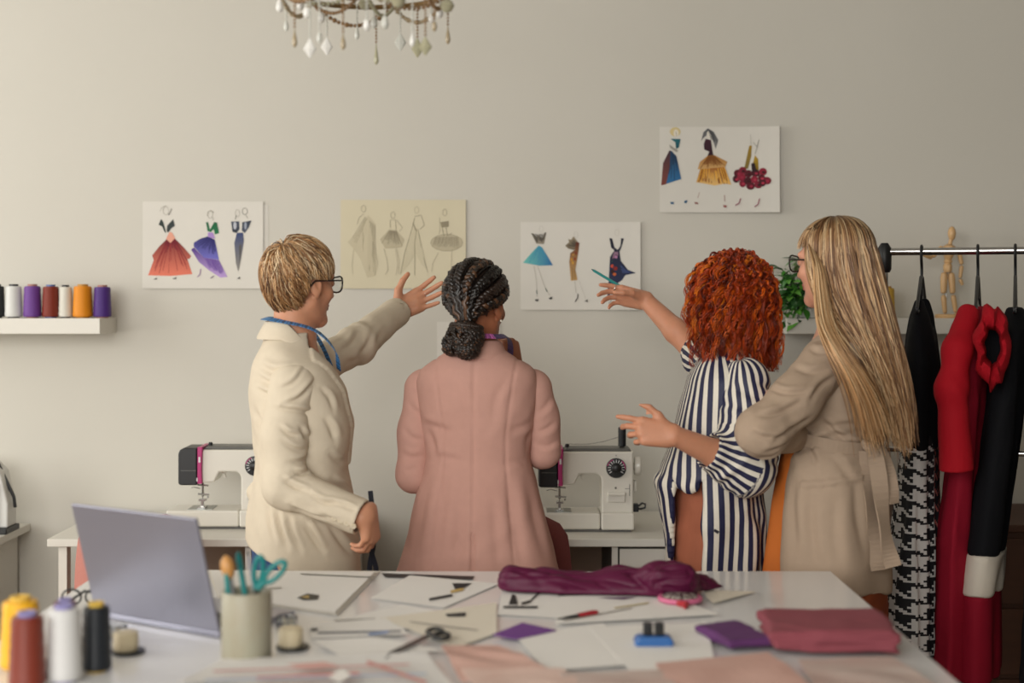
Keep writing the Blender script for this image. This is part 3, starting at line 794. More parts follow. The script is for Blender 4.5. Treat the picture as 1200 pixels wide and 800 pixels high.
# ================================================================== sewing machines
M_mach = mat('machine_white', '#dedacf', 0.3, var=0.015, coat=0.2)
M_mag = mat('machine_magenta', '#b02a6e', 0.35, var=0.05); M_gry = mat('machine_grey', '#5d5c58', 0.4); M_stl = mat('steel', '#b5b5b2', 0.25, 1.0)
def tick_mesh(): return MB().box((-0.0011, -0.0006, 0.018), (0.0011, 0, 0.027)).mesh('tick_mark', mat('print_white', '#d8d8d8', 0.5))
def sewing_machine(px, d, label, spool_on):
    s = thing('sewing_machine', (px, d, DZ), label, 'sewing machine')
    L = lambda mb, n, m_, **kw: mb.local(n, m_, s, **kw)
    L(MB().box((0.0, 0.01, 0.008), (0.238, 0.15, 0.061)), 'flat_bed', M_mach, bevel=0.006)
    L(MB().box((0.2405, 0.0, 0.008), (0.347, 0.16, 0.063)), 'base', M_mach, bevel=0.006)
    L(MB().box((0.01, 0.015, 0.0), (0.337, 0.15, 0.009)), 'base_foot', M_gry)
    bodyp = [(0.115, 0.258), (0.345, 0.258), (0.345, 0.06), (0.243, 0.06), (0.243, 0.165), (0.239, 0.178), (0.228, 0.186), (0.172, 0.186), (0.155, 0.152), (0.115, 0.150)]
    L(MB().prism(bodyp, 0.02, 0.125, 'y'), 'body', M_mach, bevel=0.005)
    L(MB().prism([(0.115, 0.258), (0.34, 0.258), (0.335, 0.267), (0.13, 0.268)], 0.03, 0.118, 'y'), 'top_lid', M_gry, bevel=0.003)
    L(MB().prism([(0.039, 0.148), (0.046, 0.143), (0.101, 0.143), (0.101, 0.265), (0.058, 0.265), (0.044, 0.258), (0.039, 0.245)], 0.012, 0.128, 'y'), 'face_cover', M_blk, bevel=0.005)
    L(MB().box((0.048, 0.0105, 0.19), (0.098, 0.013, 0.192)), 'cover_seam', M_gry)
    L(MB().prism([(0.1025, 0.148), (0.1175, 0.148), (0.1155, 0.2), (0.119, 0.268), (0.1025, 0.268)], 0.010, 0.13, 'y'), 'trim_strip', M_mag, bevel=0.002)
    L(MB().box((0.1065, 0.0085, 0.218), (0.1125, 0.0105, 0.236)), 'strip_print', MATS['print_white'] if 'print_white' in MATS else mat('print_white', '#d8d8d8', 0.5))
    L(MB().box((0.1, 0.0085, 0.156), (0.1035, 0.0105, 0.168)), 'strip_print', MATS['print_white'])
    L(MB().lathe([(0.007, 0), (0.007, 0.008), (0.005, 0.011)], 12, (0.133, 0.07, 0.267)), 'thread_guide', M_blk)
    L(MB().lathe([(0.003, 0), (0.003, 0.05), (0.001, 0.052)], 8, (0.312, 0.07, 0.266)), 'spool_pin', M_stl)
    # needle bar, clamp, foot, plate
    L(MB().tube([(0.108, 0.065, 0.145), (0.108, 0.065, 0.1)], 0.004).tube([(0.092, 0.06, 0.138), (0.128, 0.06, 0.136)], 0.0028).tube([(0.108, 0.065, 0.1), (0.108, 0.065, 0.07)], 0.0018), 'needle_bar', M_stl, smooth=True)
    L(MB().tube([(0.094, 0.06, 0.108), (0.13, 0.06, 0.106)], 0.003).box((0.098, 0.05, 0.086), (0.12, 0.075, 0.092)).ico((0.126, 0.06, 0.098), 0.004, 1).box((0.095, 0.045, 0.063), (0.12, 0.08, 0.067)).box((0.104, 0.058, 0.067), (0.112, 0.068, 0.088)), 'presser_foot', M_stl)
    L(MB().tube([(0.066, 0.07, 0.126), (0.08, 0.064, 0.13), (0.1, 0.062, 0.126)], 0.0014, 6), 'thread_hook', M_stl)
    L(MB().box((0.066, 0.03, 0.0605), (0.146, 0.12, 0.0625)), 'needle_plate', mat('plate_steel', '#8f918c', 0.3, 0.8))
    L(MB().prism([(0.172, 0.183), (0.19, 0.183), (0.182, 0.174), (0.186, 0.162), (0.178, 0.163), (0.176, 0.172)], 0.06, 0.07, 'y'), 'lever', M_mach)
    # stitch dial
    cx, cz = 0.289, 0.206
    dl = thing('dial_tmp', (0, 0, 0), 'x', 'x'); bpy.data.objects.remove(dl)
    mb = MB(); mb.M = Matrix.Translation((cx, 0.02, cz)) @ Matrix.Rotation(math.pi / 2, 4, 'X')
    mb.lathe([(0.032, 0), (0.0325, 0.006), (0.0305, 0.011), (0.016, 0.012), (0.0145, 0.02), (0.011, 0.023), (0.001, 0.0235)], 32)
    dial = L(mb, 'stitch_dial', M_blk, smooth=True)
    for i in range(13):
        a = math.radians(-125 + i * 250 / 12)
        o = bpy.data.objects.new('tick_mark', TICK); COL.objects.link(o); o.parent = dial
        o.location = (cx, 0.0085, cz); o.rotation_euler = (0, a, 0)
    for a0, a1 in ((-75, -20), (35, 95)):
        ring = [[(cx + r_ * math.sin(math.radians(a)), 0.008, cz + r_ * math.cos(math.radians(a))) for r_ in (0.0275, 0.0302)] for a in np.linspace(a0, a1, 9)]
        m2 = MB()
        for (p, q), (r_, t_) in zip(ring, ring[1:]): m2.face([m2.v(p), m2.v(q), m2.v(t_), m2.v(r_)])
        m2.local('dial_arc', M_mag, dial)
    L(MB().box((0.2885, 0.0185, 0.243), (0.2898, 0.02, 0.248)), 'dial_pointer', M_blk)
    # reverse lever, stitch slider, hand wheel, motor plug
    L(MB().box((0.262, 0.012, 0.096), (0.318, 0.021, 0.128)), 'lever_recess', M_gry if False else mat('machine_shade', '#d2cec4', 0.4), bevel=0.002)
    L(MB().box((0.261, 0.004, 0.118), (0.319, 0.02, 0.129)), 'reverse_lever', M_mach, bevel=0.003)
    L(MB().box((0.332, 0.0185, 0.115), (0.3335, 0.0205, 0.153)), 'slider_slot', M_blk)
    L(MB().box((0.318, 0.0185, 0.1385), (0.333, 0.0205, 0.1395)), 'slider_mark', M_blk)
    L(MB().box((0.285, 0.0185, 0.138), (0.291, 0.0205, 0.1445)), 'button_mark', M_gry)
    mb = MB(); mb.M = Matrix.Translation((0.346, 0.075, 0.206)) @ Matrix.Rotation(math.pi / 2, 4, 'Y')
    mb.lathe([(0.012, 0), (0.012, 0.006), (0.029, 0.007), (0.031, 0.010), (0.031, 0.024), (0.028, 0.027), (0.008, 0.027)], 28)
    L(mb, 'hand_wheel', M_mach, smooth=True)
    L(MB().box((0.344, 0.05, 0.125), (0.358, 0.08, 0.16)), 'bobbin_winder', M_mach, bevel=0.003)
    L(MB().box((0.345, 0.06, 0.057), (0.366, 0.09, 0.083)), 'plug', M_blk, bevel=0.003)
    L(MB().tube([(0.362, 0.075, 0.072), (0.378, 0.075, 0.084), (0.388, 0.07, 0.082), (0.388, 0.07, 0.07), (0.374, 0.072, 0.066), (0.362, 0.075, 0.066)], 0.0035), 'cable', M_blk, smooth=True)
    if spool_on:
        sp = MB().lathe([(0.006, 0.0), (0.013, 0.004), (0.0128, 0.062), (0.012, 0.064), (0.004, 0.064)], 18, (px + 0.3125, d + 0.07, DZ + 0.268)).obj('thread_spool', thread_mat('thread_black', '#14171c'), None, smooth=True)
        tag(sp, 'small black thread spool on the pin of the sewing machine', 'thread spool')
        m2 = MB().tube([(px + 0.30, d + 0.07, DZ + 0.30), (px + 0.25, d + 0.07, DZ + 0.285), (px + 0.2, d + 0.07, DZ + 0.277), (px + 0.135, d + 0.07, DZ + 0.2775)], 0.0007, 5)
        m2.obj('loose_thread', thread_mat('thread_black', '#14171c'), sp)
    return s
TICK = tick_mesh()
sewing_machine(X(193.5, 4.626), 4.626, 'white sewing machine with black cover standing behind the cream blazer', False)
sewing_machine(X(617, 4.57), 4.57, 'white sewing machine with black thread spool beside the pink blazer', True)

# ================================================================== plant, artist mannequin
rnd = random.Random(5)
pl = thing('potted_plant', (X(948, 4.93), 4.93, 1.419), 'green leafy trailing plant on the shelf beside the blonde woman', 'plant')
MB().lathe([(0.03, 0), (0.045, 0.002), (0.056, 0.085), (0.058, 0.09), (0.053, 0.09), (0.05, 0.075)], 24).local('pot', mat('pot_white', '#e2e0da', 0.4), pl, smooth=True)
def leaf_mesh(L, W, bend):
    V = []; F = []
    n = 6
    for i in range(n + 1):
        t = i / n; w = W * math.sin(math.pi * min(1, t * 0.96 + 0.02)) ** 0.8 * (1.15 - 0.5 * t); y = L * t; z = -bend * t * t
        V += [(-w, y, z + w * 0.25), (0, y, z), (w, y, z + w * 0.25)]
    for i in range(n):
        a = i * 3; F += [(a, a + 1, a + 4, a + 3), (a + 1, a + 2, a + 5, a + 4)]
    return V, F
lm = [mat('leaf_green', '#3f7a2c', 0.4, var=0.3, vscale=30), mat('leaf_dark', '#24521f', 0.4, var=0.3, vscale=30), mat('leaf_light', '#5d9a3a', 0.4, var=0.3, vscale=30)]
LM = []
for i, (L_, W_, b_) in enumerate(((0.042, 0.011, 0.012), (0.034, 0.010, 0.004), (0.05, 0.012, 0.02))):
    V, F = leaf_mesh(L_, W_, b_)
    for m_ in lm: LM.append(np_mesh('leaf', V, np.array(F), m_))
stems = MB(); spots = []
for i in range(44):
    a = rnd.uniform(0, 2 * math.pi); r1 = rnd.uniform(0.02, 0.115); top = rnd.uniform(0.0, 0.15)
    trail = rnd.random() < 0.42
    p0 = Vector((rnd.uniform(-.03, .03), rnd.uniform(-.03, .03), 0.08))
    if trail:
        a = rnd.uniform(math.pi * 0.95, math.pi * 1.9)
        pm = p0 + Vector((math.cos(a) * 0.07, math.sin(a) * 0.085, 0.05)); p1 = pm + Vector((math.cos(a) * 0.04, math.sin(a) * 0.03, -rnd.uniform(0.06, 0.15)))
    else:
        pm = p0 + Vector((math.cos(a) * r1 * 0.4, math.sin(a) * r1 * 0.3, top * 0.6)); p1 = p0 + Vector((math.cos(a) * r1, math.sin(a) * r1 * 0.5, top))
    pts = [p0 * (1 - t) ** 2 + pm * 2 * t * (1 - t) + p1 * t * t for t in [k / 6 for k in range(7)]]
    stems.tube(pts, 0.0013, 5)
    for k in range(3, 7):
        for _ in range(2): spots.append((pts[k], a, k / 6))
stems.local('stems', lm[1], pl)
for p, a, t in spots:
    if p.y > 0.085 or len(pl.children) > 292: continue
    o = bpy.data.objects.new('leaf', rnd.choice(LM)); COL.objects.link(o); o.parent = pl
    o.location = p; o.rotation_euler = (rnd.uniform(-0.9, 0.7), rnd.uniform(-0.6, 0.6), a - math.pi / 2 + rnd.uniform(-1.3, 1.3)); s_ = rnd.uniform(0.85, 1.3); o.scale = (s_, s_, s_)

MY = 4.93
def mp(px, py, dy=0.0): return at(px, py, MY + dy) 
M_wood = mat('mannequin_wood', '#cfa877', 0.45, var=0.12, vscale=25, stretch=(1, 1, 0.2))
mn = thing('artist_mannequin', (mp(1112, 372).x, MY, 1.419), 'jointed wooden artist mannequin with one arm raised on the shelf', 'mannequin')
def mpart(name, pts, rs, flat=None):
    MB().tube(pts, rs, 12, flat=flat).obj(name, M_wood, mn, smooth=True)
def limb(name, a, b, r0, r1):
    a, b = Vector(a), Vector(b); P_ = [a.lerp(b, t) for t in (0, .06, .25, .7, .94, 1)]
    mpart(name, P_, [r0 * .4, r0 * .85, r0, (r0 + r1) / 2, r1, r1 * .4])
MB().ico(mp(1115.5, 273.5), 1, 2, (0.014, 0.017, 0.0255)).obj('head', M_wood, mn, smooth=True)
limb('neck', mp(1113, 288), mp(1114.5, 280), 0.007, 0.007)
mpart('chest', [mp(1111, 305), mp(1111, 303), mp(1112, 296), mp(1112.5, 289), mp(1113, 286)], [0.012, 0.018, 0.027, 0.03, 0.012], 0.7)
mpart('waist', [mp(1111, 309), mp(1111, 307), mp(1111, 304)], [0.01, 0.015, 0.012])
mpart('pelvis', [mp(1110.5, 319), mp(1110.5, 317), mp(1110.5, 311), mp(1111, 307.5)], [0.014, 0.02, 0.021, 0.012], 0.7)
limb('upper_arm', mp(1104, 289, -.01), mp(1093, 301, -.02), 0.0085, 0.007); limb('forearm', mp(1092, 302, -.02), mp(1081, 298, -.04), 0.0075, 0.0055); limb('hand', mp(1080.5, 298, -.04), mp(1075, 295, -.05), 0.007, 0.005)
limb('upper_arm', mp(1123, 290), mp(1127, 310), 0.0085, 0.007); limb('forearm', mp(1127, 311), mp(1125, 326), 0.0075, 0.0055); limb('hand', mp(1125, 327), mp(1128, 334), 0.007, 0.005)
limb('thigh', mp(1106.5, 319), mp(1105.5, 344), 0.0125, 0.0095); limb('shin', mp(1105.5, 345.5), mp(1107.5, 367), 0.0095, 0.007); limb('foot', mp(1107.5, 369.5, -.0), mp(1106, 371, -.03), 0.008, 0.007)
limb('thigh', mp(1114.5, 319), mp(1116.5, 344), 0.0125, 0.0095); limb('shin', mp(1117, 345.5), mp(1120, 366), 0.0095, 0.007); limb('foot', mp(1120.5, 368, -.0), mp(1122, 370, -.03), 0.008, 0.007)
MB().tube([mp(1110, 318, .02), (mp(1110, 371).x, MY + .02, 1.43)], 0.0022, 8).obj('support_rod', MATS['steel'], mn)
MB().lathe([(0.045, 0), (0.047, 0.003), (0.047, 0.010), (0.044, 0.013)], 28).local('stand_base', M_wood, mn, smooth=True)

# ================================================================== chandelier
CD = 3.2
cc = at(427, -20, CD)
ch = thing('chandelier', (cc.x, CD, RZ1), 'beaded crystal chandelier with hanging glass drops', 'chandelier')
M_amber = mat('amber_bead', '#8a6a48', 0.25, var=0.3, vscale=80); M_opal = mat('opal_glass', '#e6e4de', 0.15, var=0.05, spec=0.6)
M_tan = mat('tan_glass', '#a8977a', 0.15, var=0.1, spec=0.6); M_olive = mat('olive_glass', '#aaa68a', 0.12, var=0.1, spec=0.7); M_pale = mat('pale_glass', '#cfcfc6', 0.1, spec=0.7)
M_brass = mat('aged_brass', '#8d7148', 0.35, 0.8)
R_ = 0.195; z0 = Z(-12, CD)
ring = [(cc.x + R_ * math.cos(t * math.pi / 20), CD + R_ * math.sin(t * math.pi / 20), z0) for t in range(40)]
MB().tube(ring, 0.006, 8, closed=True).obj('ring', M_brass, ch, smooth=True)
MB().tube([(cc.x, CD, z0 + 0.05), (cc.x, CD, RZ1 - 0.03)], 0.008, 8).obj('stem', M_brass, ch, smooth=True)
MB().lathe([(0.05, 0), (0.045, 0.02), (0.01, 0.03)], 20, (cc.x, CD, RZ1 - 0.03)).obj('ceiling_cup', M_brass, ch, smooth=True)
MB().lathe([(0.005, 0), (0.03, 0.02), (0.035, 0.05), (0.015, 0.08), (0.022, 0.11), (0.01, 0.13)], 20, (cc.x, CD, z0 - 0.01)).obj('hub', M_brass, ch, smooth=True)
M_cand = mat('candle_sleeve', '#e8e2d2', 0.6)
nodes = []
for k in range(6):
    a = math.radians(15 + 60 * k); ux, uy = math.cos(a), math.sin(a)
    P_ = [(cc.x + ux * r_, CD + uy * r_, z0 + dz) for r_, dz in ((0.02, 0.06), (0.07, 0.02), (0.13, 0.015), (0.18, 0.03), (R_, 0.0))]
    arm = MB().tube(P_, 0.005, 8).obj('arm', M_brass, ch, smooth=True)
    MB().lathe([(0.004, 0), (0.026, 0.012), (0.027, 0.016), (0.01, 0.016), (0.01, 0.02)], 16, (cc.x + ux * R_, CD + uy * R_, z0 + 0.004)).obj('drip_pan', M_opal, arm, smooth=True)
    MB().lathe([(0.009, 0), (0.009, 0.07), (0.006, 0.072)], 12, (cc.x + ux * R_, CD + uy * R_, z0 + 0.024)).obj('candle_sleeve', M_cand, arm, smooth=True)
    nodes.append(Vector((cc.x + ux * R_, CD + uy * R_, z0)))
def beads(p, q, sag, n, r_, m_, name='bead_strand'):
    mb = MB(); rr = random.Random(n)
    for i in range(n):
        t = (i + .5) / n; c_ = p.lerp(q, t) - Vector((0, 0, sag * 4 * t * (1 - t)))
        mb.ico(c_, r_ * rr.uniform(.75, 1.15), 1)
    mb.obj(name, m_, ch, smooth=True)
for k in range(6):
    beads(nodes[k], nodes[(k + 1) % 6], 0.05, 20, 0.006, M_amber if k % 2 else M_tan)
    beads(nodes[k], Vector((cc.x, CD, z0 + 0.005)), 0.04, 18, 0.0055, M_amber if k % 2 == 0 else M_olive)
    beads(nodes[k], Vector((cc.x, CD, z0 + 0.22)), 0.06, 26, 0.005, M_pale)
def pendant(cx, y0, y1, kind, m_, front):
    px = 310 + cx / 5.106; x = X(px, CD) - cc.x
    yy = math.sqrt(max(0.0, R_ ** 2 - x * x)) * (-0.9 if front else 0.75)
    d = CD + yy; x = X(px, d); zt, zb = Z(y0 / 5.106, d), Z(y1 / 5.106, d)
    L_ = zt - zb; mb = MB()
    body = min(L_ * 0.62, 0.05 if kind == 'slim' else 0.047 if kind == 'diamond' else 0.042)
    zz = zb + body
    k = 0
    while zz + 0.006 < max(zt, z0 - 0.004):      # bead chain above the drop
        mb.ico((x, d, zz + 0.004), 0.0032, 1); zz += 0.0075; k += 1
    if k == 0: mb.ico((x, d, zb + body + 0.003), 0.0035, 1)
    cord = mb.obj('pendant_chain', M_amber if m_ in (M_tan, M_olive) else M_pale, ch, smooth=True)
    if kind == 'slim': pr = [(0.0008, 0), (0.0042, 0.004), (0.006, 0.010), (0.0045, 0.02), (0.002, body * .8), (0.001, body)]; n = 10
    elif kind == 'drop': pr = [(0.001, 0), (0.006, 0.003), (0.0085, 0.010), (0.0065, 0.022), (0.002, body)]; n = 12
    elif kind == 'diamond': pr = [(0.001, 0), (0.0145, body * .45), (0.003, body * .92), (0.0015, body)]; n = 8
    else: pr = [(0.001, 0), (0.011, 0.005), (0.0165, 0.016), (0.011, 0.027), (0.001, 0.032)]; n = 12
    mb = MB().lathe(pr, n, (x, d, zb))
    if kind == 'diamond':
        for v in mb.bm.verts: v.co.y = d + (v.co.y - d) * 0.45
    mb.obj('glass_drop', m_, ch, smooth=(kind != 'diamond'))
for i, a in enumerate(((90, -60, 75, 'drop', M_opal), (130, 60, 190, 'slim', M_pale), (180, 100, 285, 'slim', M_tan), (215, -40, 62, 'drop', M_opal), (272, 160, 345, 'diamond', M_opal), (340, 20, 140, 'drop', M_opal), (328, 120, 260, 'slim', M_pale),
        (373, 160, 330, 'diamond', M_opal), (470, 140, 300, 'slim', M_tan), (553, 80, 240, 'slim', M_pale), (612, 80, 185, 'drop', M_opal), (668, 40, 388, 'slim', M_olive), (720, 40, 175, 'drop', M_pale),
        (812, 130, 305, 'diamond', M_pale), (885, 130, 280, 'slim', M_opal), (915, 160, 345, 'diamond', M_olive), (962, 150, 332, 'diamond', M_olive), (1000, 60, 140, 'drop', M_opal), (1016, 80, 190, 'slim', M_tan), (1097, 90, 265, 'slim', M_tan),
        (1092, -40, 78, 'ball', M_olive), (600, -60, 62, 'ball', M_olive), (800, -60, 50, 'ball', M_olive), (1048, 10, 110, 'drop', M_opal), (253, 30, 110, 'drop', M_opal), (655, 60, 170, 'drop', M_pale))):
    pendant(*a, front=(i % 2 == 0))
# ================================================================== people: building blocks
def frame(x, y, yaw_deg, z=0.0):
    """person frame: local +y is where the person faces; yaw>0 turns from the wall towards picture right"""
    return Matrix.Translation((x, y, z)) @ Matrix.Rotation(-math.radians(yaw_deg), 4, 'Z')
def unit(v): v = np.array(v, float); return v / np.linalg.norm(v)

def head_matrix(c, yaw, pitch=0, roll=0, s=0.94):
    return Matrix.Translation(c) @ Matrix.Rotation(-math.radians(yaw), 4, 'Z') @ Matrix.Rotation(math.radians(pitch), 4, 'X') @ Matrix.Rotation(math.radians(roll), 4, 'Y') @ Matrix.Scale(s, 4)

def add_head(F, H, neck_base, neck_r=0.052):
    s = H.to_scale()[0]; R = np.array(H.to_3x3()) / s
    w = lambda p: np.array(H @ Vector(p))
    E = lambda c, r, k=0.0, op='u', M=None: F.ell(w(c), np.array(r) * s, R if M is None else R @ M, k * s, op)
    C = lambda p, q, a, b, k=0.0, op='u', **kw: F.cone(w(p), w(q), a * s, b * s, k * s, op, **kw)
    # neck
    F.cone(np.array(neck_base), w((0, -0.022, -0.045)), neck_r * 1.08, neck_r * 0.97, 0.0)
    F.cone(np.array(neck_base) - np.array([0, 0, 0.06]), np.array(neck_base), neck_r * 1.6, neck_r * 1.05, 0.03)
    # skull and face
    E((0, -0.014, 0.035), (0.074, 0.096, 0.086), 0.015)
    E((0, 0.028, -0.03), (0.060, 0.062, 0.082), 0.03)
    for sx in (-1, 1):
        C((sx * 0.050, 0.002, -0.055), (sx * 0.014, 0.066, -0.098), 0.017, 0.015, 0.025)      # jaw line
        E((sx * 0.041, 0.060, -0.022), (0.022, 0.018, 0.020), 0.02)                             # cheek bone
        C((sx * 0.012, 0.088, 0.032), (sx * 0.046, 0.073, 0.030), 0.009, 0.008, 0.015)          # brow
    E((0, 0.074, -0.100), (0.020, 0.016, 0.016), 0.02)                                          # chin
    for sx in (-1, 1): E((sx * 0.031, 0.099, 0.010), (0.016, 0.014, 0.011), 0.012, 's')         # eye sockets
    for sx in (-1, 1): E((sx * 0.031, 0.0815, 0.009), (0.0125, 0.0115, 0.0115), 0.002)          # lids
    C((0, 0.089, 0.018), (0, 0.109, -0.026), 0.0075, 0.0095, 0.010)                             # nose
    for sx in (-1, 1): E((sx * 0.011, 0.096, -0.031), (0.008, 0.009, 0.007), 0.006)
    E((0, 0.088, -0.055), (0.021, 0.010, 0.0062), 0.006); E((0, 0.087, -0.066), (0.018, 0.010, 0.0065), 0.006)
    F.cone(w((-0.022, 0.1, -0.0605)), w((0.022, 0.1, -0.0605)), 0.0035 * s, 0.0035 * s, 0.004, 's')
    for sx in (-1, 1):                                                                          # ears
        tilt = np.array(Matrix.Rotation(sx * -0.35, 3, 'Z') @ Matrix.Rotation(0.18, 3, 'X'))
        E((sx * 0.075, -0.006, -0.004), (0.0085, 0.019, 0.031), 0.004, 'u', tilt)
        E((sx * 0.0835, -0.001, 0.002), (0.0045, 0.010, 0.018), 0.003, 's', tilt)
        E((sx * 0.072, 0.004, -0.031), (0.007, 0.009, 0.010), 0.006)
def lips_mask(V, H):
    I = np.array(H.inverted()); L = V @ I[:3, :3].T + I[:3, 3]
    return (np.abs(L[:, 0]) < 0.022) & (L[:, 1] > 0.085) & (L[:, 2] < -0.049) & (L[:, 2] > -0.0725)

FING = ((0.0265, 0.086, 0.068, 0.0086), (0.0085, 0.091, 0.076, 0.0088), (-0.0105, 0.087, 0.070, 0.0084), (-0.0285, 0.077, 0.055, 0.0074))
def hand_matrix(wrist, f, dorsal, scale=1.0):
    f = Vector(f).normalized(); n = Vector(dorsal); n = (n - f * n.dot(f)).normalized(); x = f.cross(n)
    M = Matrix((x, f, n)).transposed().to_4x4()
    return Matrix.Translation(wrist) @ M @ Matrix.Scale(scale, 4)
def add_hand(F, M, side, curls, splay, thumb):
    """side +1 left hand, -1 right hand. curls: 4 x (three bends in degrees). thumb: two directions in hand space"""
    s = M.to_scale()[0]; w = lambda p: np.array(M @ Vector((p[0] * side, p[1], p[2]))); N = np.array(M.to_3x3() @ Vector((0, 0, 1)))
    C = lambda p, q, a, b, k=0.004, **kw: F.cone(w(p), w(q), a * s, b * s, k, **kw)
    tips = []
    for (bx, by, L, r) in FING:                      # palm: four metacarpals merged
        C((bx * 0.55, -0.004, 0.0), (bx, by - 0.004, 0.002 - abs(bx) * 0.06), 0.0165, 0.0118, 0.010)
    C((0.0, 0.015, -0.004), (-0.004, 0.07, -0.005), 0.02, 0.016, 0.012, flat=0.75, fdir=N)
    C((-0.022, 0.012, -0.006), (-0.025, 0.06, -0.006), 0.014, 0.012, 0.012)
    for (bx, by, L, r), cu, sp in zip(FING, curls, splay):
        p = np.array((bx, by - 0.006, 0.001 - abs(bx) * 0.06)); ang = 0.0; a = math.radians(sp)
        rr = r
        for j, fr in enumerate((0.46, 0.30, 0.24)):
            ang += math.radians(cu[j])
            d = np.array((math.sin(a) * math.cos(ang), math.cos(a) * math.cos(ang), -math.sin(ang)))
            q = p + d * (L * fr + (0.006 if j == 0 else 0)); r2 = rr * (0.95 if j < 2 else 0.82)
            C(p, q, rr, r2, 0.007 if j == 0 else 0.002)
            p, rr = q, r2
        tips.append(w(p))
    t0 = np.array((0.012, 0.012, -0.006)); t1 = t0 + unit(thumb[0]) * 0.046; t2 = t1 + unit(thumb[1]) * 0.033; t3 = t2 + unit(thumb[2]) * 0.026
    C(t0, t1, 0.0165, 0.0125, 0.012); C(t1, t2, 0.0108, 0.0095, 0.006); C(t2, t3, 0.0096, 0.0078, 0.002)
    return tips, w(t3)

def skin_mat(name, base):
    if name in MATS: return MATS[name]
    return attr_mat(name, 'col', 0.48, 0.07, 55, 0.15, 500, 0.05, 0.4, 0.12)

def make_body(person, name_mat, base, lip, blocks, build, H):
    """blocks: list of (lo, hi, cell). build(F) adds every primitive of the one body"""
    Vs, Qs, off = [], [], 0
    for lo, hi, h in blocks:
        F = Field(lo, hi, h); build(F)
        V, Q = F.surf()
        V = relax(V, Q, 1, 0.35)
        if h > .01:                                  # the fine blocks already hold this skin
            ins = np.zeros(len(V), bool)
            for lo2, hi2, h2 in blocks:
                if h2 < .01: ins |= ((V > np.array(lo2) + .02) & (V < np.array(hi2) - .02)).all(1)
            Q = Q[~ins[Q].all(1)]
        Vs.append(V); Qs.append(Q + off); off += len(V)
    V = np.concatenate(Vs); Q = np.concatenate(Qs)
    c = np.tile(np.array(lin(base)), (len(V), 1)); c[lips_mask(V, H)] = lin(lip)
    return np_obj('body', V, Q, skin_mat(name_mat, base), person, cols=c)

def eyes(person, H, iris):
    for sx in (-1, 1):
        m = MB(); m.M = H
        m.ico((sx * 0.031, 0.0838, 0.0085), 0.0105, 2); m.obj('eye', mat('eye_white', '#e8e4de', 0.2), person, smooth=True)

def garment(name, parent, lo, hi, h, build, material, disp=None, it=1, cols=None, attrs=None):
    F = Field(lo, hi, h); build(F); V, Q = F.surf(); V = relax(V, Q, it, 0.4)
    if disp is not None:
        N = normals(V, Q); V = V + N * disp(V, N)[:, None]; V = relax(V, Q, 1, 0.25)
    return np_obj(name, V, Q, material, parent, cols=None if cols is None else cols(V), attrs=None if attrs is None else attrs(V))

def loc(V, M):
    I = np.array(M.inverted()); return V @ I[:3, :3].T + I[:3, 3]

def creases(V, N, lines, facing=0.15):
    """press fold lines into the cloth: each line = points, width, depth. Points are given as the photograph shows them on the cloth"""
    px = 600 + V[:, 0] / V[:, 1] * FPX; py = HORIZON - (V[:, 2] - CAMZ) / V[:, 1] * FPX
    vd = V - np.array([0, 0, CAMZ]); vd /= np.linalg.norm(vd, axis=1)[:, None]; fc = np.clip((-(N * vd).sum(1) - facing) * 3, 0, 1)
    out = np.zeros(len(V))
    for pts, wd, dp in lines:
        P = smooth_path([(x, y, 0) for x, y in pts], 14)[:, :2] if len(pts) > 2 else np.array(pts, float)
        best = np.full(len(V), 1e9); along = np.zeros(len(V)); sd = np.zeros(len(V)); n = len(P) - 1
        for i in range(n):
            a, b = P[i], P[i + 1]; ab = b - a; L = ab @ ab
            t = np.clip(((px - a[0]) * ab[0] + (py - a[1]) * ab[1]) / L, 0, 1); dx, dy = px - a[0] - t * ab[0], py - a[1] - t * ab[1]; d = np.hypot(dx, dy)
            m = d < best; best[m] = d[m]; along[m] = (i + t[m]) / n; sd[m] = (dx * -ab[1] + dy * ab[0])[m]
        s = np.where(sd < 0, -best, best) / wd
        taper = np.sin(np.clip(along, 0.02, .98) * math.pi) ** .6 * (best < 4 * wd)
        out += dp * taper * (-np.exp(-s ** 2) + .75 * np.exp(-((s + 1.9) / 1.2) ** 2))
    return out * fc

def arm_param(V, P):
    """distance along the polyline, and angle about it, for each vertex"""
    P = np.array(P, float); seg = P[1:] - P[:-1]; L = np.linalg.norm(seg, axis=1); cum = np.concatenate([[0], np.cumsum(L)])
    best = np.full(len(V), 1e9); s = np.zeros(len(V)); rel = np.zeros_like(V); ax = np.zeros_like(V)
    for i in range(len(seg)):
        t = np.clip(((V - P[i]) @ seg[i]) / (L[i] ** 2), 0, 1); r = V - P[i] - t[:, None] * seg[i]; d = np.linalg.norm(r, axis=1)
        m = d < best; best[m] = d[m]; s[m] = cum[i] + t[m] * L[i]; rel[m] = r[m]; ax[m] = seg[i] / L[i]
    ref = np.array([0.31, -0.9, 0.3]); u = ref - ax * (ax @ ref)[:, None]; u /= np.linalg.norm(u, axis=1)[:, None]
    v = np.cross(ax, u)
    return s, np.arctan2((rel * v).sum(1), (rel * u).sum(1)), cum

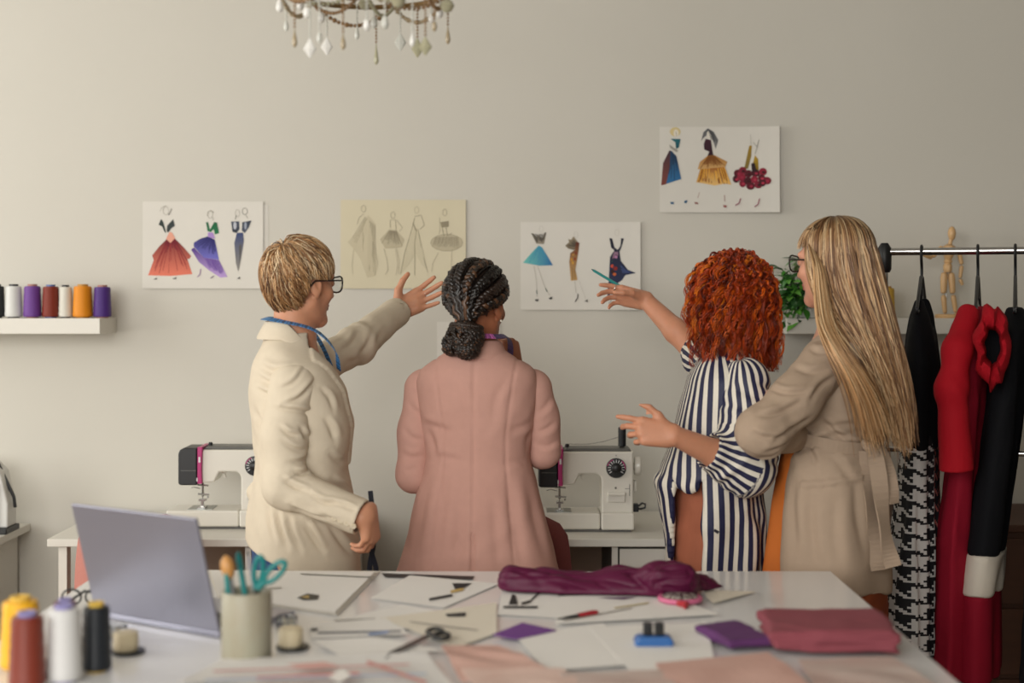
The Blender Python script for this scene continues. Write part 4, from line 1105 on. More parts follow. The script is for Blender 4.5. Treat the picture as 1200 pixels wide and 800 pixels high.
def sleeve(parent, P, R, material, seed, amp=0.004, elbow=1, h=0.0055, name='sleeve', open_end=True, wall=0.006, kk=0.03, attrs=None, freq=8, wrap=None, lines=None):
    P = [np.array(p, float) for p in P]; r = max(R) + 0.03
    lo = np.min(P, axis=0) - r; hi = np.max(P, axis=0) + r
    def build(F):
        F.chain(P, R, kk)
        d = unit(P[-1] - P[-2])
        F.plane(P[-1], d, 0.003)
        if open_end: F.cone(P[-1] - d * 0.05, P[-1] + d * 0.03, R[-1] - wall, R[-1] - wall, 0.0, 's')
    ecum = None
    def disp(V, N):
        s, a, cum = arm_param(V, P)
        se = cum[elbow]; g = np.exp(-((s - se) / 0.075) ** 2); g2 = np.exp(-((s - 0.02) / 0.07) ** 2) * 0.7
        q = np.stack([s + .012 * np.sin(a + seed), .035 * np.cos(a), .035 * np.sin(a)], 1)
        dsp = amp * (g * .8 + 0.25 + g2 * .5) * wav(q, (freq * 1.4, 8, 8), seed) + amp * 0.4 * wav(V, (6, 6, 6), seed + 3)
        if lines: dsp = dsp + creases(V, N, lines)
        end = np.clip((cum[-1] - s) / 0.02, 0, 1)
        return dsp * end
    return garment(name, parent, lo, hi, h, build, material, disp, 1, attrs=attrs)

def strands(name, paths, r, material, parent, cols, sides=3, tip=0.35, rooty=0.7, along=None):
    paths = np.asarray(paths, float); S, N, _ = paths.shape
    T = np.gradient(paths, axis=1); T /= np.linalg.norm(T, axis=2, keepdims=True) + 1e-12
    ref = np.array([0.37, 0.21, 0.9]); ref2 = np.array([0.9, -0.3, 0.1])
    par = np.abs(T @ ref) > 0.95
    U = np.where(par[..., None], ref2, ref); U = U - T * (U * T).sum(2, keepdims=True); U /= np.linalg.norm(U, axis=2, keepdims=True) + 1e-12
    W = np.cross(T, U)
    t = np.linspace(0, 1, N); prof = np.minimum(rooty + (1 - rooty) * t * 6, 1) * np.where(t > 0.6, 1 - (1 - tip) * (t - 0.6) / 0.4, 1)
    rr = (np.ones(S) * r)[:, None] * prof[None]
    ang = [2 * math.pi * k / sides for k in range(sides)]
    V = np.stack([paths + (U * math.cos(a) + W * math.sin(a)) * rr[..., None] for a in ang], 2)   # S,N,sides,3
    idx = np.arange(S * N * sides).reshape(S, N, sides)
    a, b = idx[:, :-1], idx[:, 1:]
    Q = np.stack([a, np.roll(a, -1, 2), np.roll(b, -1, 2), b], -1).reshape(-1, 4)
    c = np.repeat(np.asarray(cols, float), N * sides, 0)
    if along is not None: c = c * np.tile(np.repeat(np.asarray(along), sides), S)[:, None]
    return np_obj(name, V.reshape(-1, 3), Q, material, parent, cols=c)
def hair_mat(name, rough=0.42, spec=0.5):
    return attr_mat(name, 'col', rough, 0.15, 120, 0, 0, 0.0, spec)
def head_pts(H, L):
    A = np.array(H); return np.asarray(L, float) @ A[:3, :3].T + A[:3, 3]
def skull(dirs, lift, c=(0, -0.014, 0.035), r=(0.074, 0.096, 0.086), low=1.4):
    """point on the (elongated below) skull ellipsoid in a direction, lifted"""
    dirs = np.asarray(dirs, float); rz = np.where(dirs[..., 2] < 0, r[2] * low, r[2])
    den = np.sqrt((dirs[..., 0] / r[0]) ** 2 + (dirs[..., 1] / r[1]) ** 2 + (dirs[..., 2] / rz) ** 2)
    p = dirs / den[..., None]; n = np.linalg.norm(p, axis=-1, keepdims=True)
    return np.array(c) + p * (1 + np.asarray(lift)[..., None] / n)

def trousers(parent, M, z_hip, a, b, material, leg_sep=0.085, r_thigh=0.088, r_knee=0.062, r_hem=0.06, cy=0.0):
    w = lambda p: np.array(M @ Vector(p)); c = np.array(M.translation)
    def build(F):
        F.loft(M, [(z_hip - 0.28, a * 0.96, b * 0.95, 0, cy), (z_hip - 0.12, a, b, 0, cy), (z_hip, a * 0.96, b * 0.96, 0, cy), (z_hip + 0.14, a * 0.86, b * 0.92, 0, cy)], 2.2)
        for sx in (-1, 1):
            F.chain([w((sx * leg_sep, cy, z_hip - 0.2)), w((sx * (leg_sep + 0.01), cy + 0.01, 0.46)), w((sx * (leg_sep + 0.015), cy - 0.01, 0.07))], [r_thigh, r_knee, r_hem], 0.03)
        F.plane((0, 0, 0.07), (0, 0, -1))
    lo = c - np.array([0.3, 0.3, 0]); hi = c + np.array([0.3, 0.3, z_hip + 0.2]); lo[2] = 0.03
    return garment('trousers', parent, lo, hi, 0.012, build, material, lambda V, N: 0.004 * wav(V, (8, 8, 12), 4))
def shoes(parent, M, material, sep=0.1):
    for sx in (-1, 1):
        w = lambda p: np.array(M @ Vector(p))
        def build(F):
            F.chain([w((sx * sep, -0.05, 0.045)), w((sx * sep, 0.03, 0.045)), w((sx * (sep + .01), 0.13, 0.03))], [0.042, 0.04, 0.036], 0.02)
            F.cone(w((sx * sep, -0.03, 0.05)), w((sx * sep, -0.03, 0.12)), 0.036, 0.036, 0.03)
            F.plane((0, 0, 0.0), (0, 0, -1)); F.plane((0, 0, 0.115), (0, 0, 1))
        c = w((sx * sep, 0.03, 0.05))
        garment('shoe', parent, c - 0.2 * np.array([1, 1, .3]), c + 0.2 * np.array([1, 1, .5]), 0.009, build, material)

def ribbon(name, pts, outs, width, material, parent, thick=0.0016, u_attr=True):
    """flat band: centre points, outward direction for each, real thickness"""
    P = [Vector(p) for p in pts]; V = []; u = 0; us = []
    for i, p in enumerate(P):
        t = (P[min(i + 1, len(P) - 1)] - P[max(i - 1, 0)]).normalized(); o = Vector(outs[i]); o = (o - t * o.dot(t)).normalized(); s = t.cross(o)
        if i: u += (p - P[i - 1]).length
        for a, b in ((-1, -1), (1, -1), (1, 1), (-1, 1)): V.append(p + s * (a * width / 2) + o * (b * thick / 2)); us.append(u)
    F = []
    for i in range(len(P) - 1):
        for k in range(4): F.append((i * 4 + k, i * 4 + (k + 1) % 4, i * 4 + 4 + (k + 1) % 4, i * 4 + 4 + k))
    F += [(3, 2, 1, 0), tuple(len(V) - 4 + k for k in range(4))]
    return np_obj(name, V, np.array(F), material, parent, smooth=False, attrs={'u': us})
def tape_mat(name, c1, c2=None, split=0.0):
    m = bpy.data.materials.new(name); t = NT(m)
    u = t.attr('u'); f = t.math('FRACT', t.math('MULTIPLY', u, 100.0)); tick = t.math('LESS_THAN', f, 0.22)
    f2 = t.math('FRACT', t.math('MULTIPLY', u, 100.0 / 2.0)); num = t.math('MULTIPLY', t.math('LESS_THAN', t.math('ABSOLUTE', t.math('SUBTRACT', f2, 0.5)), 0.22), t.math('GREATER_THAN', t.noise(t.coord(), 350, 1), 0.5))
    base = lin(c1) if c2 is None else t.mix(t.math('GREATER_THAN', u, split), lin(c1), lin(c2))
    col = t.mix(t.math('MULTIPLY', t.math('MAXIMUM', tick, num), 0.75), base, lin('#15202c'))
    t.link(col, t.b.inputs['Base Color']); t.b.inputs['Roughness'].default_value = 0.5
    return m
def smooth_path(pts, n):
    P = np.array([list(p) for p in pts], float); P = np.vstack([2 * P[0] - P[1], P, 2 * P[-1] - P[-2]]); out = []
    m = len(P) - 3
    for i in range(n):
        f = i / (n - 1) * m; k = min(int(f), m - 1); t = f - k; a, b, c, d = P[k:k + 4]
        out.append(0.5 * ((2 * b) + (c - a) * t + (2 * a - 5 * b + 4 * c - d) * t * t + (3 * b - 3 * c + d - a) * t ** 3))
    return np.array(out)
def collar(parent, M, z, r_in, material, h=0.034, spread=0.022, drop=0.10, cy=-0.012, name='collar', ay=0.95, front=150, lap=0.03):
    """folded jacket collar: stands at the nape, turns down and runs into the lapels"""
    n = 41; rows = []
    for i in range(n):
        a = math.radians(-front + 2 * front * i / (n - 1)); f = max(0.0, (abs(a) - 1.2) / (math.radians(front) - 1.2))     # 0 at nape .. 1 at front
        dz = -drop * f ** 1.4; sx, sy = math.sin(a), -math.cos(a)
        rr = r_in + lap * f
        def p(r, zz): return M @ Vector((sx * r, cy + sy * r * ay + 0.03 * f, z + zz + dz))
        hh = h * (1 - 0.45 * f)
        rows.append([p(rr, -0.012), p(rr - 0.003, hh * 0.9), p(rr + 0.002, hh), p(rr + 0.009, hh * 0.92), p(rr + spread, -0.012 - 0.018 * f), p(rr + spread + 0.001, -0.020 - 0.02 * f), p(rr + spread - 0.006, -0.019 - 0.02 * f), p(rr + 0.006, hh * 0.6)])
    mb = MB(); mb.rings(rows)
    return mb.obj(name, material, parent, smooth=True)
def glasses(parent, H, color='#141416', style=1.0):
    M_f = mat('glasses_black', color, 0.25, var=0.02, coat=0.3); g = None
    m = MB(); m.M = H
    for sx in (-1, 1):
        lp = []
        for k in range(20):
            a = 2 * math.pi * k / 20; cx, cz = math.copysign(abs(math.cos(a)) ** 0.75, math.cos(a)), math.copysign(abs(math.sin(a)) ** 0.75, math.sin(a))
            lift = 0.006 * max(0, cx * sx) * max(0, cz)
            lp.append((sx * 0.036 + 0.029 * cx, 0.104 - 0.006 * abs(sx * 0.036 + 0.029 * cx) / 0.065, 0.006 + 0.0225 * cz + lift))
        m.tube(lp, 0.0026, 6, closed=True)
    m.tube([(-0.009, 0.105, 0.012), (0, 0.108, 0.015), (0.009, 0.105, 0.012)], 0.002, 6)
    g = m.obj('glasses', M_f, parent, smooth=True)
    for sx in (-1, 1):
        m = MB(); m.M = H
        m.tube([(sx * 0.066, 0.097, 0.019), (sx * 0.076, 0.085, 0.017), (sx * 0.080, 0.03, 0.012), (sx * 0.081, -0.012, 0.008), (sx * 0.079, -0.03, -0.012)], 0.0027, 6)
        m.obj('temple', M_f, g, smooth=True)
        m = MB(); m.M = H
        vs = [(sx * 0.036 + 0.027 * math.copysign(abs(math.cos(a)) ** 0.75, math.cos(a)), 0.1015, 0.006 + 0.0205 * math.copysign(abs(math.sin(a)) ** 0.75, math.sin(a))) for a in [2 * math.pi * k / 20 for k in range(20)]]
        m.rings([[(x, y, z) for x, y, z in vs], [(x, y + 0.0012, z) for x, y, z in vs]])
        m.obj('lens', mat('lens_glass', '#f4f6f6', 0.02, trans=1.0, var=0.0), g)
    return g
def cloth(name, rough=0.85, bump=0.25, bscale=450, sheen=0.0, var=0.05, vscale=40):
    return attr_mat(name, 'col', rough, var, vscale, bump, bscale, sheen, 0.3)
def body_common(F, M, prof, legs_hip, arms, grow=-0.022, sep=0.08):
    """torso, arms and legs under the clothes, all in the same field"""
    F.loft(M, [r for r in prof], 2.2, 0.0, 'u', grow)
    w = lambda p: np.array(M @ Vector(p))
    for sx in (-1, 1):
        F.chain([w((sx * sep, 0, legs_hip)), w((sx * (sep + .01), 0.01, 0.46)), w((sx * (sep + .015), -0.01, 0.09)), w((sx * (sep + .015), 0.07, 0.05))], [0.075, 0.048, 0.034, 0.03], 0.02)
    for P, R in arms: F.chain([np.array(p) for p in P], R, 0.015)
def big_block(M, ztop):
    c = np.array(M.translation); return (np.array([c[0] - 0.75, c[1] - 0.6, 0.02]), np.array([c[0] + 0.75, c[1] + 0.75, ztop]), 0.014)
def cut_block(Fd, boxes):
    pass
def box_around(pts, m): P = np.array([list(p) for p in pts]); return P.min(0) - m, P.max(0) + m

# ------------------------------------------------------------------ woman in cream blazer
def person_cream():
    M = frame(X(350, 3.8), 3.8, 75); w = lambda p: np.array(M @ Vector(p))
    P = thing('person', (M.translation.x, 3.8, 0), 'woman with short blonde hair in cream blazer pointing with open hand', 'person')
    hc = at(353, 333, 3.8); H = head_matrix(hc, 45, -4, 0, 0.93); nb = w((0, -0.015, 1.375))
    prof = [(.74, .20, .155, 0, .01), (.90, .19, .145, 0, .01), (1.04, .165, .122, 0, .008), (1.16, .18, .130, 0, .008), (1.25, .185, .126, 0, -.005), (1.315, .165, .10, 0, -.02), (1.36, .115, .078, 0, -.025), (1.402, .072, .064, 0, -.025)]
    sR, eR, wR = w((.142, -.03, 1.268)), np.array(at(335, 570, 3.62)), np.array(at(424, 606, 3.57))
    sL, wL = w((-.145, .04, 1.285)), np.array(at(467, 364, 4.40)); eL = sL * .48 + wL * .52 + np.array([0.0, 0, -0.015])
    hR = hand_matrix(at(432, 598, 3.58), (0.10, 0.05, -1), (0.9, -0.45, 0.1), 0.88)
    hL = hand_matrix(at(464, 364, 4.41), (.885, .1, .44), (.05, .95, -.22), 1.0)
    tips = {}
    def build(F):
        add_head(F, H, nb)
        body_common(F, M, prof, 0.82, [([sR, eR, wR], [.045, .038, .026]), ([sL, eL, wL], [.045, .038, .026])], -0.025)
        F.cone(wR, np.array(at(430, 604, 3.575)), .026, .024, .01); 
        add_hand(F, hR, -1, [(35, 40, 20), (38, 45, 25), (40, 45, 25), (42, 45, 25)], (3, 1, -2, -5), ((.6, .7, -.4), (.3, .9, -.3), (.1, 1, -.1)))
        add_hand(F, hL, 1, [(4, 6, 4), (6, 8, 5), (8, 8, 6), (8, 10, 6)], (10, 2, -5, -12), ((.85, .5, -.25), (.62, .75, -.1), (.45, .88, 0.05)))
    hb = box_around([hc], 0.17); hb[0][2] -= 0.06
    make_body(P, 'skin_fair', '#c98f70', '#a85c50', [(*hb, 0.0036), (*box_around([hL.translation, hL @ Vector((0, .17, 0))], 0.055), 0.0027), (*box_around([hR.translation, hR @ Vector((0, .14, 0))], 0.06), 0.003), big_block(M, 1.40)], build, H)
    eyes(P, H, 0)
    base = lin('#d2c5b0'); navy = lin('#20264a')
    LS1 = [([(323, 478), (348, 481), (376, 487)], 2.7, .009), ([(333, 474), (352, 465), (371, 444)], 2.5, .009), ([(327, 500), (338, 508), (350, 511)], 2.5, .008), ([(330, 517), (345, 526), (360, 528)], 2.5, .008), ([(343, 553), (356, 554), (371, 548)], 2.5, .009),
           ([(330, 560), (345, 570), (362, 577)], 2.5, .009), ([(338, 541), (352, 540), (368, 533)], 2.5, .006), ([(362, 579), (378, 588), (392, 590)], 2.5, .008), ([(340, 592), (360, 603), (382, 609)], 2.5, .008), ([(382, 588), (402, 592), (424, 600)], 2.5, .006), ([(352, 500), (360, 512), (372, 515)], 2.5, .008), ([(328, 455), (345, 447), (358, 430)], 2.5, .006), ([(372, 600), (395, 612)], 2.5, .004)]
    LN1 = [([(298, 478), (306, 495), (316, 512)], 3.0, .011), ([(302, 498), (312, 515), (324, 528)], 3.0, .011), ([(300, 455), (312, 462), (328, 464)], 3.0, .009), ([(304, 428), (322, 436), (345, 434)], 3.4, .009), ([(300, 440), (318, 450), (340, 452)], 3.0, .008), ([(380, 490), (388, 502), (392, 516)], 3.0, .008),
           ([(388, 562), (404, 570), (424, 577)], 3.0, .008), ([(324, 600), (328, 618), (336, 640)], 3.4, .011), ([(356, 612), (366, 628), (378, 646)], 3.4, .011), ([(338, 606), (342, 625), (352, 645)], 3.0, .009), ([(312, 590), (316, 612), (322, 632)], 3.0, .008), ([(385, 615), (398, 632), (412, 650)], 3.4, .008), ([(314, 545), (320, 560), (322, 580)], 3.0, .009), ([(384, 530), (396, 540), (412, 542)], 3.0, .006), ([(376, 455), (386, 466), (390, 480)], 2.5, .006)]
    mt = cloth('cream_linen')
    def bld(F):
        F.loft(M, prof, 2.25)
        F.cone(at(314, 548, 3.87), at(297, 577, 3.90), 0.012, 0.020, 0.03, flat=.5, fdir=(.3, 1, 0)); F.cone(at(312, 590, 3.87), at(297, 577, 3.90), 0.02, 0.012, 0.03)
        F.plane((-.677, 0, .835), (-.34, 0, -1), .004)
        F.func(lambda d, x, y, z: np.where(z < .95, np.maximum(d, -(d + .014)), d))
    def disp(V, N):
        L = loc(V, M); f = creases(V, N, LN1) + wav(L, (5, 5, 6), 11) * .004 + .002 * np.sin(L[:, 2] * 70 + L[:, 0] * 40 + 3 * wav(L, (5, 5, 5), 12)) * np.clip((1.2 - L[:, 2]) * 4, 0, 1) * np.clip((L[:, 2] - .95) * 8, 0, 1)
        vl = .012 + np.clip(L[:, 2] - 1.05, 0, 1) * .26; fr = (L[:, 1] > 0.02) & (L[:, 2] > 1.05)
        f += np.where(fr & (np.abs(L[:, 0]) < vl), -.016, 0) + np.where(fr & (np.abs(L[:, 0]) >= vl) & (np.abs(L[:, 0]) < vl + .055), .006, 0)
        f += -.0035 * np.exp(-(L[:, 0] / .005) ** 2) * (L[:, 1] < 0)
        f += -.004 * ((np.abs(L[:, 2] - .93 + .1 * L[:, 1]) < .006) & (L[:, 0] > .05) & (L[:, 1] > .0))
        return f
    def cols(V):
        L = loc(V, M); vl = .006 + np.clip(L[:, 2] - 1.05, 0, 1) * .26; c = np.tile(np.array(base), (len(V), 1))
        c[(L[:, 1] > 0.02) & (L[:, 2] > 1.05) & (np.abs(L[:, 0]) < vl)] = navy; return c
    lo, hi = w((0, 0, .73)) - np.array([.3, .3, 0]), w((0, 0, 1.412)) + np.array([.3, .3, 0])
    J = garment('blazer', P, lo, hi, .005, bld, mt, disp, 1, cols); 
    one = lambda V: np.tile(np.array(base), (len(V), 1))
    def slv(*a, **k):
        o = sleeve(*a, **k); me = o.data; ca = me.color_attributes.new('col', 'FLOAT_COLOR', 'POINT'); n = len(me.vertices)
        c4 = np.ones((n, 4), np.float32); c4[:, :3] = base; ca.data.foreach_set('color', c4.ravel()); return o
    s1 = slv(J, [sR, sR * .5 + eR * .5 + np.array([-.012, 0, 0]), eR, wR], [.060, .056, .053, .046], mt, 3, .004, 2, h=.004, lines=LS1)
    slv(J, [sL, eL, wL], [.060, .053, .045], mt, 7, .004, 1, h=.0045, lines=[([(398, 412), (412, 402), (420, 388)], 3, .005), ([(418, 418), (430, 405), (436, 388)], 3, .005), ([(440, 402), (448, 388)], 3, .004), ([(405, 425), (425, 420)], 3, .004)])
    d = unit(wR - eR); up = unit(np.cross(d, (0, -1, 0)))
    for k in range(4):
        c = wR - d * (.018 + .018 * k) + np.array([0, -.041, 0]) - np.array([0, 0, .022])
        m = MB(); m.M = Matrix.Translation(c) @ Matrix.Rotation(math.pi / 2, 4, 'X'); m.lathe([(.007, 0), (.0075, .002), (.006, .004), (.001, .0035)], 12)
        m.obj('button', mat('button_cream', '#cbbda4', .4), s1, smooth=True)
    co = collar(J, M, 1.402, .062, mt, .028, .030, .17, -.022); me = co.data
    ca = me.color_attributes.new('col', 'FLOAT_COLOR', 'POINT'); c4 = np.ones((len(me.vertices), 4), np.float32); c4[:, :3] = base; ca.data.foreach_set('color', c4.ravel())
    # jeans, shoes
    trousers(P, M, .88, .165, .128, mat('denim', '#2d4470', .85, var=.25, vscale=60, bump=.3, bscale=500, stretch=(1, 1, .2)), cy=.0)
    shoes(P, M, mat('shoe_black', '#1c1a1a', .4))
    # bag strap hanging at her side
    st = smooth_path([at(434, 575, 3.70), at(437, 610, 3.68), at(434, 640, 3.68), at(441, 668, 3.70), at(441, 700, 3.71), at(433, 668, 3.71), at(438, 635, 3.70), at(436, 600, 3.7)], 30)
    ribbon('strap', st, [(0.3, -1, 0)] * 30, .013, mat('navy_strap', '#171a28', .7), J)
    # ring on the hand
    rp = np.array(hL @ Vector((.0085, .103, .001))); fd = Vector((.885, .1, .44)).normalized()
    m = MB(); u = fd.orthogonal().normalized(); v = fd.cross(u); m.tube([Vector(rp) + (u * math.cos(t * math.pi / 6) + v * math.sin(t * math.pi / 6)) * .0096 for t in range(12)], .0014, 6, closed=True)
    m.obj('ring', mat('silver', '#d8d6d0', .2, 1.0), P, smooth=True)
    # hair
    rg = np.random.default_rng(4); S = 4600; N = 11
    e3 = unit((0, -.62, .78)); e1 = unit(np.cross((1, 0, 0), e3)) ; e2 = np.array([1, 0, 0.])
    phi = rg.uniform(0, 2 * math.pi, S); th0 = np.sqrt(rg.uniform(0, 1, S)) * 1.75; ln = rg.uniform(.5, .95, S)
    tt = np.linspace(0, 1, 30); th = th0[:, None] + ln[:, None] * tt; ph = phi[:, None] + .35 * tt * rg.normal(0, .5, S)[:, None]
    D = np.cos(th)[..., None] * e3 + np.sin(th)[..., None] * (np.cos(ph)[..., None] * e1 + np.sin(ph)[..., None] * e2)
    lay = rg.uniform(.003, .019, S)[:, None]
    lift = lay * np.clip(.35 + 1.3 * np.sin(tt * 2.3), 0, 1.2) * np.clip(1.25 - .42 * np.maximum(th - .9, 0), .3, 1)
    L = skull(D, lift, low=1.45)
    ok = ~((L[..., 1] > .055) & (L[..., 2] < .035)) & ~((L[..., 1] > -.03) & (L[..., 1] <= .055) & (L[..., 2] < .012)) & ~((L[..., 1] <= -.03) & (L[..., 2] < -.10))
    last = np.where(ok.all(1), 29, np.argmin(ok, 1) - 1); keep = last > 8; L, last = L[keep], last[keep]
    ii = np.linspace(0, 1, N)[None] * last[:, None]; i0 = np.floor(ii).astype(int); i1 = np.minimum(i0 + 1, 29); fr = (ii - i0)[..., None]
    r_ = np.arange(len(L))[:, None]; Lp = L[r_, i0] * (1 - fr) + L[r_, i1] * fr
    zc = Lp[:, N // 2, 2]; pal = np.array([lin('#94663e'), lin('#bb8d5c'), lin('#dcb688'), lin('#efd6b0'), lin('#5c3a20')])
    pr = np.stack([np.where(zc > .0, .17, .34), np.full(len(zc), .3), np.where(zc > .02, .27, .12), np.where(zc > .03, .20, .04), np.where(zc > .0, .06, .2)], 1); pr /= pr.sum(1, keepdims=True)
    pick = (rg.uniform(0, 1, len(zc))[:, None] > np.cumsum(pr, 1)).sum(1)
    grp = (np.sin(np.arctan2(Lp[:, N // 2, 0], Lp[:, N // 2, 1]) * 17 + 3 * np.sin(zc * 60)) * .5 + .5)[:, None]
    hb_ = strands('hair', head_pts(H, Lp), rg.uniform(.0008, .0015, len(Lp)), hair_mat('hair_blonde_short'), P, pal[pick] * (.75 + .45 * grp))
    cap_under(hb_, H, '#7d5d39', lambda x, y, z: ~((y > .05) & (z < .04)) & ~((y > -.028) & (z < .016)) & (z > -.07), .003)
    glasses(P, H)
    # blue measuring tape round the neck
    pts = smooth_path([w((-.055, .13, 1.12)), w((-.075, .115, 1.25)), w((-.080, .05, 1.395)), w((-.062, -.05, 1.432)), w((0, -.092, 1.437)), w((.062, -.062, 1.432)), w((.086, .03, 1.408)), w((.082, .085, 1.355)), w((.055, .10, 1.30))], 46)
    outs = [Vector((p[0] - w((0, -.01, 0))[0], p[1] - w((0, -.01, 0))[1], .25)) for p in pts]
    tag(ribbon('measuring_tape', pts, outs, .02, tape_mat('tape_blue', '#3f86c4'), None), 'blue measuring tape round the neck of the blonde woman in cream', 'measuring tape')
    return P

def cap_under(parent, H, color, ok, lift):
    """thin scalp of hair under the strands"""
    n, m_ = 110, 70; V = []; G = []
    for j in range(m_ + 1):
        for i in range(n):
            th = math.pi * j / m_; ph = 2 * math.pi * i / n; V.append((math.sin(th) * math.cos(ph), math.sin(th) * math.sin(ph), math.cos(th)))
    L = skull(np.array(V), np.full(len(V), lift), low=1.4); good = np.array([ok(*p) for p in L]); Q = []
    for j in range(m_):
        for i in range(n):
            q = (j * n + i, j * n + (i + 1) % n, (j + 1) * n + (i + 1) % n, (j + 1) * n + i)
            if good[list(q)].all(): Q.append(q)
    o = np_obj('hair_base', head_pts(H, L), np.array(Q)[:, ::-1], mat('hair_base' + color, color, .6, var=.15, vscale=60), parent)
    md = o.modifiers.new('thickness', 'SOLIDIFY'); md.thickness = .002; md.offset = -1
    return o

def set_cols(o, c):
    me = o.data; ca = me.color_attributes.new('col', 'FLOAT_COLOR', 'POINT'); c4 = np.ones((len(me.vertices), 4), np.float32); c4[:, :3] = c
    ca.data.foreach_set('color', c4.ravel()); return o

# ------------------------------------------------------------------ woman in pink blazer
def person_pink():
    d0 = 3.95; M = frame(X(560, d0), d0, 4); w = lambda p: np.array(M @ Vector(p))
    P = thing('person', (M.translation.x, d0, 0), 'woman with braided dark hair bun in dusty pink blazer seen from behind', 'person')
    hc = at(559, 358, d0); H = head_matrix(hc, 25, -2, 3, 0.94); nb = w((0, -0.01, 1.35))
    prof = [(.66, .25, .17, 0, .0), (.737, .228, .158, 0, 0), (.896, .184, .14, 0, 0), (1.05, .146, .115, 0, 0), (1.19, .165, .125, 0, 0), (1.255, .172, .116, 0, -.005), (1.292, .160, .10, 0, -.012), (1.318, .122, .08, 0, -.02), (1.352, .066, .06, 0, -.02)]
    sL, eL, wL = w((-.150, .015, 1.236)), np.array(at(486, 556, 3.96)), np.array(at(545, 548, 4.17))
    sR, eR, wR = w((.150, .015, 1.236)), np.array(at(636, 528, 3.97)), np.array(at(606, 441, 4.14))
    hR = hand_matrix(at(603, 430, 4.13), (-.2, .05, 1), (.75, -.6, .1), .9)
    hL = hand_matrix(wL, (.95, .25, .1), (0, -.3, .9), .9)
    def build(F):
        add_head(F, H, nb, .050)
        body_common(F, M, prof, .8, [([sL, eL, wL], [.042, .036, .024]), ([sR, eR, wR], [.042, .036, .024])], -.025)
        add_hand(F, hR, -1, [(55, 70, 45), (58, 72, 45), (60, 72, 45), (60, 72, 45)], (2, 0, -2, -4), ((.5, .75, -.4), (.1, .8, -.6), (-.3, .8, -.4)))
        add_hand(F, hL, 1, [(20, 20, 15)] * 4, (2, 0, -2, -4), ((.6, .7, -.3), (.4, .9, -.2), (.2, 1, 0)))
    hb = box_around([hc], .17); hb[0][2] -= .04
    make_body(P, 'skin_brown', '#9a5f42', '#7a3f38', [(*hb, .0036), (*box_around([hR.translation, hR @ Vector((0, .12, 0))], .06), .003), (*box_around([hL.translation, hL @ Vector((0, .15, 0))], .06), .0034), big_block(M, 1.36)], build, H)
    eyes(P, H, 0)
    base = np.array(lin('#c4978a')); mt = cloth('pink_wool')
    LN2 = [([(494, 494), (508, 500), (530, 506)], 4, .005), ([(498, 500), (506, 518), (512, 536)], 4, .006), ([(632, 494), (622, 510), (618, 528)], 4, .006), ([(630, 490), (612, 500), (598, 504)], 4, .004), ([(504, 540), (520, 536), (540, 540)], 4, .003), ([(622, 545), (606, 540), (588, 544)], 4, .003),
           ([(500, 560), (494, 600), (486, 650)], 6, .006), ([(520, 570), (516, 610), (508, 665)], 6, .005), ([(596, 560), (602, 610), (612, 665)], 6, .006), ([(618, 560), (628, 610), (640, 660)], 6, .006), ([(540, 590), (538, 630), (536, 668)], 6, .004), ([(578, 580), (580, 620), (584, 668)], 6, .004), ([(530, 440), (545, 470), (550, 505)], 5, .003), ([(596, 440), (582, 465), (576, 500)], 5, .003)]
    def bld(F):
        F.loft(M, prof, 2.3)
        F.func(lambda d, x, y, z: np.where(z < .9, np.maximum(d, -(d + .014)), d))
    def disp(V, N):
        L = loc(V, M); bk = L[:, 1] < .02
        f = wav(L, (5, 5, 5), 21) * .0025 + creases(V, N, LN2)
        # drag lines from the armholes towards the waist, soft vertical drape below
        dr = np.abs(L[:, 0]) + (L[:, 2] - 1.18) * .55
        f += .0015 * np.sin(dr * 55 + .8 * wav(L, (6, 6, 6), 3)) * np.exp(-((L[:, 2] - 1.12) / .09) ** 2) * np.clip(np.abs(L[:, 0]) * 9, 0, 1) * bk
        f += .006 * np.sin(L[:, 0] * 42 + .6) * np.clip((1.0 - L[:, 2]) * 3.2, 0, 1)
        f += -.0045 * np.exp(-(L[:, 0] / .0045) ** 2) * bk - .007 * np.exp(-(L[:, 0] / .006) ** 2) * bk * (L[:, 2] < .86)
        for sx in (-1, 1): f += -.003 * np.exp(-((L[:, 0] - sx * (.085 + .10 * np.clip(1.05 - L[:, 2], 0, 1) + .14 * np.clip(L[:, 2] - 1.12, 0, 1))) / .0045) ** 2) * bk
        return f
    lo, hi = w((0, 0, .655)) - np.array([.31, .3, 0]), w((0, 0, 1.355)) + np.array([.31, .3, 0])
    J = set_cols(garment('blazer', P, lo, hi, .0055, bld, mt, disp), base)
    set_cols(sleeve(J, [sL, sL * .5 + eL * .5 + np.array([-.006, 0, 0]), eL, wL], [.058, .051, .046, .042], mt, 5, .003, 2, h=.0042, lines=[([(472, 500), (482, 512), (496, 516)], 3.2, .004), ([(470, 530), (482, 536), (496, 534)], 3.2, .004), ([(478, 470), (488, 482), (498, 486)], 3.2, .004), ([(474, 552), (488, 548)], 3, .003)]), base)
    set_cols(sleeve(J, [sR, sR * .5 + eR * .5 + np.array([.006, 0, 0]), eR, wR], [.058, .051, .046, .042], mt, 9, .003, 2, h=.0042, lines=[([(652, 492), (642, 502), (630, 506)], 3.2, .004), ([(654, 515), (642, 522), (630, 520)], 3.2, .004), ([(646, 465), (638, 478), (628, 484)], 3.2, .004)]), base)
    set_cols(collar(J, M, 1.345, .060, mt, .030, .026, .14, -.02), base)
    a, b = w((-.185, -.062, .90)), w((-.20, -.01, .885))
    trousers(P, M, .86, .165, .125, mat('dark_trousers', '#2b2a2e', .85)); shoes(P, M, MATS.get('shoe_black') or mat('shoe_black', '#1c1a1a', .4))
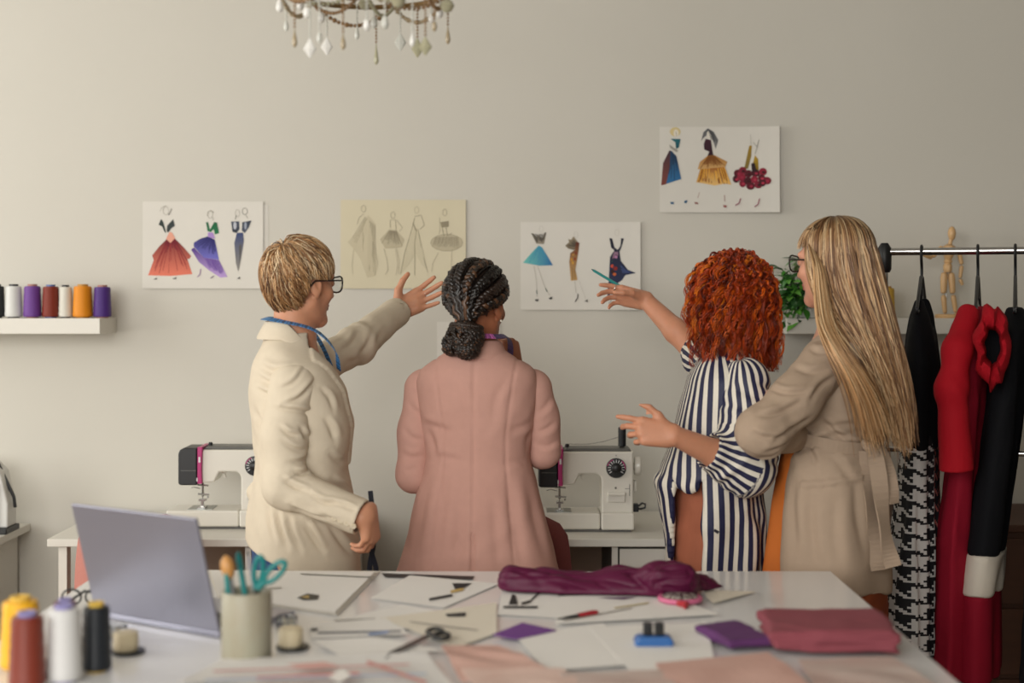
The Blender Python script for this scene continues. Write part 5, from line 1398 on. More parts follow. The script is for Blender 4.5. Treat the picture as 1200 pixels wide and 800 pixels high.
    # braids over the skull into a bun at the nape
    rg = np.random.default_rng(8); f = unit((0, .90, .43)); u = unit((0, -.43, .90)); v = np.array([1., 0, 0])
    paths = []; cols = []; rad = []
    pal = [lin('#17110e'), lin('#221812'), lin('#2a1d16'), lin('#563a26')]
    bun_c = np.array((.022, -.110, -.094))
    def braid(axis, nrm, latd, amp, r, wl, hl=False, strands_n=3):
        n = len(axis); seg = np.linalg.norm(np.diff(axis, axis=0), axis=1); s = np.concatenate([[0], np.cumsum(seg)])
        for k in range(strands_n):
            p = s / wl * 2 * math.pi + 2 * math.pi * k / strands_n
            paths.append(axis + latd * (amp * np.sin(p))[:, None] + nrm * (amp * .45 * np.sin(2 * p) + r * .7)[:, None]); rad.append(r)
            cols.append(pal[3] if (hl and k == 0) else pal[int(rg.integers(0, 3))])
    NB = 64
    for i, al in enumerate((-88, -60, -34, -9, 17, 44, 72, 97)):
        a = math.radians(al); t = np.linspace(.35, 2.72, NB)
        D = np.cos(t)[:, None] * f + np.sin(t)[:, None] * (math.cos(a) * u + math.sin(a) * v)
        ax = skull(D, np.full(NB, .004), low=1.15)
        k = np.clip((np.linspace(0, 1, NB) - .86) / .14, 0, 1)[:, None]; ax = ax * (1 - k ** 2 * .75) + (bun_c + np.array([0, .02, .03])) * k ** 2 * .75
        T = np.gradient(ax, axis=0); T /= np.linalg.norm(T, axis=1)[:, None]; nr = ax - np.array((0, -.014, .03)); nr -= T * (nr * T).sum(1)[:, None]; nr /= np.linalg.norm(nr, axis=1)[:, None]
        wd = np.sin(np.clip(t, 0, math.pi)) ** .6
        lat = np.cross(T, nr) * wd[:, None]
        braid(ax, nr, lat, .0105, .0088, .034, hl=(i % 3 == 1))
        # flat side rows that fill the width of each cornrow
        for sd in (-1, 1):
            paths.append(ax + lat * sd * .0135 + nr * .001); rad.append(.0062); cols.append(pal[int(rg.integers(0, 2))])
    hair = strands('hair', head_pts(H, np.array(paths)), np.array(rad) * .94, hair_mat('hair_braids', .35, .5), P, cols, sides=7, tip=.9, rooty=.8)
    paths, cols, rad = [], [], []
    for i in range(44):          # bun: small braids wound round and round
        bc_, br_ = ((bun_c, (.050, .036, .040)), (bun_c + np.array([-.034, -.006, -.024]), (.026, .024, .023)), (bun_c + np.array([.014, -.008, -.032]), (.031, .026, .022)))[0 if i < 22 else 1 if i < 32 else 2]
        ax3 = unit(rg.normal(size=3) * np.array([1, .8, 1]) + np.array([0, -.5, .2])); q = np.cross(ax3, (0, 0, 1.)); q /= np.linalg.norm(q) + 1e-9; p = np.cross(ax3, q)
        t = np.linspace(0, rg.uniform(3.5, 6.2), NB) + rg.uniform(0, 6); off = rg.uniform(-.5, .5)
        D = (np.cos(t)[:, None] * q + np.sin(t)[:, None] * p) * math.sqrt(1 - off * off) + ax3 * off
        C = bc_ + D * np.array(br_); braid(C, D, np.cross(np.gradient(C, axis=0) / np.linalg.norm(np.gradient(C, axis=0), axis=1)[:, None], D), .0050, .0054, .019, hl=(i % 6 == 0), strands_n=2)
    for i in range(3):           # band of braids wrapped across the top of the bun
        t = np.linspace(-1.75, 1.75, NB); C = bun_c + np.stack([.046 * np.sin(t), -.036 * np.cos(t) + .008, .027 + .0 * t - .008 * i + .006 * np.cos(t) + .004], 1)
        D = np.stack([np.sin(t), -np.cos(t), .5 + 0 * t], 1); D /= np.linalg.norm(D, axis=1)[:, None]; T = np.gradient(C, axis=0); T /= np.linalg.norm(T, axis=1)[:, None]
        braid(C, D, np.cross(T, D), .0036, .0038, .012, hl=(i == 1), strands_n=2)
    strands('bun', head_pts(H, np.array(paths)), np.array(rad), hair_mat('hair_braids', .35, .5), hair, cols, sides=6, tip=.9, rooty=.8)
    m = MB(); m.M = H @ Matrix.Translation(bun_c); m.ico((0, 0, 0), 1, 3, (.043, .031, .034)); m.obj('bun_core', mat('hair_dark_core', '#17110e', .5), hair, smooth=True)
    cap_under(hair, H, '#3a251a', lambda x, y, z: ~((y > .052) & (z < .05)) & ~((y > -.045) & (z < .035)) & (z > -.03), .0012)
    m = MB(); m.M = H; m.ico((.079, .006, -.040), .0038, 2); m.obj('earring', mat('pearl', '#e8e0d0', .2), P, smooth=True)
    # pink and purple tape round the collar
    pts = smooth_path([w((-.058, .105, 1.16)), w((-.075, .075, 1.30)), w((-.080, .0, 1.372)), w((-.055, -.072, 1.385)), w((0, -.094, 1.388)), w((.055, -.078, 1.386)), w((.087, -.01, 1.378)), w((.084, .07, 1.31)), w((.066, .115, 1.16))], 46)
    outs = [Vector((p[0] - w((0, -.01, 0))[0], p[1] - w((0, -.01, 0))[1], .12)) for p in pts]
    tag(ribbon('measuring_tape', pts, outs, .019, tape_mat('tape_pink', '#c86ab4', '#4a2f6a', .445), None), 'pink and purple measuring tape round the neck of the woman in pink', 'measuring tape')
    return P

# ------------------------------------------------------------------ woman in striped shirt
def stripe_mat():
    m = bpy.data.materials.new('navy_stripes'); t = NT(m)
    f = t.math('FRACT', t.attr('stripe')); s = t.math('LESS_THAN', f, .54)
    n = t.noise(t.coord(), 300, 2)
    t.link(t.mix(s, t.mix(n, lin('#d6cfc0'), lin('#e2dccf')), t.mix(n, lin('#141636'), lin('#1e2148'))), t.b.inputs['Base Color'])
    t.b.inputs['Roughness'].default_value = .6; t.bump(n, .15, .001); return m
def person_stripes():
    d0 = 3.95; M = frame(X(848, d0), d0, -85); w = lambda p: np.array(M @ Vector(p))
    P = thing('person', (M.translation.x, d0, 0), 'woman with curly red hair in navy striped shirt pointing at a sketch', 'person')
    hc = at(856, 346, d0); H = head_matrix(hc, -48, -2, 0, .94); nb = w((0, -.01, 1.36))
    prof = [(.70, .165, .135, 0, .018), (.85, .17, .14, 0, .025), (.965, .172, .146, 0, .04), (1.03, .17, .138, 0, .034), (1.10, .172, .125, 0, .018), (1.20, .178, .118, 0, .004), (1.27, .175, .108, 0, -.008), (1.305, .155, .095, 0, -.015), (1.33, .115, .08, 0, -.018), (1.362, .066, .06, 0, -.02)]
    sL, eL, wL = w((-.142, -.045, 1.262)), np.array(at(873, 547, 3.77)), np.array(at(790, 510, 3.69)); cL = eL * .47 + wL * .53
    sR, eR, wR = w((.14, .0, 1.28)), np.array(at(816, 412, 4.34)), np.array(at(757, 352, 4.45)); cR = eR * .93 + sR * .07
    hL = hand_matrix(at(787, 509, 3.688), (-.975, .0, .14), (.05, -1, .25), .95); hR = hand_matrix(at(756, 351, 4.45), (-.96, .1, .20), (.10, .78, .62), .95)
    tp = []
    def build(F):
        add_head(F, H, nb, .050)
        body_common(F, M, prof, .8, [([sL, eL, eL * .6 + wL * .4, wL], [.045, .040, .038, .0255]), ([sR, eR, eR * .6 + wR * .4, wR], [.045, .040, .037, .0255])], -.062)
        add_hand(F, hL, 1, [(6, 14, 8), (28, 38, 22), (42, 48, 28), (48, 50, 30)], (4, 1, -2, -5), ((.72, .62, .12), (.55, .83, .1), (.3, .95, 0)))
        tp.append(add_hand(F, hR, -1, [(2, 10, 6), (14, 26, 16), (20, 32, 20), (24, 34, 22)], (4, 1, -2, -5), ((.55, .75, -.45), (.18, .9, -.5), (-.05, 1, -.2))))
    hb = box_around([hc], .17); hb[0][2] -= .04
    make_body(P, 'skin_light', '#c58a6c', '#a85c50', [(*hb, .0038), (*box_around([eL, wL, hL @ Vector((0, .16, 0))], .055), .003), (*box_around([eR * .55 + sR * .45, eR, wR, hR @ Vector((0, .15, 0))], .055), .003), big_block(M, 1.375)], build, H)
    eyes(P, H, 0); mt = stripe_mat()
    per = .0245
    def t_attr(V):
        L = loc(V, M); a = np.arctan2(L[:, 0], -(L[:, 1] - .01)); return {'stripe': a * .148 / per + .2 * (wav(V, (3, 3, 3), 5)) + 40 + .9 * L[:, 2] * np.sign(L[:, 0]) * 0}
    xa, xb = X(788, 3.86), X(823, 3.86); zc = Z(566, 3.88)
    def bld(F):
        F.loft(M, prof, 2.2)
        def notch(d, x, y, z):
            xx, yy = x / y * 3.86, y
            k = np.maximum(np.maximum(X(787, 3.9) - x, x - X(824, 3.82)), np.maximum(z - zc - .02 * np.sin(x * 90), y - 3.97))
            return np.maximum(d, -k)
        F.func(lambda d, x, y, z: np.where(z < 1.02, np.maximum(d, -(d + .013)), d)); F.func(notch)
    def disp(V, N):
        L = loc(V, M); f = wav(L, (8, 8, 5), 31) * .004
        ang = np.arctan2(L[:, 0], L[:, 1]); f += .0075 * np.sin(ang * 9 + 1.2 * wav(L, (4, 4, 4), 9)) * np.clip((1.08 - L[:, 2]) * 3.5, 0, 1)
        f += .008 * np.exp(-((L[:, 2] - .985) / .02) ** 2) * (L[:, 1] > .06) * (1 + .5 * np.sin(ang * 22))
        return f
    lo, hi = w((0, 0, .695)) - np.array([.3, .3, 0]), w((0, 0, 1.372)) + np.array([.3, .3, 0])
    J = garment('shirt', P, lo, hi, .0052, bld, mt, disp, 1, attrs=t_attr)
    def s_attr(pl, r):
        def f(V):
            s, a, c = arm_param(V, pl); return {'stripe': a * r / per + 30 + .12 * np.sin(s * 30)}
        return f
    pl = [sL, sL * .5 + eL * .5 + np.array([.012, 0, 0]), eL, cL]
    sleeve(J, pl, [.066, .072, .072, .050], mt, 13, .007, 2, attrs=s_attr(pl, .07), freq=11, kk=.04)
    pl2 = [sR, sR * .35 + cR * .65, cR]
    sleeve(J, pl2, [.062, .062, .056], mt, 17, .004, 1, attrs=s_attr(pl2, .07), freq=11)
    co = collar(J, M, 1.355, .060, mt, .026, .024, .09, -.02); me = co.data
    a_ = me.attributes.new('stripe', 'FLOAT', 'POINT'); n = len(me.vertices); a_.data.foreach_set('value', np.array([v_.co.z * 30 for v_ in me.vertices], np.float32))
    tb_ = MB(); tb_.tube([at(837, 621, 3.72), at(842, 624, 3.72)], .004, 8); tb_.obj('button', mat('button_dark', '#2a2a34', .4), J, smooth=True)
    trousers(P, M, .97, .138, .124, mat('rust_corduroy', '#9c5a40', .85, var=.18, vscale=25, bump=.3, bscale=260, stretch=(1, 1, .25)), cy=.022, leg_sep=.062, r_thigh=.082)
    shoes(P, M, mat('shoe_brown', '#5a3a26', .5))
    for pos, fd in ((hR @ Vector((-.0265, .104, -.004)), Vector((-.92, .1, .32))),):
        m = MB(); fd.normalize(); u = fd.orthogonal().normalized(); v = fd.cross(u); m.tube([pos + (u * math.cos(t * math.pi / 6) + v * math.sin(t * math.pi / 6)) * .0096 for t in range(12)], .0013, 6, closed=True)
        m.obj('ring', MATS['silver'], P, smooth=True)
    # red curls
    rg = np.random.default_rng(12); S = 400; N = 44
    e3 = unit((0.05, -.1, 1)); e1 = unit(np.cross((1, 0, 0), e3)); e2 = np.cross(e3, e1)
    phi = rg.uniform(0, 2 * math.pi, S); th0 = np.arccos(1 - rg.uniform(0.0, 1, S) * 1.12)
    fy = np.cos(phi) * e1[1] + np.sin(phi) * e2[1]
    t = np.linspace(0, 1, N)
    root = np.cos(th0)[:, None] * e3 + np.sin(th0)[:, None] * (np.cos(phi)[:, None] * e1 + np.sin(phi)[:, None] * e2)
    face = (root[:, 1] > .55) & (root[:, 2] < .45)
    root, phi, th0 = root[~face], phi[~face], th0[~face]; S = len(root)
    R0 = skull(root, np.full(S, .003))
    out = rg.uniform(.025, .062, S); zend = rg.uniform(-.235, -.10, S) - .03 * (rg.uniform(0, 1, S) < .3); zend += .05 * (root[:, 1] > .3)
    hz = root[:, :2] / (np.linalg.norm(root[:, :2], axis=1)[:, None] + 1e-6)
    spread = np.array([.118, .122])
    end = np.concatenate([hz * spread * (.55 + .6 * rg.uniform(0, 1, S))[:, None] * np.clip(np.linalg.norm(root[:, :2], axis=1) * 1.5 + .35, 0, 1)[:, None], zend[:, None]], 1)
    end[:, 1] = np.where(end[:, 1] > .06, .06 + (end[:, 1] - .06) * .3, end[:, 1])
    face2 = (end[:, 1] > .045) & (np.abs(end[:, 0]) < .07); end[face2, 0] = np.sign(end[face2, 0] + 1e-6) * (.078 + .03 * rg.uniform(0, 1, face2.sum()))
    c1 = R0 + root * out[:, None] + np.array([0, 0, .010]); c2 = end * np.array([1.10, 1.10, 1]) + np.array([0, 0, 1]) * (np.maximum(R0[:, 2] - end[:, 2], 0) * .55)[:, None]
    T_ = t[None, :, None]; ax = R0[:, None] * (1 - T_) ** 3 + 3 * c1[:, None] * T_ * (1 - T_) ** 2 + 3 * c2[:, None] * T_ ** 2 * (1 - T_) + end[:, None] * T_ ** 3
    ln = np.linalg.norm(end - R0, axis=1) * 1.15; turns = np.clip(ln / rg.uniform(.042, .070, S), 1.2, 5)
    pa = 2 * math.pi * turns[:, None] * t ** .85 + rg.uniform(0, 6.3, S)[:, None]; amp = rg.uniform(.006, .0125, S)[:, None] * np.clip(.1 + t * 2.0, 0, 1)
    tan = np.gradient(ax, axis=1); tan /= np.linalg.norm(tan, axis=2, keepdims=True); uu = np.cross(tan, np.array([.3, .9, .1])); uu /= np.linalg.norm(uu, axis=2, keepdims=True) + 1e-9; vv = np.cross(tan, uu)
    K_ = 11; pths, ccl, rdl = [], [], []; wth = rg.uniform(.0035, .0075, S)[:, None]
    pal = np.array([lin('#b5430e'), lin('#99330b'), lin('#cf5c12'), lin('#6e220a'), lin('#e07820')]); pk = rg.choice(5, S, p=[.3, .27, .2, .14, .09])
    for k in range(K_):
        dp = rg.normal(0, .30, (S, 1)); o1 = rg.normal(0, .5, (S, 1)) * wth; o2 = rg.normal(0, .5, (S, 1)) * wth; am = amp * rg.uniform(.8, 1.2, (S, 1)); fl = np.clip(.25 + t * 1.4, 0, 1)[None] * (1 + .5 * np.clip(t - .8, 0, 1) * 5)[None]
        pths.append(ax + uu * (am * np.cos(pa + dp) + o1 * fl)[..., None] + vv * (am * .75 * np.sin(pa + dp) + o2 * fl)[..., None])
        ccl.append(pal[pk] * rg.uniform(.7, 1.25, (S, 1))); rdl.append(rg.uniform(.0007, .0014, S))
    allp = np.concatenate(pths); cc_ = np.concatenate(ccl)
    hair = strands('hair', head_pts(H, allp), np.concatenate(rdl), hair_mat('hair_copper', .4, .5), P, cc_, sides=3, tip=.4)
    cap_under(hair, H, '#7a2c10', lambda x, y, z: ~((y > .05) & (z < .05)) & (z > -.075), .006)
    # teal pencil in the raised hand
    a, b = Vector(at(696, 317, 4.55)), Vector(at(733, 339, 4.46)); tip = a + (a - b).normalized() * .012
    pen = thing('pencil', a, 'teal pencil held up against the sketch by the red haired woman', 'pencil')
    MB().tube([a, a.lerp(b, .05), b], [.0042, .0044, .0044], 6).obj('shaft', mat('teal_plastic', '#0f7a78', .35), pen)
    MB().tube([a, tip], [.0040, .0006], 6).obj('point', mat('teal_dark', '#0a4c50', .4), pen)
    return P

# ------------------------------------------------------------------ woman in beige jacket
def person_beige():
    d0 = 3.8; M = frame(X(980, d0), d0, -65); w = lambda p: np.array(M @ Vector(p))
    P = thing('person', (M.translation.x, d0, 0), 'woman with long blonde hair and glasses in beige belted jacket, arms folded', 'person')
    hc = at(975, 309, d0); H = head_matrix(hc, -43, -3, 0, .95); nb = w((0, -.015, 1.435))
    prof = [(.67, .195, .145, 0, .0), (.85, .192, .142, 0, .0), (1.0, .178, .134, 0, .0), (1.12, .15, .112, 0, -.002), (1.22, .172, .12, 0, 0), (1.31, .18, .115, 0, -.01), (1.365, .165, .095, 0, -.02), (1.40, .115, .075, 0, -.025), (1.432, .068, .06, 0, -.025)]
    sL, eL, wL = w((-.145, .0, 1.318)), np.array(at(893, 506, 3.56)), np.array((.735, 3.73, 1.135))
    sR, eR, wR = w((.145, .0, 1.318)), np.array((.745, 4.06, 1.12)), np.array((.698, 3.80, 1.20))
    hR = hand_matrix(wR, (-.33, -.93, .2), (-.85, .3, .1), .95); hL = hand_matrix(wL, (.15, .95, .1), (-.3, 0, .95), .95)
    def build(F):
        add_head(F, H, nb, .050)
        body_common(F, M, prof, .84, [([sL, eL, wL], [.044, .038, .026]), ([sR, eR, wR], [.044, .038, .026])], -.03)
        add_hand(F, hR, -1, [(14, 18, 14)] * 4, (3, 1, -1, -4), ((.6, .7, -.3), (.4, .9, -.2), (.2, 1, 0)))
        add_hand(F, hL, 1, [(25, 25, 20)] * 4, (3, 1, -1, -4), ((.6, .7, -.3), (.4, .9, -.2), (.2, 1, 0)))
    hb = box_around([hc], .17); hb[0][2] -= .04
    make_body(P, 'skin_rosy', '#cf957a', '#b0605a', [(*hb, .0036), (*box_around([hR.translation, hR @ Vector((0, .16, 0))], .055), .003), (*box_around([hL.translation, hL @ Vector((0, .16, 0))], .055), .0034), big_block(M, 1.45)], build, H)
    eyes(P, H, 0); base = np.array(lin('#a8937f')); mt = cloth('beige_cotton')
    LS4 = [([(897, 452), (920, 460), (948, 459)], 2.9, .007), ([(888, 488), (912, 484), (940, 470)], 3.1, .008), ([(905, 520), (925, 505), (950, 490)], 3.1, .008), ([(880, 505), (895, 512), (915, 512)], 2.9, .007), ([(930, 430), (950, 436), (972, 432)], 3.1, .005), ([(950, 470), (962, 452), (980, 440)], 3.1, .007), ([(895, 530), (910, 526), (926, 518)], 2.7, .005), ([(945, 405), (960, 412), (985, 408)], 3.1, .005)]
    LN4 = [([(960, 490), (982, 510), (1010, 526)], 3.6, .011), ([(970, 500), (998, 498), (1028, 494)], 3.6, .009), ([(944, 510), (950, 528), (956, 545)], 3.6, .008), ([(965, 525), (985, 545), (1000, 570)], 4.5, .005), ([(990, 470), (1005, 482), (1030, 480)], 3.6, .005), ([(930, 560), (928, 600), (932, 650)], 5.4, .008), ([(952, 575), (950, 615), (956, 660)], 5.4, .005), ([(1003, 560), (1004, 600), (1012, 650)], 5.4, .007), ([(980, 580), (978, 620), (984, 665)], 6.3, .005)]
    def bld(F):
        F.loft(M, prof, 2.2)
        F.plane(at(1000, 690, 3.72), (-.13, 0, -1), .004)
        F.func(lambda d, x, y, z: np.where(z < 1.05, np.maximum(d, -(d + .014)), d))
    def disp(V, N):
        L = loc(V, M); f = wav(L, (6, 6, 6), 41) * .002 + creases(V, N, LN4)
        g = np.exp(-((L[:, 2] - 1.13) / .05) ** 2); dr = L[:, 2] + .35 * L[:, 1]
        f += .005 * g * np.sin(dr * 150 + 2 * wav(L, (5, 5, 5), 42)) - .006 * np.exp(-((L[:, 2] - 1.12 - .25 * L[:, 1]) / .012) ** 2)
        ang = np.arctan2(L[:, 0], L[:, 1]); f += .006 * np.sin(ang * 6 + .8) * np.clip((1.05 - L[:, 2]) * 4, 0, 1)
        f += .0055 * (np.abs(L[:, 2] - (1.02 - .16 * (L[:, 1] + .02))) < .008) * (L[:, 0] < -.06) * (np.abs(L[:, 1] + .02) < .075)
        vl = .03 + .0 * L[:, 2]; f += np.where((L[:, 1] > .03) & (np.abs(L[:, 0]) < vl + np.clip(L[:, 2] - 1.1, 0, 1) * .2) & (L[:, 2] > .6), -.02, 0)
        return f
    orange = np.array(lin('#b8601e'))
    def cols(V):
        L = loc(V, M); c = np.tile(base, (len(V), 1)); c[(L[:, 1] > .03) & (np.abs(L[:, 0]) < .02 + np.clip(L[:, 2] - 1.1, 0, 1) * .2)] = orange; return c
    lo, hi = w((0, 0, .66)) - np.array([.3, .3, 0]), w((0, 0, 1.442)) + np.array([.3, .3, 0])
    J = garment('jacket', P, lo, hi, .0055, bld, mt, disp, 1, cols)
    set_cols(sleeve(J, [sL, sL * .5 + eL * .5 + np.array([.0, -.01, -.006]), eL, wL], [.064, .062, .058, .050], mt, 23, .003, 2, h=.0042, lines=LS4), base)
    set_cols(sleeve(J, [sR, eR, wR], [.062, .058, .048], mt, 29, .004, 1), base)
    set_cols(collar(J, M, 1.43, .060, mt, .028, .028, .16, -.022), base)
    # belt with knot and two hanging ends
    n = 60; pts, outs = [], []
    for i in range(n + 1):
        a = 2 * math.pi * i / n + .3; r = np.array([.157 * math.sin(a), -.120 * math.cos(a)]); zz = 1.115 + .30 * (r[1] + .0) * .55
        pts.append(w((r[0], r[1], zz))); outs.append(M.to_3x3() @ Vector((r[0], r[1], 0)))
    b0 = ribbon('belt', pts, outs, .034, mt, J, .004); set_cols(b0, base * .97)
    kc = Vector(at(1021, 523, 3.655))
    m = MB(); m.ico(kc, 1, 3, (.024, .016, .015)); m.tube([kc + Vector((-.022, 0, .012)), kc + Vector((0, -.016, .004)), kc + Vector((.012, -.01, -.02))], .009, 8); set_cols(m.obj('knot', mt, J, smooth=True), base * .97)
    for k, pp in enumerate((((1024, 526), (1030, 560), (1035, 605), (1040, 640), (1047, 664)), ((1016, 528), (1018, 560), (1021, 600), (1026, 640), (1030, 668)), ((1022, 520), (1036, 532), (1044, 560), (1048, 590)))):
        ps = smooth_path([at(px, py, 3.645 + .012 * k - .005 * i) for i, (px, py) in enumerate(pp)], 24)
        o = ribbon('belt_end', ps, [(.35 - .5 * math.sin(i * .35 + k), -1, 0) for i in range(24)], .042 if k < 2 else .03, mt, J, .004); set_cols(o, base * (.96, .9, .93)[k])
    # orange top and trousers
    om = mat('orange_cotton', '#bd6520', .8, var=.12, vscale=12, bump=.2, bscale=400)
    pr2 = [(.52, .145, .14, 0, .058), (.75, .14, .137, 0, .056), (.95, .13, .122, 0, .048), (1.1, .125, .11, 0, .03), (1.30, .12, .09, 0, .02)]
    garment('blouse', P, w((0, 0, .515)) - np.array([.33, .33, 0]), w((0, 0, 1.31)) + np.array([.33, .33, 0]), .008, lambda F: F.loft(M, pr2, 2.1), om,
            lambda V, N: .009 * np.sin(np.arctan2(loc(V, M)[:, 0], loc(V, M)[:, 1]) * 11) * np.clip((1.0 - V[:, 2]) * 4, 0, 1))
    trousers(P, M, .90, .165, .125, mat('rust_cotton', '#8c3f16', .8, var=.12, bump=.2, bscale=400), cy=-.01, r_thigh=.10, r_knee=.09, r_hem=.085)
    shoes(P, M, MATS.get('shoe_black') or mat('shoe_black', '#1c1a1a', .4))
    glasses(P, H)
    # long straight hair
    rg = np.random.default_rng(33); S = 3600; N = 26
    e3 = unit((0, .02, 1)); phi = rg.uniform(-1.95, 1.95, S)          # 0 = back of the head, +-pi = face
    th0 = rg.uniform(.0, 1.0, S) ** .8 * .9
    D = lambda th: np.stack([np.sin(th) * np.sin(phi)[:, None], -np.sin(th) * np.cos(phi)[:, None], np.cos(th)], -1)
    tt = np.linspace(0, 1, N); n1 = 10
    th = th0[:, None] + (1.5 - th0[:, None]) * np.linspace(0, 1, n1); lay = rg.uniform(.004, .022, S)[:, None]
    top = head_pts(H, skull(D(th), lay * np.clip(.5 + np.linspace(0, 1, n1), 0, 1)[None] + 0 * th))
    q = top[:, -1]
    # fall: strands gather on her back; end points in the world
    side = phi / 2.35                                       # -1 .. 1, negative = her left (camera) side
    backw = 1 - np.abs(side)                                    # 1 at the back of the head
    pxe = np.where(side < 0, 1064 - 46 * np.abs(side) ** 1.0 + rg.normal(0, 5, S), 1064 - 22 * np.abs(side) + rg.normal(0, 5, S))
    pye = np.where(side < 0, 512 - 70 * np.abs(side) ** 2, 505 - 40 * np.abs(side)) + rg.normal(0, 12, S)
    de = np.where(side < 0, 3.655 + .02 * backw, 3.68 + .10 * np.abs(side)) + rg.normal(0, .012, S)
    end = np.stack([(pxe - 600) / FPX * de, de, CAMZ - (pye - HORIZON) / FPX * de], 1)
    tang = top[:, -1] - top[:, -2]; tang /= np.linalg.norm(tang, axis=1)[:, None]
    ln = np.linalg.norm(end - q, axis=1)[:, None]
    wf = np.clip(-side, 0, 1)[:, None]; tang = tang * (1 - wf) + np.array([-.05, 0, -1.0]) * wf
    c1 = q + tang * ln * (.28 + .12 * wf); c2 = end + (np.array([0, 0, 1]) + (q - end) / ln * .6) * ln * .26
    # strands on the camera side bulge over the near shoulder
    bul = np.clip(-side, 0, 1) * np.clip(1.15 - np.abs(side), 0, 1)
    c2 = c2 + np.array([-.075, -.05, 0]) * wf ** 1.3 + np.array([0, -.03, 0]) * bul[:, None]; c1 = c1 + np.array([0, -.02, 0]) * bul[:, None]
    s_ = np.linspace(0, 1, N - n1 + 1)[1:][None, :, None]
    fall = q[:, None] * (1 - s_) ** 3 + 3 * c1[:, None] * s_ * (1 - s_) ** 2 + 3 * c2[:, None] * s_ ** 2 * (1 - s_) + end[:, None] * s_ ** 3
    clump = np.sin(phi * 26 + 4 * rg.integers(0, 2, S))[:, None, None] * .006 * np.sin(s_ * 5 + phi[:, None, None] * 9)
    fall = fall + clump * np.array([1, -.5, 0])
    pth = np.concatenate([top, fall], 1)
    # fringe and face-framing lock
    pal = np.array([lin('#946a44'), lin('#b5885a'), lin('#d3a878'), lin('#ecca9c'), lin('#6c482c')]); grp = np.sin(phi * 13) * .5 + .5
    pk = np.where(rg.uniform(0, 1, S) < .55, (grp * 3.6).astype(int), rg.choice(5, S)); cc_ = pal[np.clip(pk, 0, 4)] * rg.uniform(.85, 1.1, (S, 1))
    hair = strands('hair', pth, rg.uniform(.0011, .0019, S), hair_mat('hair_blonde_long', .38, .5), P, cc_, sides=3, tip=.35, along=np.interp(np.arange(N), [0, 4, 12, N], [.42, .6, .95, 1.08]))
    S2 = 420; N2 = 12; ph = rg.uniform(-1.05, 1.05, S2); t = np.linspace(0, 1, N2)
    thf = .35 + t[None] * rg.uniform(.85, 1.12, S2)[:, None]
    Df = np.stack([np.sin(thf) * np.sin(ph)[:, None], np.sin(thf) * np.cos(ph)[:, None], np.cos(thf)], -1)
    fr = skull(Df, .005 + .006 * t[None] * np.ones((S2, 1)) + rg.uniform(0, .008, S2)[:, None])
    S3 = 520; sp = smooth_path([head_pts(H, [(-.074, .020, .066)])[0], at(959, 312, 3.70), at(963, 345, 3.67), at(969, 380, 3.635), at(981, 408, 3.60), at(1000, 440, 3.585), at(1014, 470, 3.59), at(1024, 505, 3.60)], 24)
    w_ = rg.normal(0, 1, (S3, 1)); tt3 = np.linspace(0, 1, 24)[None]; L3 = sp[None] + (w_ * (.004 + .020 * tt3))[..., None] * np.array([.85, .25, -.35]) + (rg.normal(0, .005, (S3, 1)) * (.5 + tt3))[..., None] * np.array([0, 1, 0]) + (rg.normal(0, .022, (S3, 1)) * tt3 ** 2)[..., None] * np.array([.2, 0, 1])
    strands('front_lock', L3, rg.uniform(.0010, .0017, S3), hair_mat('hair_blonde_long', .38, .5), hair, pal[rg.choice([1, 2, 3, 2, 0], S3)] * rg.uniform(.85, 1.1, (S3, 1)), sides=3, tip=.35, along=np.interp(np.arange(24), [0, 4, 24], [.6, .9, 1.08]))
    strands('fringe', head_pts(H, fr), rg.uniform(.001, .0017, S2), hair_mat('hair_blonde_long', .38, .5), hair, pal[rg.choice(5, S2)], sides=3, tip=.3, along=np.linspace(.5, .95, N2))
    cap_under(hair, H, '#8a6a40', lambda x, y, z: ~((y > .05) & (z < .05)) & ~((y > -.02) & (z < .0)) & (z > -.09), .004)
    return P

person_cream(); person_pink(); person_stripes(); person_beige()
# ================================================================== clothes rack with hanging dresses
BA = Vector((1.10, 4.20, 1.626)); BU = Vector((math.cos(math.radians(20)), -math.sin(math.radians(20)), 0)); BH = Vector((math.sin(math.radians(20)), math.cos(math.radians(20)), 0))
rk = thing('clothes_rack', (BA.x + .5, BA.y - .18, 0), 'chrome clothes rack with black end caps holding dresses', 'clothes rack')
M_chr = mat('chrome', '#c8c8c8', .2, 1.0)
MB().tube([BA - BU * .01, BA + BU * 1.12], .011, 16).obj('rail', M_chr, rk, smooth=True)
for e in (0.0, 1.1):
    p = BA + BU * e
    MB().tube([Vector((p.x, p.y, .05)), Vector((p.x, p.y, 1.60))], .0105, 14).obj('post', M_chr, rk, smooth=True)
    MB().tube([p + BH * .22 + Vector((0, 0, -1.576)), p - BH * .22 + Vector((0, 0, -1.576))], .011, 12).obj('foot_bar', M_chr, rk, smooth=True)
    m = MB(); m.tube([Vector((p.x, p.y, 1.565)), Vector((p.x, p.y, 1.575)), Vector((p.x, p.y, 1.635)), Vector((p.x, p.y, 1.652))], [.015, .02, .021, .010], 16)
    m.obj('end_cap', M_blk, rk, smooth=True)
    for q in (.2, -.2):
        c = p + BH * q; MB().lathe([(.012, 0), (.022, .006), (.022, .036), (.012, .04)], 14, (c.x, c.y, 0)).obj('caster', M_blk, rk, smooth=True)
MB().tube([Vector((BA.x, BA.y, 1.045)), Vector((BA.x, BA.y, 1.045)) + BU * 1.1], .008, 12).obj('lower_rail', M_chr, rk, smooth=True)

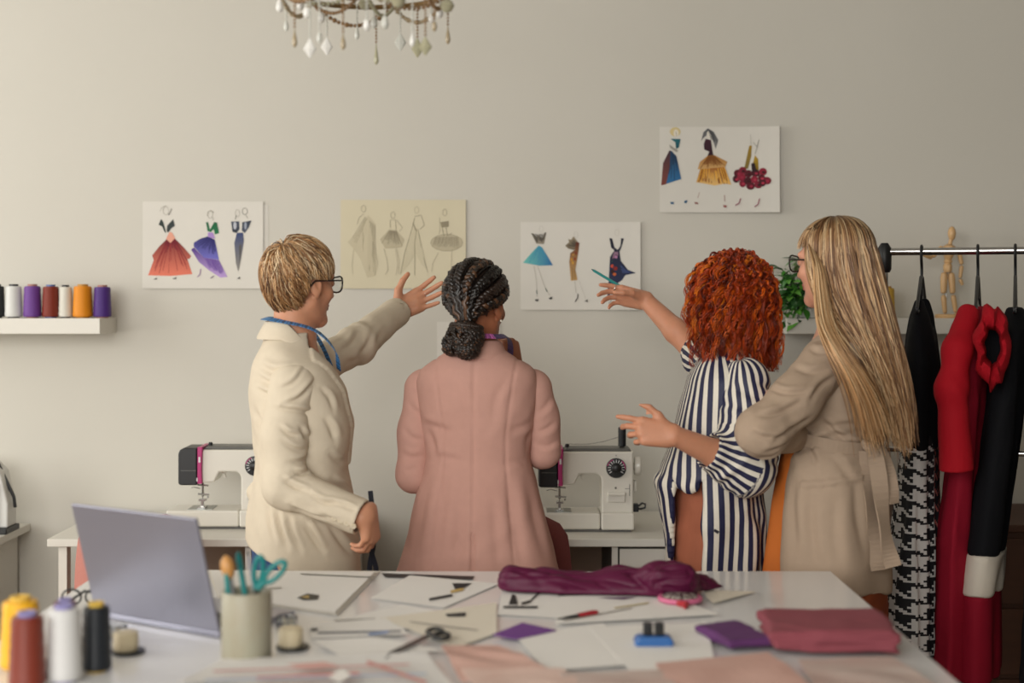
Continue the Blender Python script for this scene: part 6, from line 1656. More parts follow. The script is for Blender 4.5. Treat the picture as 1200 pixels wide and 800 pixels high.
def gframe(t, dz=0.0):
    p = BA + BU * t; return Matrix(((BH.x, BU.x, 0, p.x), (BH.y, BU.y, 0, p.y), (0, 0, 1, dz), (0, 0, 0, 1)))
def hanger(t, label, half=.185):
    G = gframe(t); o = thing('clothes_hanger', (BA + BU * t), label, 'hanger', 'black plastic hangers on the rail')
    z = BA.z; m = MB(); m.M = G
    hk = [(.004, 0, z - .075), (.004, 0, z - .045), (-.012, 0, z - .022), (-.016, 0, z + .002), (-.008, 0, z + .014), (.006, 0, z + .0155), (.017, 0, z + .004), (.018, 0, z - .012)]
    m.tube([Vector(p) for p in smooth_path(hk, 22)], .0042, 8).obj('hook', M_blk, o, smooth=True)
    m = MB(); m.M = G
    m.tube([(-.03, 0, z - .075), (.03, 0, z - .075), (half, 0, z - .165), (half + .004, 0, z - .173), (half - .01, 0, z - .176), (0, 0, z - .158), (-half + .01, 0, z - .176), (-half - .004, 0, z - .173), (-half, 0, z - .165)], .0048, 8, closed=True).obj('arms', M_blk, o, smooth=True)
    m = MB(); m.M = G
    m.tube([(-.024, 0, z - .078), (-.03, 0, z - .125), (-.02, 0, z - .138), (.028, 0, z - .134), (.038, 0, z - .11)], .0042, 8).obj('strap_loop', M_blk, o, smooth=True)
    return o
T1, T2, T3, T4 = .1054, .262, .364, .47
hanger(T1, 'black plastic hanger carrying the black top with houndstooth skirt'); hanger(T2, 'black plastic hanger carrying the red dress'); hanger(T3, 'black plastic hanger carrying the black dress with red ruffled sleeve')
hanger(T4, 'black plastic hanger carrying the dark patterned dress')

def gloft(name, parent, G, prof, material, h=.007, n=2.0, folds=.006, k=7, seed=1, extra=None, attrs=None, shell=True, cols=None):
    pr = np.array(prof); c = np.array(G.translation); zlo, zhi = pr[:, 0].min(), pr[:, 0].max()
    R = .36
    def build(F):
        F.loft(G, prof, n)
        if shell: F.func(lambda d, x, y, z: np.where((z < zlo + .12), np.maximum(d, -(d + .013)), d))
        if extra: extra(F)
    def disp(V, N):
        L = loc(V, G); f = (zhi - L[:, 2]) / (zhi - zlo)
        s = L[:, 0] / .2 * 3 * k / 3
        return folds * np.sin(s * 1.9 + .8 * wav(L, (2, 2, 2), seed) + np.sign(L[:, 1]) * .7) * np.clip(f * 1.8, 0.05, 1) + .002 * wav(L, (8, 8, 5), seed + 2)
    return garment(name, parent, (c[0] - R, c[1] - R, zlo - .01), (c[0] + R, c[1] + R, zhi + .02), h, build, material, disp, 1, cols=cols, attrs=attrs)

def hound_mat():
    m = bpy.data.materials.new('houndstooth'); t = NT(m)
    u = t.math('MULTIPLY', t.attr('hu'), 1 / .0056); v = t.math('MULTIPLY', t.attr('hv'), 1 / .0056)
    fu, fv = t.math('FLOOR', u), t.math('FLOOR', v)
    tw = t.math('LESS_THAN', t.math('FLOORED_MODULO', t.math('ADD', fu, fv), 4.0), 1.5)
    cu = t.math('LESS_THAN', t.math('FLOORED_MODULO', fu, 8.0), 3.5); cv = t.math('LESS_THAN', t.math('FLOORED_MODULO', fv, 8.0), 3.5)
    d = t.math('ADD', t.math('MULTIPLY', tw, cu), t.math('MULTIPLY', t.math('SUBTRACT', 1.0, tw), cv))
    lightc = t.mix(t.attr('panel'), lin('#cfcdca'), lin('#a8625a'))
    t.link(t.mix(d, lightc, lin('#131318')), t.b.inputs['Base Color']); t.b.inputs['Roughness'].default_value = .8
    return m
M_blackfab = mat('black_fabric', '#0d0e12', .85, var=.15, bump=.2, bscale=400, spec=.2)
M_redfab = mat('red_fabric', '#a30f1e', .8, var=.08, vscale=10, bump=.25, bscale=500, spec=.2)
M_crim = mat('crimson_fabric', '#8e1128', .8, var=.08, vscale=10, bump=.25, bscale=500, spec=.2)
# --- black top with houndstooth skirt
G = gframe(T1); g1 = thing('dress', (BA.x + BU.x * T1, BA.y + BU.y * T1, 0), 'sleeveless black top with a pleated houndstooth skirt on the rack', 'dress')
def scoop(G, z, r=(.085, .2, .1)):
    R3 = np.array(G.to_3x3())
    return lambda F: F.ell(np.array(G @ Vector((0, 0, z))), r, R3, .006, 's')
gloft('bodice', g1, G, [(1.06, .175, .05, 0, 0), (1.15, .182, .052, 0, .0), (1.30, .20, .05, 0, 0), (1.38, .178, .042, 0, 0), (1.44, .15, .032, 0, 0), (1.485, .12, .02, 0, 0)], M_blackfab, extra=scoop(G, 1.50), folds=.004, seed=3)
def hattr(V):
    L = loc(V, G); a = np.arctan2(L[:, 1] * 2.2, L[:, 0]); u = np.where(np.abs(L[:, 1]) > 0, L[:, 0] + np.sign(L[:, 1]) * 0, L[:, 0])
    side = L[:, 1] * .94
    # arc coordinate measured from the edge that faces the room
    ang = np.arctan2(L[:, 1], -L[:, 0]); hu = ang * .105
    return {'hu': hu + 2, 'hv': L[:, 2] + 3, 'panel': (ang > .42).astype(float)}
gloft('skirt', g1, G, [(.47, .225, .068, 0, -.028), (.75, .205, .064, 0, -.02), (1.0, .18, .055, 0, -.008), (1.105, .17, .048, 0, 0)], hound_mat(), .0065, folds=.010, k=12, seed=5, attrs=hattr)
bt = MB(); bt.M = Matrix.Translation(at(1081, 503, 4.02)) @ Matrix.Rotation(math.pi / 2, 4, 'X'); bt.lathe([(.009, 0), (.0095, .003), (.007, .005), (.001, .004)], 14); bt.obj('button', mat('amber_button', '#7a4a1c', .3), g1, smooth=True)
# --- red dress
G = gframe(T2); g2 = thing('dress', (BA.x + BU.x * T2, BA.y + BU.y * T2, 0), 'red long sleeved dress on the rack beside the houndstooth skirt', 'dress')
gloft('body', g2, G, [(.42, .21, .055, 0, -.07), (.8, .20, .05, 0, -.06), (1.1, .19, .045, 0, -.03), (1.30, .2, .045, 0, -.01), (1.40, .17, .04, 0, 0), (1.465, .10, .03, 0, 0)], M_crim, extra=scoop(G, 1.50, (.06, .2, .1)), seed=7)
p0, p1, p2, p3 = at(1134, 368, 3.95), at(1122, 410, 3.87), at(1115, 455, 3.86), at(1121, 551, 3.87)
sleeve(g2, [p0, p1, p2, p3], [.030, .036, .039, .046], M_redfab, 31, .004, 2, h=.005, wall=.011)
pc = smooth_path([G @ Vector((-.11, -.03, 1.462)), G @ Vector((-.075, -.035, 1.42)), G @ Vector((0, -.042, 1.39)), G @ Vector((.075, -.035, 1.42)), G @ Vector((.11, -.03, 1.462))], 24)
ribbon('collar', pc, [tuple(-BU)] * 24, .026, mat('wine_print', '#5a1420', .8, var=.6, vscale=90), g2, .006)
# --- black dress with red ruffle, white band, red hem
G = gframe(T3); g3 = thing('dress', (BA.x + BU.x * T3, BA.y + BU.y * T3, 0), 'black dress with red ruffled sleeve, white band and red hem on the rack', 'dress')
pf = [(.42, .205, .064, 0, -.105), (.66, .2, .062, 0, -.10), (.9, .195, .058, 0, -.07), (1.15, .19, .055, 0, -.035), (1.32, .2, .05, 0, -.01), (1.40, .175, .045, 0, 0), (1.465, .10, .03, 0, 0)]
def cutp(z0, z1):
    zs = [r[0] for r in pf]; f = lambda z: (z, *[float(np.interp(z, zs, [r[j] for r in pf])) for j in (1, 2, 3, 4)])
    return [f(z) for z in sorted({z0, z1} | {z for z in zs if z0 < z < z1} | set(np.linspace(z0, z1, 4)))]
gloft('bodice', g3, G, cutp(.775, 1.465), M_blackfab, extra=scoop(G, 1.50, (.07, .2, .1)), seed=9, folds=.004)
gloft('band', g3, G, [(r[0], r[1] + .003, r[2] + .003, r[3], r[4]) for r in cutp(.662, .778)], mat('white_fabric', '#cfc6b8', .8, var=.04), seed=9, folds=.004, shell=False)
gloft('hem_panel', g3, G, cutp(.42, .664), M_crim, seed=9, folds=.004)
# ruffle sleeve: an open flounce hanging from the shoulder
c0 = Vector(at(1163, 407, 3.80)); sx, sz = 21 / FPX * 3.80, 48 / FPX * 3.80; rings = []
for j, (f, dy, wv) in enumerate(((.50, .0, .6), (.56, -.012, .8), (.75, -.014, 1), (.95, .0, 1), (1.03, .018, 1), (1.0, .05, .8), (.9, .09, .5), (.8, .13, .2), (.5, .13, .2), (.42, .06, .4))):
    R_2 = []
    for k in range(48):
        a = 2 * math.pi * k / 48; ww = 1 + .07 * wv * math.sin(a * 7 + .6) + .03 * wv * math.sin(a * 11)
        top = max(0, math.sin(a)); xx = sx * f * ww * math.cos(a) * (1 - .25 * max(0, -math.sin(a)) ** 2) ; zz = sz * f * ww * math.sin(a)
        R_2.append(c0 + Vector((xx + dy * .35, dy + .012 * wv * math.sin(a * 7), zz)))
    rings.append(R_2)
MB().rings(rings, cap=False, closed=True).obj('ruffle_sleeve', M_redfab, g3, smooth=True)
MB().rings([[c0 + Vector((.03 + sx * .5 * math.cos(2 * math.pi * k / 24), dy, sz * .5 * math.sin(2 * math.pi * k / 24))) for k in range(24)] for dy in (.09, .12)]).obj('sleeve_dark_disc', M_blackfab, g3)  # black disc added inside, stands for the dark of the sleeve opening
# --- dark patterned dress at the edge of the picture
G = gframe(T4); g4 = thing('dress', (BA.x + BU.x * T4, BA.y + BU.y * T4, 0), 'dark patterned long dress hanging last on the rack', 'dress')
gloft('body', g4, G, [(.38, .22, .06, 0, -.03), (.8, .20, .05, 0, -.02), (1.1, .19, .05, 0, -.01), (1.32, .2, .045, 0, 0), (1.40, .17, .04, 0, 0), (1.465, .10, .03, 0, 0)], mat('dark_print', '#15161c', .8, var=.9, vscale=120), extra=scoop(G, 1.50, (.07, .2, .1)), seed=15)

# --- brown wooden chest behind the rack
bc = thing('wooden_chest', (1.62, 4.78, 0), 'dark brown wooden chest against the wall behind the dresses', 'chest')
M_dk = mat('dark_wood', '#4a2c1c', .5, var=.25, vscale=5, stretch=(1, 6, 6))
MB().box((1.18, 4.56, .03), (2.1, 5.0, .74)).obj('body', M_dk, bc, bevel=.004); MB().box((1.16, 4.54, .74), (2.12, 5.01, .765)).obj('top', M_dk, bc, bevel=.004)
for k in range(3):
    dr = MB().box((1.2, 4.545, .06 + k * .225), (2.08, 4.56, .27 + k * .225)).obj('drawer', M_dk, bc, bevel=.003)
    for kx in (1.45, 1.83):
        m = MB(); m.M = Matrix.Translation((kx, 4.545, .165 + k * .225)) @ Matrix.Rotation(math.pi / 2, 4, 'X'); m.lathe([(.006, 0), (.014, .012), (.012, .02), (.002, .022)], 12).obj('knob', mat('aged_brass', '#8d7148', .35, .8), dr, smooth=True)
MB().box((1.2, 4.58, 0), (2.08, 4.98, .03)).obj('plinth', M_dk, bc)
# ================================================================== things on the cutting table
ZL = [TZ + .0004]
def tp(px, py, z=0.0):
    d = (CAMZ - TZ - z) * FPX / (py - HORIZON); return Vector((X(px, d), d, TZ + z))
def tsheet(cs, m, label, name='paper_sheet', cat='paper', z=None, curl=.001, group=None, thick=.0004, parent=None, wave=0.0, seed=1):
    """a sheet lying on the table; cs = its corners as the photograph shows them"""
    if z is None: ZL[0] += .00055; z = ZL[0] - TZ
    P_ = [tp(px, py, z) for px, py in cs[:4]]
    n = 10; V = []; rg = np.random.default_rng(seed)
    ph = rg.uniform(0, 6, 4)
    for s_ in (0, 1):
        for j in range(n + 1):
            for i in range(n + 1):
                u, w_ = i / n, j / n
                p = P_[0] * (1 - u) * (1 - w_) + P_[1] * u * (1 - w_) + P_[2] * u * w_ + P_[3] * (1 - u) * w_
                e = curl * (max(0, 2 * u - 1.2) ** 2 * w_ + max(0, .3 - u) ** 2 * (1 - w_) * 4) + wave * (.5 + .5 * math.sin(u * 9 + ph[0] + 3 * math.sin(w_ * 4 + ph[1]))) * (.5 + .5 * math.sin(w_ * 7 + ph[2]))
                V.append((p.x, p.y, p.z + e + (thick if s_ else 0)))
    W = n + 1; N = W * W; F = []
    for j in range(n):
        for i in range(n):
            a = j * W + i; F += [(a, a + W, a + W + 1, a + 1), (N + a, N + a + 1, N + a + W + 1, N + a + W)]
    bd = [i for i in range(W)] + [j * W + n for j in range(1, W)] + [n * W + i for i in range(n - 1, -1, -1)] + [j * W for j in range(n - 1, 0, -1)]
    for a, b in zip(bd, bd[1:] + bd[:1]): F.append((a, b, N + b, N + a))
    o = np_obj(name, V, np.array(F), m, parent, smooth=False)
    if parent is None: tag(o, label, cat, group)
    o['zz'] = z + thick; return o
def tmarks(o, shapes, name='print', lift=.0014):
    z = o['zz'] + lift
    bm = bmesh.new(); cl = bm.verts.layers.float_color.new('col')
    for k, (pts, c) in enumerate(shapes):
        vs = []
        for p in pts:
            v = bm.verts.new(tp(p[0], p[1], z + .0002 * k)); v[cl] = (*lin(c), 1); vs.append(v)
        bm.faces.new(vs)
    for f in bm.faces:
        f.normal_update()
        if f.normal.z < 0: f.normal_flip()
    me = bpy.data.meshes.new(name); bm.to_mesh(me); bm.free(); me.materials.append(M_ink); q = link(bpy.data.objects.new(name, me), o); q['kind'] = 'stuff'; return q
def line(x0, y0, x1, y1, w):
    return [(x0, y0 - w / 2), (x1, y1 - w / 2), (x1, y1 + w / 2), (x0, y0 + w / 2)]
PT = paper_mat('table_paper', '#e6e3de'); PT2 = paper_mat('table_paper_warm', '#e0d8c8')
st = None
for k in range(5):
    o = tsheet([(242 + k, 668), (447 - k * 2, 669 + k * .3), (396 - k, 722 - k), (256, 702 - k)], PT2 if k % 2 else PT, 'white sheet in the paper pile behind the pen cup, leaf %s' % ('bottom', 'second', 'middle', 'fourth', 'topmost')[k], z=.0010 + .0014 * k, group='paper pile behind the pen cup')
tmarks(o, [([(348, 700), (360, 695), (374, 697), (372, 702), (356, 703)], '#4a463e'), ([(352, 699), (362, 697), (362, 701)], '#b59a58'), (line(300, 690, 330, 688, 1.2), '#b5b0a6'), (line(352, 672, 440, 676, 1), '#8a867e')])
ZL[0] = TZ + .0012
def ts(*a, **k): return tsheet(*a, **k)
o = ts([(447, 671.5), (556, 675), (553, 679), (452, 676)], mat('black_card', '#1d1b1e', .6), 'thin black paper strip at the back of the table', 'paper_strip')
o = ts([(434, 701), (480, 674), (585, 684), (520, 712)], PT, 'white sheet with black and gold marks beside the black strip'); tmarks(o, [([(530, 683), (553, 683), (540, 691), (533, 690)], '#1f1c20'), (line(503, 702, 530, 697, 3), '#2a2624'), (line(528, 693, 543, 690, 3), '#c8a860')])
o = ts([(583, 720), (590, 682), (655.5, 681.5), (653.5, 724)], PT, 'white sheet with a black ink drawing in front of the plum fabric')
tmarks(o, [([(596, 708), (600, 696), (604, 697), (607, 708)], '#2a2624'), (line(590, 711, 630, 711, 2.5), '#1f1c1a'), (line(611, 707, 622, 704, 3), '#3a342e'), (line(622, 703, 632, 694, 2.5), '#2a2624'), (line(632, 692, 640, 688, 1.4), '#5a544c')])
o = ts([(392, 727), (470, 708), (545, 722), (450, 742)], PT, 'white sheet lying between the paper pile and the scissors'); tmarks(o, [(line(392, 727, 440, 725, 2), '#8a867e')])
o = ts([(446, 724), (582, 706), (582, 742), (534, 759)], PT2, 'white sheet with a small black label beside the scissors'); tmarks(o, [([(522, 719), (546, 717), (545, 722), (524, 722)], '#2c2a2c'), (line(480, 728, 560, 738, 1.2), '#a09a92')])
o = ts([(655, 699), (772, 692), (842, 720), (651, 731)], PT, 'white sheet under the red seam ripper'); tmarks(o, [(line(660, 727, 740, 712, 1.2), '#a8a298'), (line(720, 712, 760, 706, 1.5), '#c2b184'), ([(700, 700), (746, 699), (730, 702)], '#6a4a6a')])
o = ts([(824, 691), (886, 693), (836, 707), (828, 700)], PT2, 'small white slip beside the clear bead box', 'paper_slip')
o = ts([(362, 731), (452, 724), (480, 743), (365, 748)], PT, 'white sheet with dark edge lines in front of the paper pile'); tmarks(o, [(line(364, 738, 372, 737, 3), '#2a2a2c'), (line(372, 741, 470, 739, 2), '#77777c'), (line(432, 743, 455, 740, 3), '#8fa0c4')])
o = ts([(603, 744), (706, 730), (770, 776), (640, 786)], PT, 'large white sheet in front of the purple triangle')
o = ts([(690, 735), (828, 729), (837, 772), (742, 790)], PT, 'white sheet under the blue and black clip')
o = ts([(577, 744), (612, 730), (652, 739), (606, 749)], mat('purple_cloth', '#6d3a86', .8, var=.1, bump=.2), 'small purple fabric triangle between white sheets', 'fabric_scrap', 'fabric', thick=.0015)
o = ts([(365, 750), (440, 746), (520, 762), (400, 769)], PT, 'white sheet in front of the scissors beside the bobbin dish')
# grey pattern rulers / shears
sc = thing('scissors', tp(470, 758), 'dark steel tailor scissors lying on white sheets', 'scissors'); zz = ZL[0] - TZ + .003
a0, a1 = tp(447, 769, zz), tp(500, 745, zz); M_sh = mat('dark_steel', '#55565a', .3, .8)
def blade(a, b, w, name, t=.003):
    d = (b - a).normalized(); s_ = Vector((-d.y, d.x, 0)); m = MB()
    m.rings([[a - Vector((0, 0, t / 2)), a + Vector((0, 0, t / 2))] * 2] if False else [[a + s_ * .001 + Vector((0, 0, z)) for z in (-t / 2, t / 2)] + [a - s_ * .001 + Vector((0, 0, z)) for z in (t / 2, -t / 2)], [b + s_ * w + Vector((0, 0, z)) for z in (-t / 2, t / 2)] + [b - s_ * w + Vector((0, 0, z)) for z in (t / 2, -t / 2)]])
    return m.obj(name, M_sh, sc)
blade(a0, a1, .006, 'blade'); blade(tp(452, 771, zz + .003), tp(498, 747, zz + .003), .006, 'blade')
for k, c in enumerate((tp(510, 741, zz + .003), tp(517, 746, zz + .003))):
    MB().tube([c + Vector((.016 * math.cos(t * math.pi / 8), .024 * math.sin(t * math.pi / 8), .002)) for t in range(16)], .0042, 8, closed=True).obj('handle', mat('black_plastic', '#17181a', .4), sc, smooth=True)
# front: printed tissue pattern and cut pieces
PAT = paper_mat('pattern_tissue', '#d9d6d2')
ZL[0] += .002
o = ts([(205, 801), (262, 772), (500, 768), (540, 812)], PAT, 'printed pattern tissue with red and blue lines in front of the pen cup', 'pattern_sheet', 'pattern', curl=.01)
tmarks(o, [([(300, 792), (420, 786), (422, 790), (302, 797)], '#c98a82'), ([(335, 778), (380, 775), (400, 781), (360, 784)], '#d2a59c'), (line(250, 786, 480, 778, 2), '#c48c88'), (line(240, 797, 500, 789, 2), '#9db0c8'), (line(430, 775, 500, 800, 4), '#c98a82'), ([(385, 793), (400, 783), (412, 790), (398, 800)], '#e8e4de')], lift=.012)
def salmon(name, c1, c2):
    m = bpy.data.materials.new(name); t = NT(m); f = t.noise(t.coord((1, 2, 1)), 9, 4)
    t.link(t.mix(f, lin(c1), lin(c2)), t.b.inputs['Base Color']); t.b.inputs['Roughness'].default_value = .55; MATS[name] = m; return m
MS1, MS2, MS3 = salmon('salmon_cloth', '#c4968a', '#d6b3a6'), salmon('salmon_pale', '#cfaa9e', '#e0c8bc'), salmon('greypink_cloth', '#b58e84', '#c9c2ba')
o = ts([(517, 757), (585, 757), (640, 783), (541, 800)], MS1, 'salmon pink fabric piece folded at the table front', 'fabric_piece', 'fabric', wave=.006, thick=.002, seed=3)
o = ts([(541, 786), (660, 784), (692, 812), (560, 816)], MS2, 'pale pink fabric piece overlapping the salmon one', 'fabric_piece', 'fabric', wave=.006, thick=.002, seed=5)
o = ts([(768, 778), (900, 765), (960, 812), (790, 815)], MS1, 'salmon fabric piece in front of the violet cloth', 'fabric_piece', 'fabric', wave=.005, thick=.002, seed=7)
o = ts([(935, 774), (1045, 770), (1110, 812), (960, 815)], MS3, 'pinkish grey fabric piece in front of the mauve stack', 'fabric_piece', 'fabric', wave=.004, thick=.002, seed=9)
o = ts([(655, 790), (775, 786), (800, 815), (680, 816)], MS3, 'dusty pink fabric piece under the white sheets at the table front', 'fabric_piece', 'fabric', wave=.004, thick=.002, seed=11)

# --- laptop
lp = thing('laptop', (-.70, 2.98, TZ), 'open silver laptop seen from behind its lid', 'laptop')
hr = Vector((-.577, 2.813, TZ + .010)); hl = Vector((-.879, 3.008, TZ + .010)); ux = (hr - hl).normalized(); nv = Vector((-ux.y, ux.x, 0)) * 1.0
nv = nv if nv.y > 0 else -nv                         # points away from the camera (towards the keyboard side)
M_alu = mat('aluminium', '#9a9aa8', .36, .7, var=.03)
be = math.radians(15); up = (Vector((0, 0, 1)) * math.cos(be) - nv * math.sin(be)); W_, Hh = .36, .245
def lbox(o, ax, ay, az, lo, hi):
    m = MB(); m.M = Matrix(((ax.x, ay.x, az.x, o.x), (ay.y * 0 + ax.y, ay.y, az.y, o.y), (ax.z, ay.z, az.z, o.z), (0, 0, 0, 1))); m.box(lo, hi); return m
nl = ux.cross(up)
ld = lbox(hl, ux, up, nl, (0, .004, -.003), (W_, Hh, .004)).obj('lid', M_alu, lp, bevel=.0025)
sgn = 1 if nl.dot(nv) > 0 else -1
lbox(hl, ux, up, nl, (.008, .02, sgn * .0045 - .0005), (W_ - .008, Hh - .008, sgn * .0045 + .0005)).obj('screen', mat('screen_dark', '#1b1d22', .15), ld)
b0 = hl - Vector((0, 0, .010)); zv = Vector((0, 0, 1))
bs = lbox(b0, ux, nv, zv, (0, -.004, .001), (W_, .222, .013)).obj('base', M_alu, lp, bevel=.002)
km = MB(); km.M = Matrix(((ux.x, nv.x, 0, b0.x), (ux.y, nv.y, 0, b0.y), (0, 0, 1, b0.z), (0, 0, 0, 1)))
for r_ in range(5):
    for c_ in range(14): km.box((.03 + c_ * .0216, .02 + r_ * .021, .013), (.0485 + c_ * .0216, .037 + r_ * .021, .0145))
kb = km.obj('keyboard', M_blk, bs); kb['kind'] = 'stuff'
lbox(b0, ux, nv, zv, (.12, .14, .013), (.24, .225, .0134)).obj('trackpad', mat('trackpad_grey', '#9a9aa4', .3, .4), bs)

# --- pen cup and what stands in it
pc = tp(289, 772); cu = thing('pen_cup', pc, 'round grey green stoneware pen cup with pale glaze', 'cup')
def cup_mat():
    m = bpy.data.materials.new('stoneware'); t = NT(m); v = t.coord((1, 1, .6)); f = t.noise(v, 22, 5, .7); g = t.noise(v, 6, 2)
    t.link(t.mix(g, t.mix(f, lin('#938a78'), lin('#aaa390')), t.mix(f, lin('#a08d70'), lin('#98a396'))), t.b.inputs['Base Color']); t.b.inputs['Roughness'].default_value = .5; t.bump(f, .2, .002); return m
hC, rC = .128, .0465
MB().lathe([(.001, 0), (rC * .96, 0), (rC, .004), (rC, hC - .003), (rC - .002, hC), (rC - .004, hC), (rC - .006, hC - .004), (rC - .006, .008), (.001, .008)], 36, cap=False).local('vessel', cup_mat(), cu, smooth=True)
M_teal = mat('teal_plastic', '#0f7a78', .35)
def inst(name, a, b, r, m, label, cat):
    return a, b
bz = TZ + .012
def stick(px0, py0, px1, py1, d, r, m, name, label, cat):
    """object standing in the cup, from its top as seen to its foot inside the cup"""
    top = Vector(at(px1, py1, d)); mid = Vector(at(px0, py0, d)); dr = (top - mid).normalized(); foot = mid - dr * ((mid.z - bz) / max(.3, dr.z))
    o = thing(name, foot, label, cat, None); MB().tube([foot, top - dr * .01, top], [r, r, r * .6], 10).obj('shaft', m, o, smooth=True); return o, foot, top, dr
o, f_, t_, dr = stick(286, 690, 279, 647, pc.y + .01, .0055, M_teal, 'pen', 'thick teal pen standing upright in the pen cup', 'pen')
MB().tube([t_ - dr * .03 + Vector((0, -.006, 0)), t_ + Vector((0, -.006, 0))], .0018, 6).obj('clip', mat('teal_dark', '#0a4c50', .4), o)
o, f_, t_, dr = stick(267, 690, 265, 668, pc.y - .02, .0045, M_teal, 'pen', 'short teal pen at the rim of the pen cup', 'pen')
MB().tube([t_, t_ + dr * .006], [.004, .002], 8).obj('cap', mat('teal_dark', '#0a4c50', .4), o)
o, f_, t_, dr = stick(272, 690, 268, 670, pc.y - .012, .005, mat('awl_steel', '#8a8a8a', .3, .9), 'awl', 'tracing tool with round wooden handle standing in the pen cup', 'tool')
MB().tube([t_ - dr * .012, t_ - dr * .004, t_ + dr * .008, t_ + dr * .022, t_ + dr * .031], [.006, .011, .0135, .011, .003], 14).obj('handle', mat('turned_wood', '#c08a4c', .4, var=.15), o, smooth=True)
so = thing('scissors', Vector((pc.x + .02, pc.y, bz)), 'teal handled scissors standing in the pen cup', 'scissors')
for k, (x0, x1, y1, tl) in enumerate(((300, 303, 668, -.1), (306, 322, 670, .4))):
    b_ = Vector(at(x0 - 4 * k, 690, pc.y + .005 - .008 * k)); h_ = Vector(at(x1, y1, pc.y + .005 - .008 * k))
    MB().tube([Vector((pc.x + .012, pc.y, bz)), b_], [.002, .005], 8).obj('blade', M_stl, so, smooth=True)
    ax_ = (h_ - b_).normalized(); sd = ax_.cross(Vector((0, 1, 0))).normalized()
    MB().tube([b_, b_.lerp(h_, .4)], .006, 8).tube([h_ + ax_ * (.026 * math.cos(t * math.pi / 9)) + sd * ((.010 if k else .008) * math.sin(t * math.pi / 9)) for t in range(18)], .0048, 8, closed=True).obj('handle', M_teal, so, smooth=True)
o, f_, t_, dr = stick(298, 690, 291, 650, pc.y + .022, .0035, mat('brush_grey', '#8c8890', .5), 'brush', 'slim grey handled brush standing in the pen cup', 'brush')
MB().tube([t_, t_ + dr * .01], [.003, .0006], 8).obj('tip', M_blk, o)

# --- cream thread bobbins on black dishes, pin jars
def bobbin(px, py, lab):
    p = tp(px, py); o = thing('thread_bobbin', p, lab, 'thread bobbin', 'cream bobbins on black dishes')
    MB().lathe([(.001, 0), (.029, 0), (.032, .003), (.032, .006), (.026, .006), (.001, .005)], 30, cap=False).local('dish', M_blk, o, smooth=True)
    MB().lathe([(.008, .006), (.021, .006), (.0235, .010), (.0235, .036), (.021, .041), (.008, .042)], 26, (-.004, 0, 0)).local('thread', thread_mat('thread_ecru', '#d8c9a8'), o, smooth=True)
    return o
bobbin(150, 765, 'cream thread bobbin on a black dish beside the laptop'); bobbin(343, 760, 'cream thread bobbin on a black dish beside the pen cup')
def pinjar(px, py, lab, seed):
    p = tp(px, py); rr = random.Random(seed); o = thing('pin_jar', p, lab, 'jar')
    MB().lathe([(.001, 0), (.02, 0), (.022, .003), (.022, .026), (.020, .028), (.019, .026), (.019, .004), (.001, .003)], 22, cap=False).local('glass', mat('clear_glass', '#f4f6f6', .03, trans=1.0, var=0), o, smooth=True)
    m = MB()
    for k in range(26): a = rr.uniform(0, 6.28); r = rr.uniform(0, .014); m.ico((r * math.cos(a), r * math.sin(a), .006 + .016 * rr.random()), .0032, 1)
    b = m.local('pin_heads', mat('pearl', '#e8e0d0', .2), o, smooth=True); b['kind'] = 'stuff'
pinjar(136, 748, 'small clear jar of pearl pins behind the bobbin near the laptop', 1); pinjar(336, 737, 'small clear jar of pearl pins behind the bobbin near the pen cup', 2)
gl = thing('eyeglasses', tp(96, 712), 'dark framed glasses lying at the table edge beside the laptop', 'glasses'); c = tp(92, 708, .004)
MB().tube([c + Vector((-.03, .03, 0)), c + Vector((.0, .045, .02)), c + Vector((.03, .03, .018)), c + Vector((.05, 0, .004))], .003, 8).obj('temple', M_blk, gl, smooth=True)
for k in (0, 1):
    MB().tube([c + Vector((-.012 + .05 * k + .021 * math.cos(t * math.pi / 8), -.01 + .004 * k, .018 + .017 * math.sin(t * math.pi / 8))) for t in range(16)], .0024, 6, closed=True).obj('rim', M_blk, gl, smooth=True)

# --- fabrics
plum = mat('plum_satin', '#520b32', .5, var=.08, vscale=8, bump=.1, bscale=500, spec=.3)
def plum_cloth():
    def build(F):
        q = lambda px, py, z: np.array(tp(px, py, z))
        for (a, b, r1, r2) in ((q(602, 684, .02), q(655, 688, .016), .030, .026), (q(598, 676, .035), q(640, 680, .03), .026, .022), (q(640, 682, .02), q(720, 684, .022), .03, .032), (q(720, 682, .026), q(775, 680, .035), .034, .036), (q(775, 678, .045), q(800, 678, .045), .036, .034),
                               (q(795, 680, .04), q(826, 684, .018), .032, .02), (q(826, 686, .014), q(848, 690, .004), .018, .006), (q(660, 693, .010), q(800, 694, .012), .02, .022), (q(620, 690, .01), q(760, 691, .01), .022, .022)):
            F.cone(a, b, r1, r2, .03)
        F.plane((0, 0, TZ + .0075), (0, 0, -1), .004)
    lo, hi = np.array([-.12, 3.12, TZ + .002]), np.array([.56, 3.49, TZ + .14])
    def disp(V, N):
        up_ = np.clip((V[:, 2] - TZ - .012) / .02, 0, 1); n1 = wav(V, (5, 14, 14), 51); n2 = wav(V, (9, 20, 20), 57)
        return (-.007 * np.exp(-(n1 / .22) ** 2) + .004 * n1 - .004 * np.exp(-(n2 / .25) ** 2)) * up_
    o = garment('plum_fabric', None, lo, hi, .004, build, plum, disp, 1); tag(o, 'plum purple satin fabric heaped at the back of the table', 'fabric')
plum_cloth()
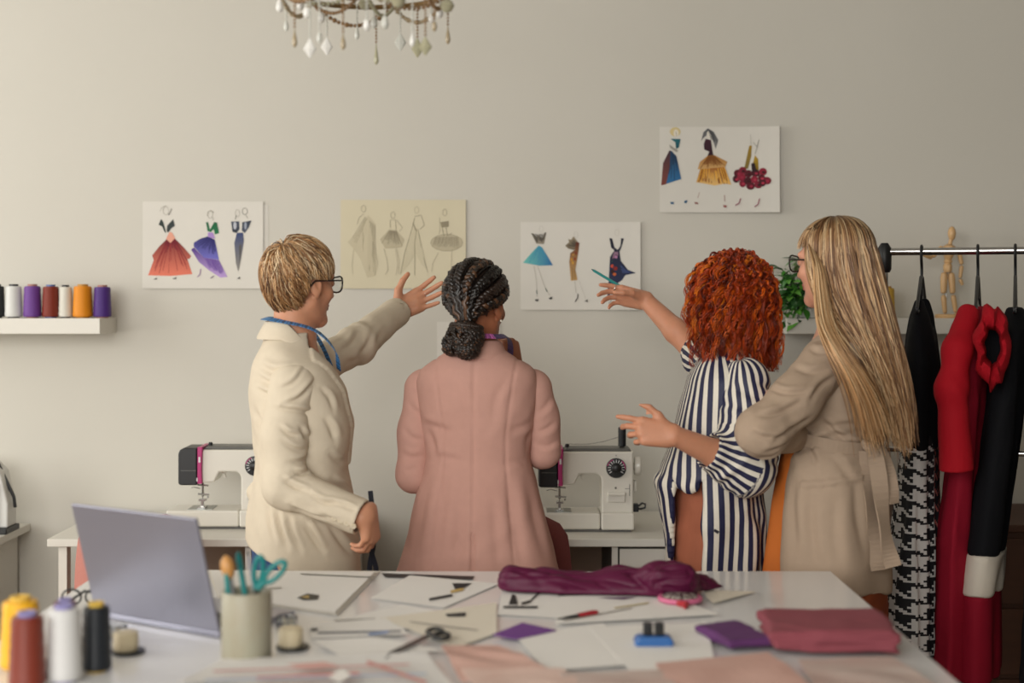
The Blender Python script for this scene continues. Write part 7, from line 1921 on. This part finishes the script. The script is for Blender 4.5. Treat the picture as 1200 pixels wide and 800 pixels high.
def folded(name, cx, cy, hx, hy, z0, hz, rz, m, label, layers, seed):
    M_ = Matrix.Translation((cx, cy, z0)) @ Matrix.Rotation(rz, 4, 'Z'); I = np.array(M_.inverted())
    def build(F):
        def f(d, x, y, z):
            lx = I[0, 0] * x + I[0, 1] * y + I[0, 3] + 0 * z; ly = I[1, 0] * x + I[1, 1] * y + I[1, 3] + 0 * z; lz = z - z0 + 0 * lx
            ph = lz / hz * layers; gro = .004 * (hz / .046) * np.abs(np.sin(math.pi * ph)) ** .5 * np.clip((lx + hx * .2) / hx, -.2, 1)
            r = min(.012, hz * .42); qx = np.abs(lx) - hx + r + .005 * np.sin(ly * 30 + 3 * ph.round() + seed); qy = np.abs(ly) - hy + r + .004 * np.sin(lx * 25 + 2 * ph.round()); qz = np.abs(lz - hz / 2) - hz / 2 + r - .004 * (hz / .046) * np.sin(lx * 16 + 1) * np.sin(ly * 14 + seed)
            return np.sqrt(np.maximum(qx, 0) ** 2 + np.maximum(qy, 0) ** 2 + np.maximum(qz, 0) ** 2) + np.minimum(np.maximum(qx, np.maximum(qy, qz)), 0) - r - gro + .004 * (hz / .046)
        F.func(f); F.plane((0, 0, z0 + .0005), (0, 0, -1), .002)
    R = max(hx, hy) * 1.5
    o = garment(name, None, (cx - R, cy - R, z0 - .004), (cx + R, cy + R, z0 + hz + .03), .0034, build, m, lambda V, N: .0018 * min(1, hz / .046) * wav(V, (10, 10, 20), seed)); return tag(o, label, 'fabric')
folded('folded_fabric', .610, 2.765, .122, .105, TZ + .006, .046, -.06, mat('mauve_cotton', '#86404a', .85, var=.06, bump=.2, bscale=600), 'mauve pink folded fabric stack near the table edge', 3, 2)
folded('folded_fabric', X(862, 2.76), 2.775, .052, .080, TZ + .006, .022, .32, mat('violet_cotton', '#592c60', .85, var=.06, bump=.2, bscale=600), 'flat violet folded fabric beside the mauve stack', 2, 5)

# --- clip, seam ripper, bead box
cp = tp(766, 756, .006); cl = thing('bulldog_clip', cp, 'blue and black plastic clip on a white sheet', 'clip'); M_bl = mat('blue_plastic', '#2f62a0', .35)
MB().prism([(-.036, 0), (.036, 0), (.038, .010), (.03, .019), (-.03, .019), (-.038, .010)], -.015, .022, 'y').local('base', M_bl, cl, bevel=.004)
for sx in (-1, 1): MB().box((sx * .011 - .009, -.006, .019), (sx * .011 + .009, .012, .044)).local('grip', M_blk, cl, bevel=.003)
sr = thing('seam_ripper', tp(676, 720, .006), 'red seam ripper with black tip lying on paper', 'seam ripper'); a, b = tp(700, 717, .009), tp(678, 721, .009); c = tp(653, 725, .008)
MB().tube([a, a.lerp(b, .2), b], [.004, .0062, .005], 10).obj('handle', mat('red_plastic', '#a8202c', .35), sr, smooth=True); MB().tube([b, b.lerp(c, .5), c], [.004, .003, .0012], 8).obj('fork', M_blk, sr, smooth=True)
bx_ = thing('bead_box', tp(797, 704, .006), 'clear box of beads tied with pink ribbon in front of the plum fabric', 'box')
MB().lathe([(.001, 0), (.036, 0), (.038, .003), (.038, .016), (.001, .017)], 26, cap=False).local('case', mat('clear_glass', '#f4f6f6', .03, trans=1.0, var=0), bx_, smooth=True)
m = MB(); rr = random.Random(3)
for k in range(60): a = rr.uniform(0, 6.28); r = .032 * math.sqrt(rr.random()); m.ico((r * math.cos(a), r * math.sin(a), .006 + .006 * rr.random()), .0034, 1)
bb = m.local('beads', mat('pearl', '#e8e0d0', .2), bx_, smooth=True); bb['kind'] = 'stuff'
MB().tube([(.044 * math.cos(t * math.pi / 12), .044 * math.sin(t * math.pi / 12), .006) for t in range(24)], .006, 8, closed=True).local('ribbon', mat('pink_ribbon', '#c8688a', .5), bx_, smooth=True)
MB().tube([(-.01, -.045, .005), (.005, -.065, .006), (.0, -.085, .004)], [.006, .008, .003], 8).local('ribbon_end', mat('red_plastic', '#a8202c', .35), bx_, smooth=True)
for o in bpy.data.objects:
    if 'zz' in o: del o['zz']
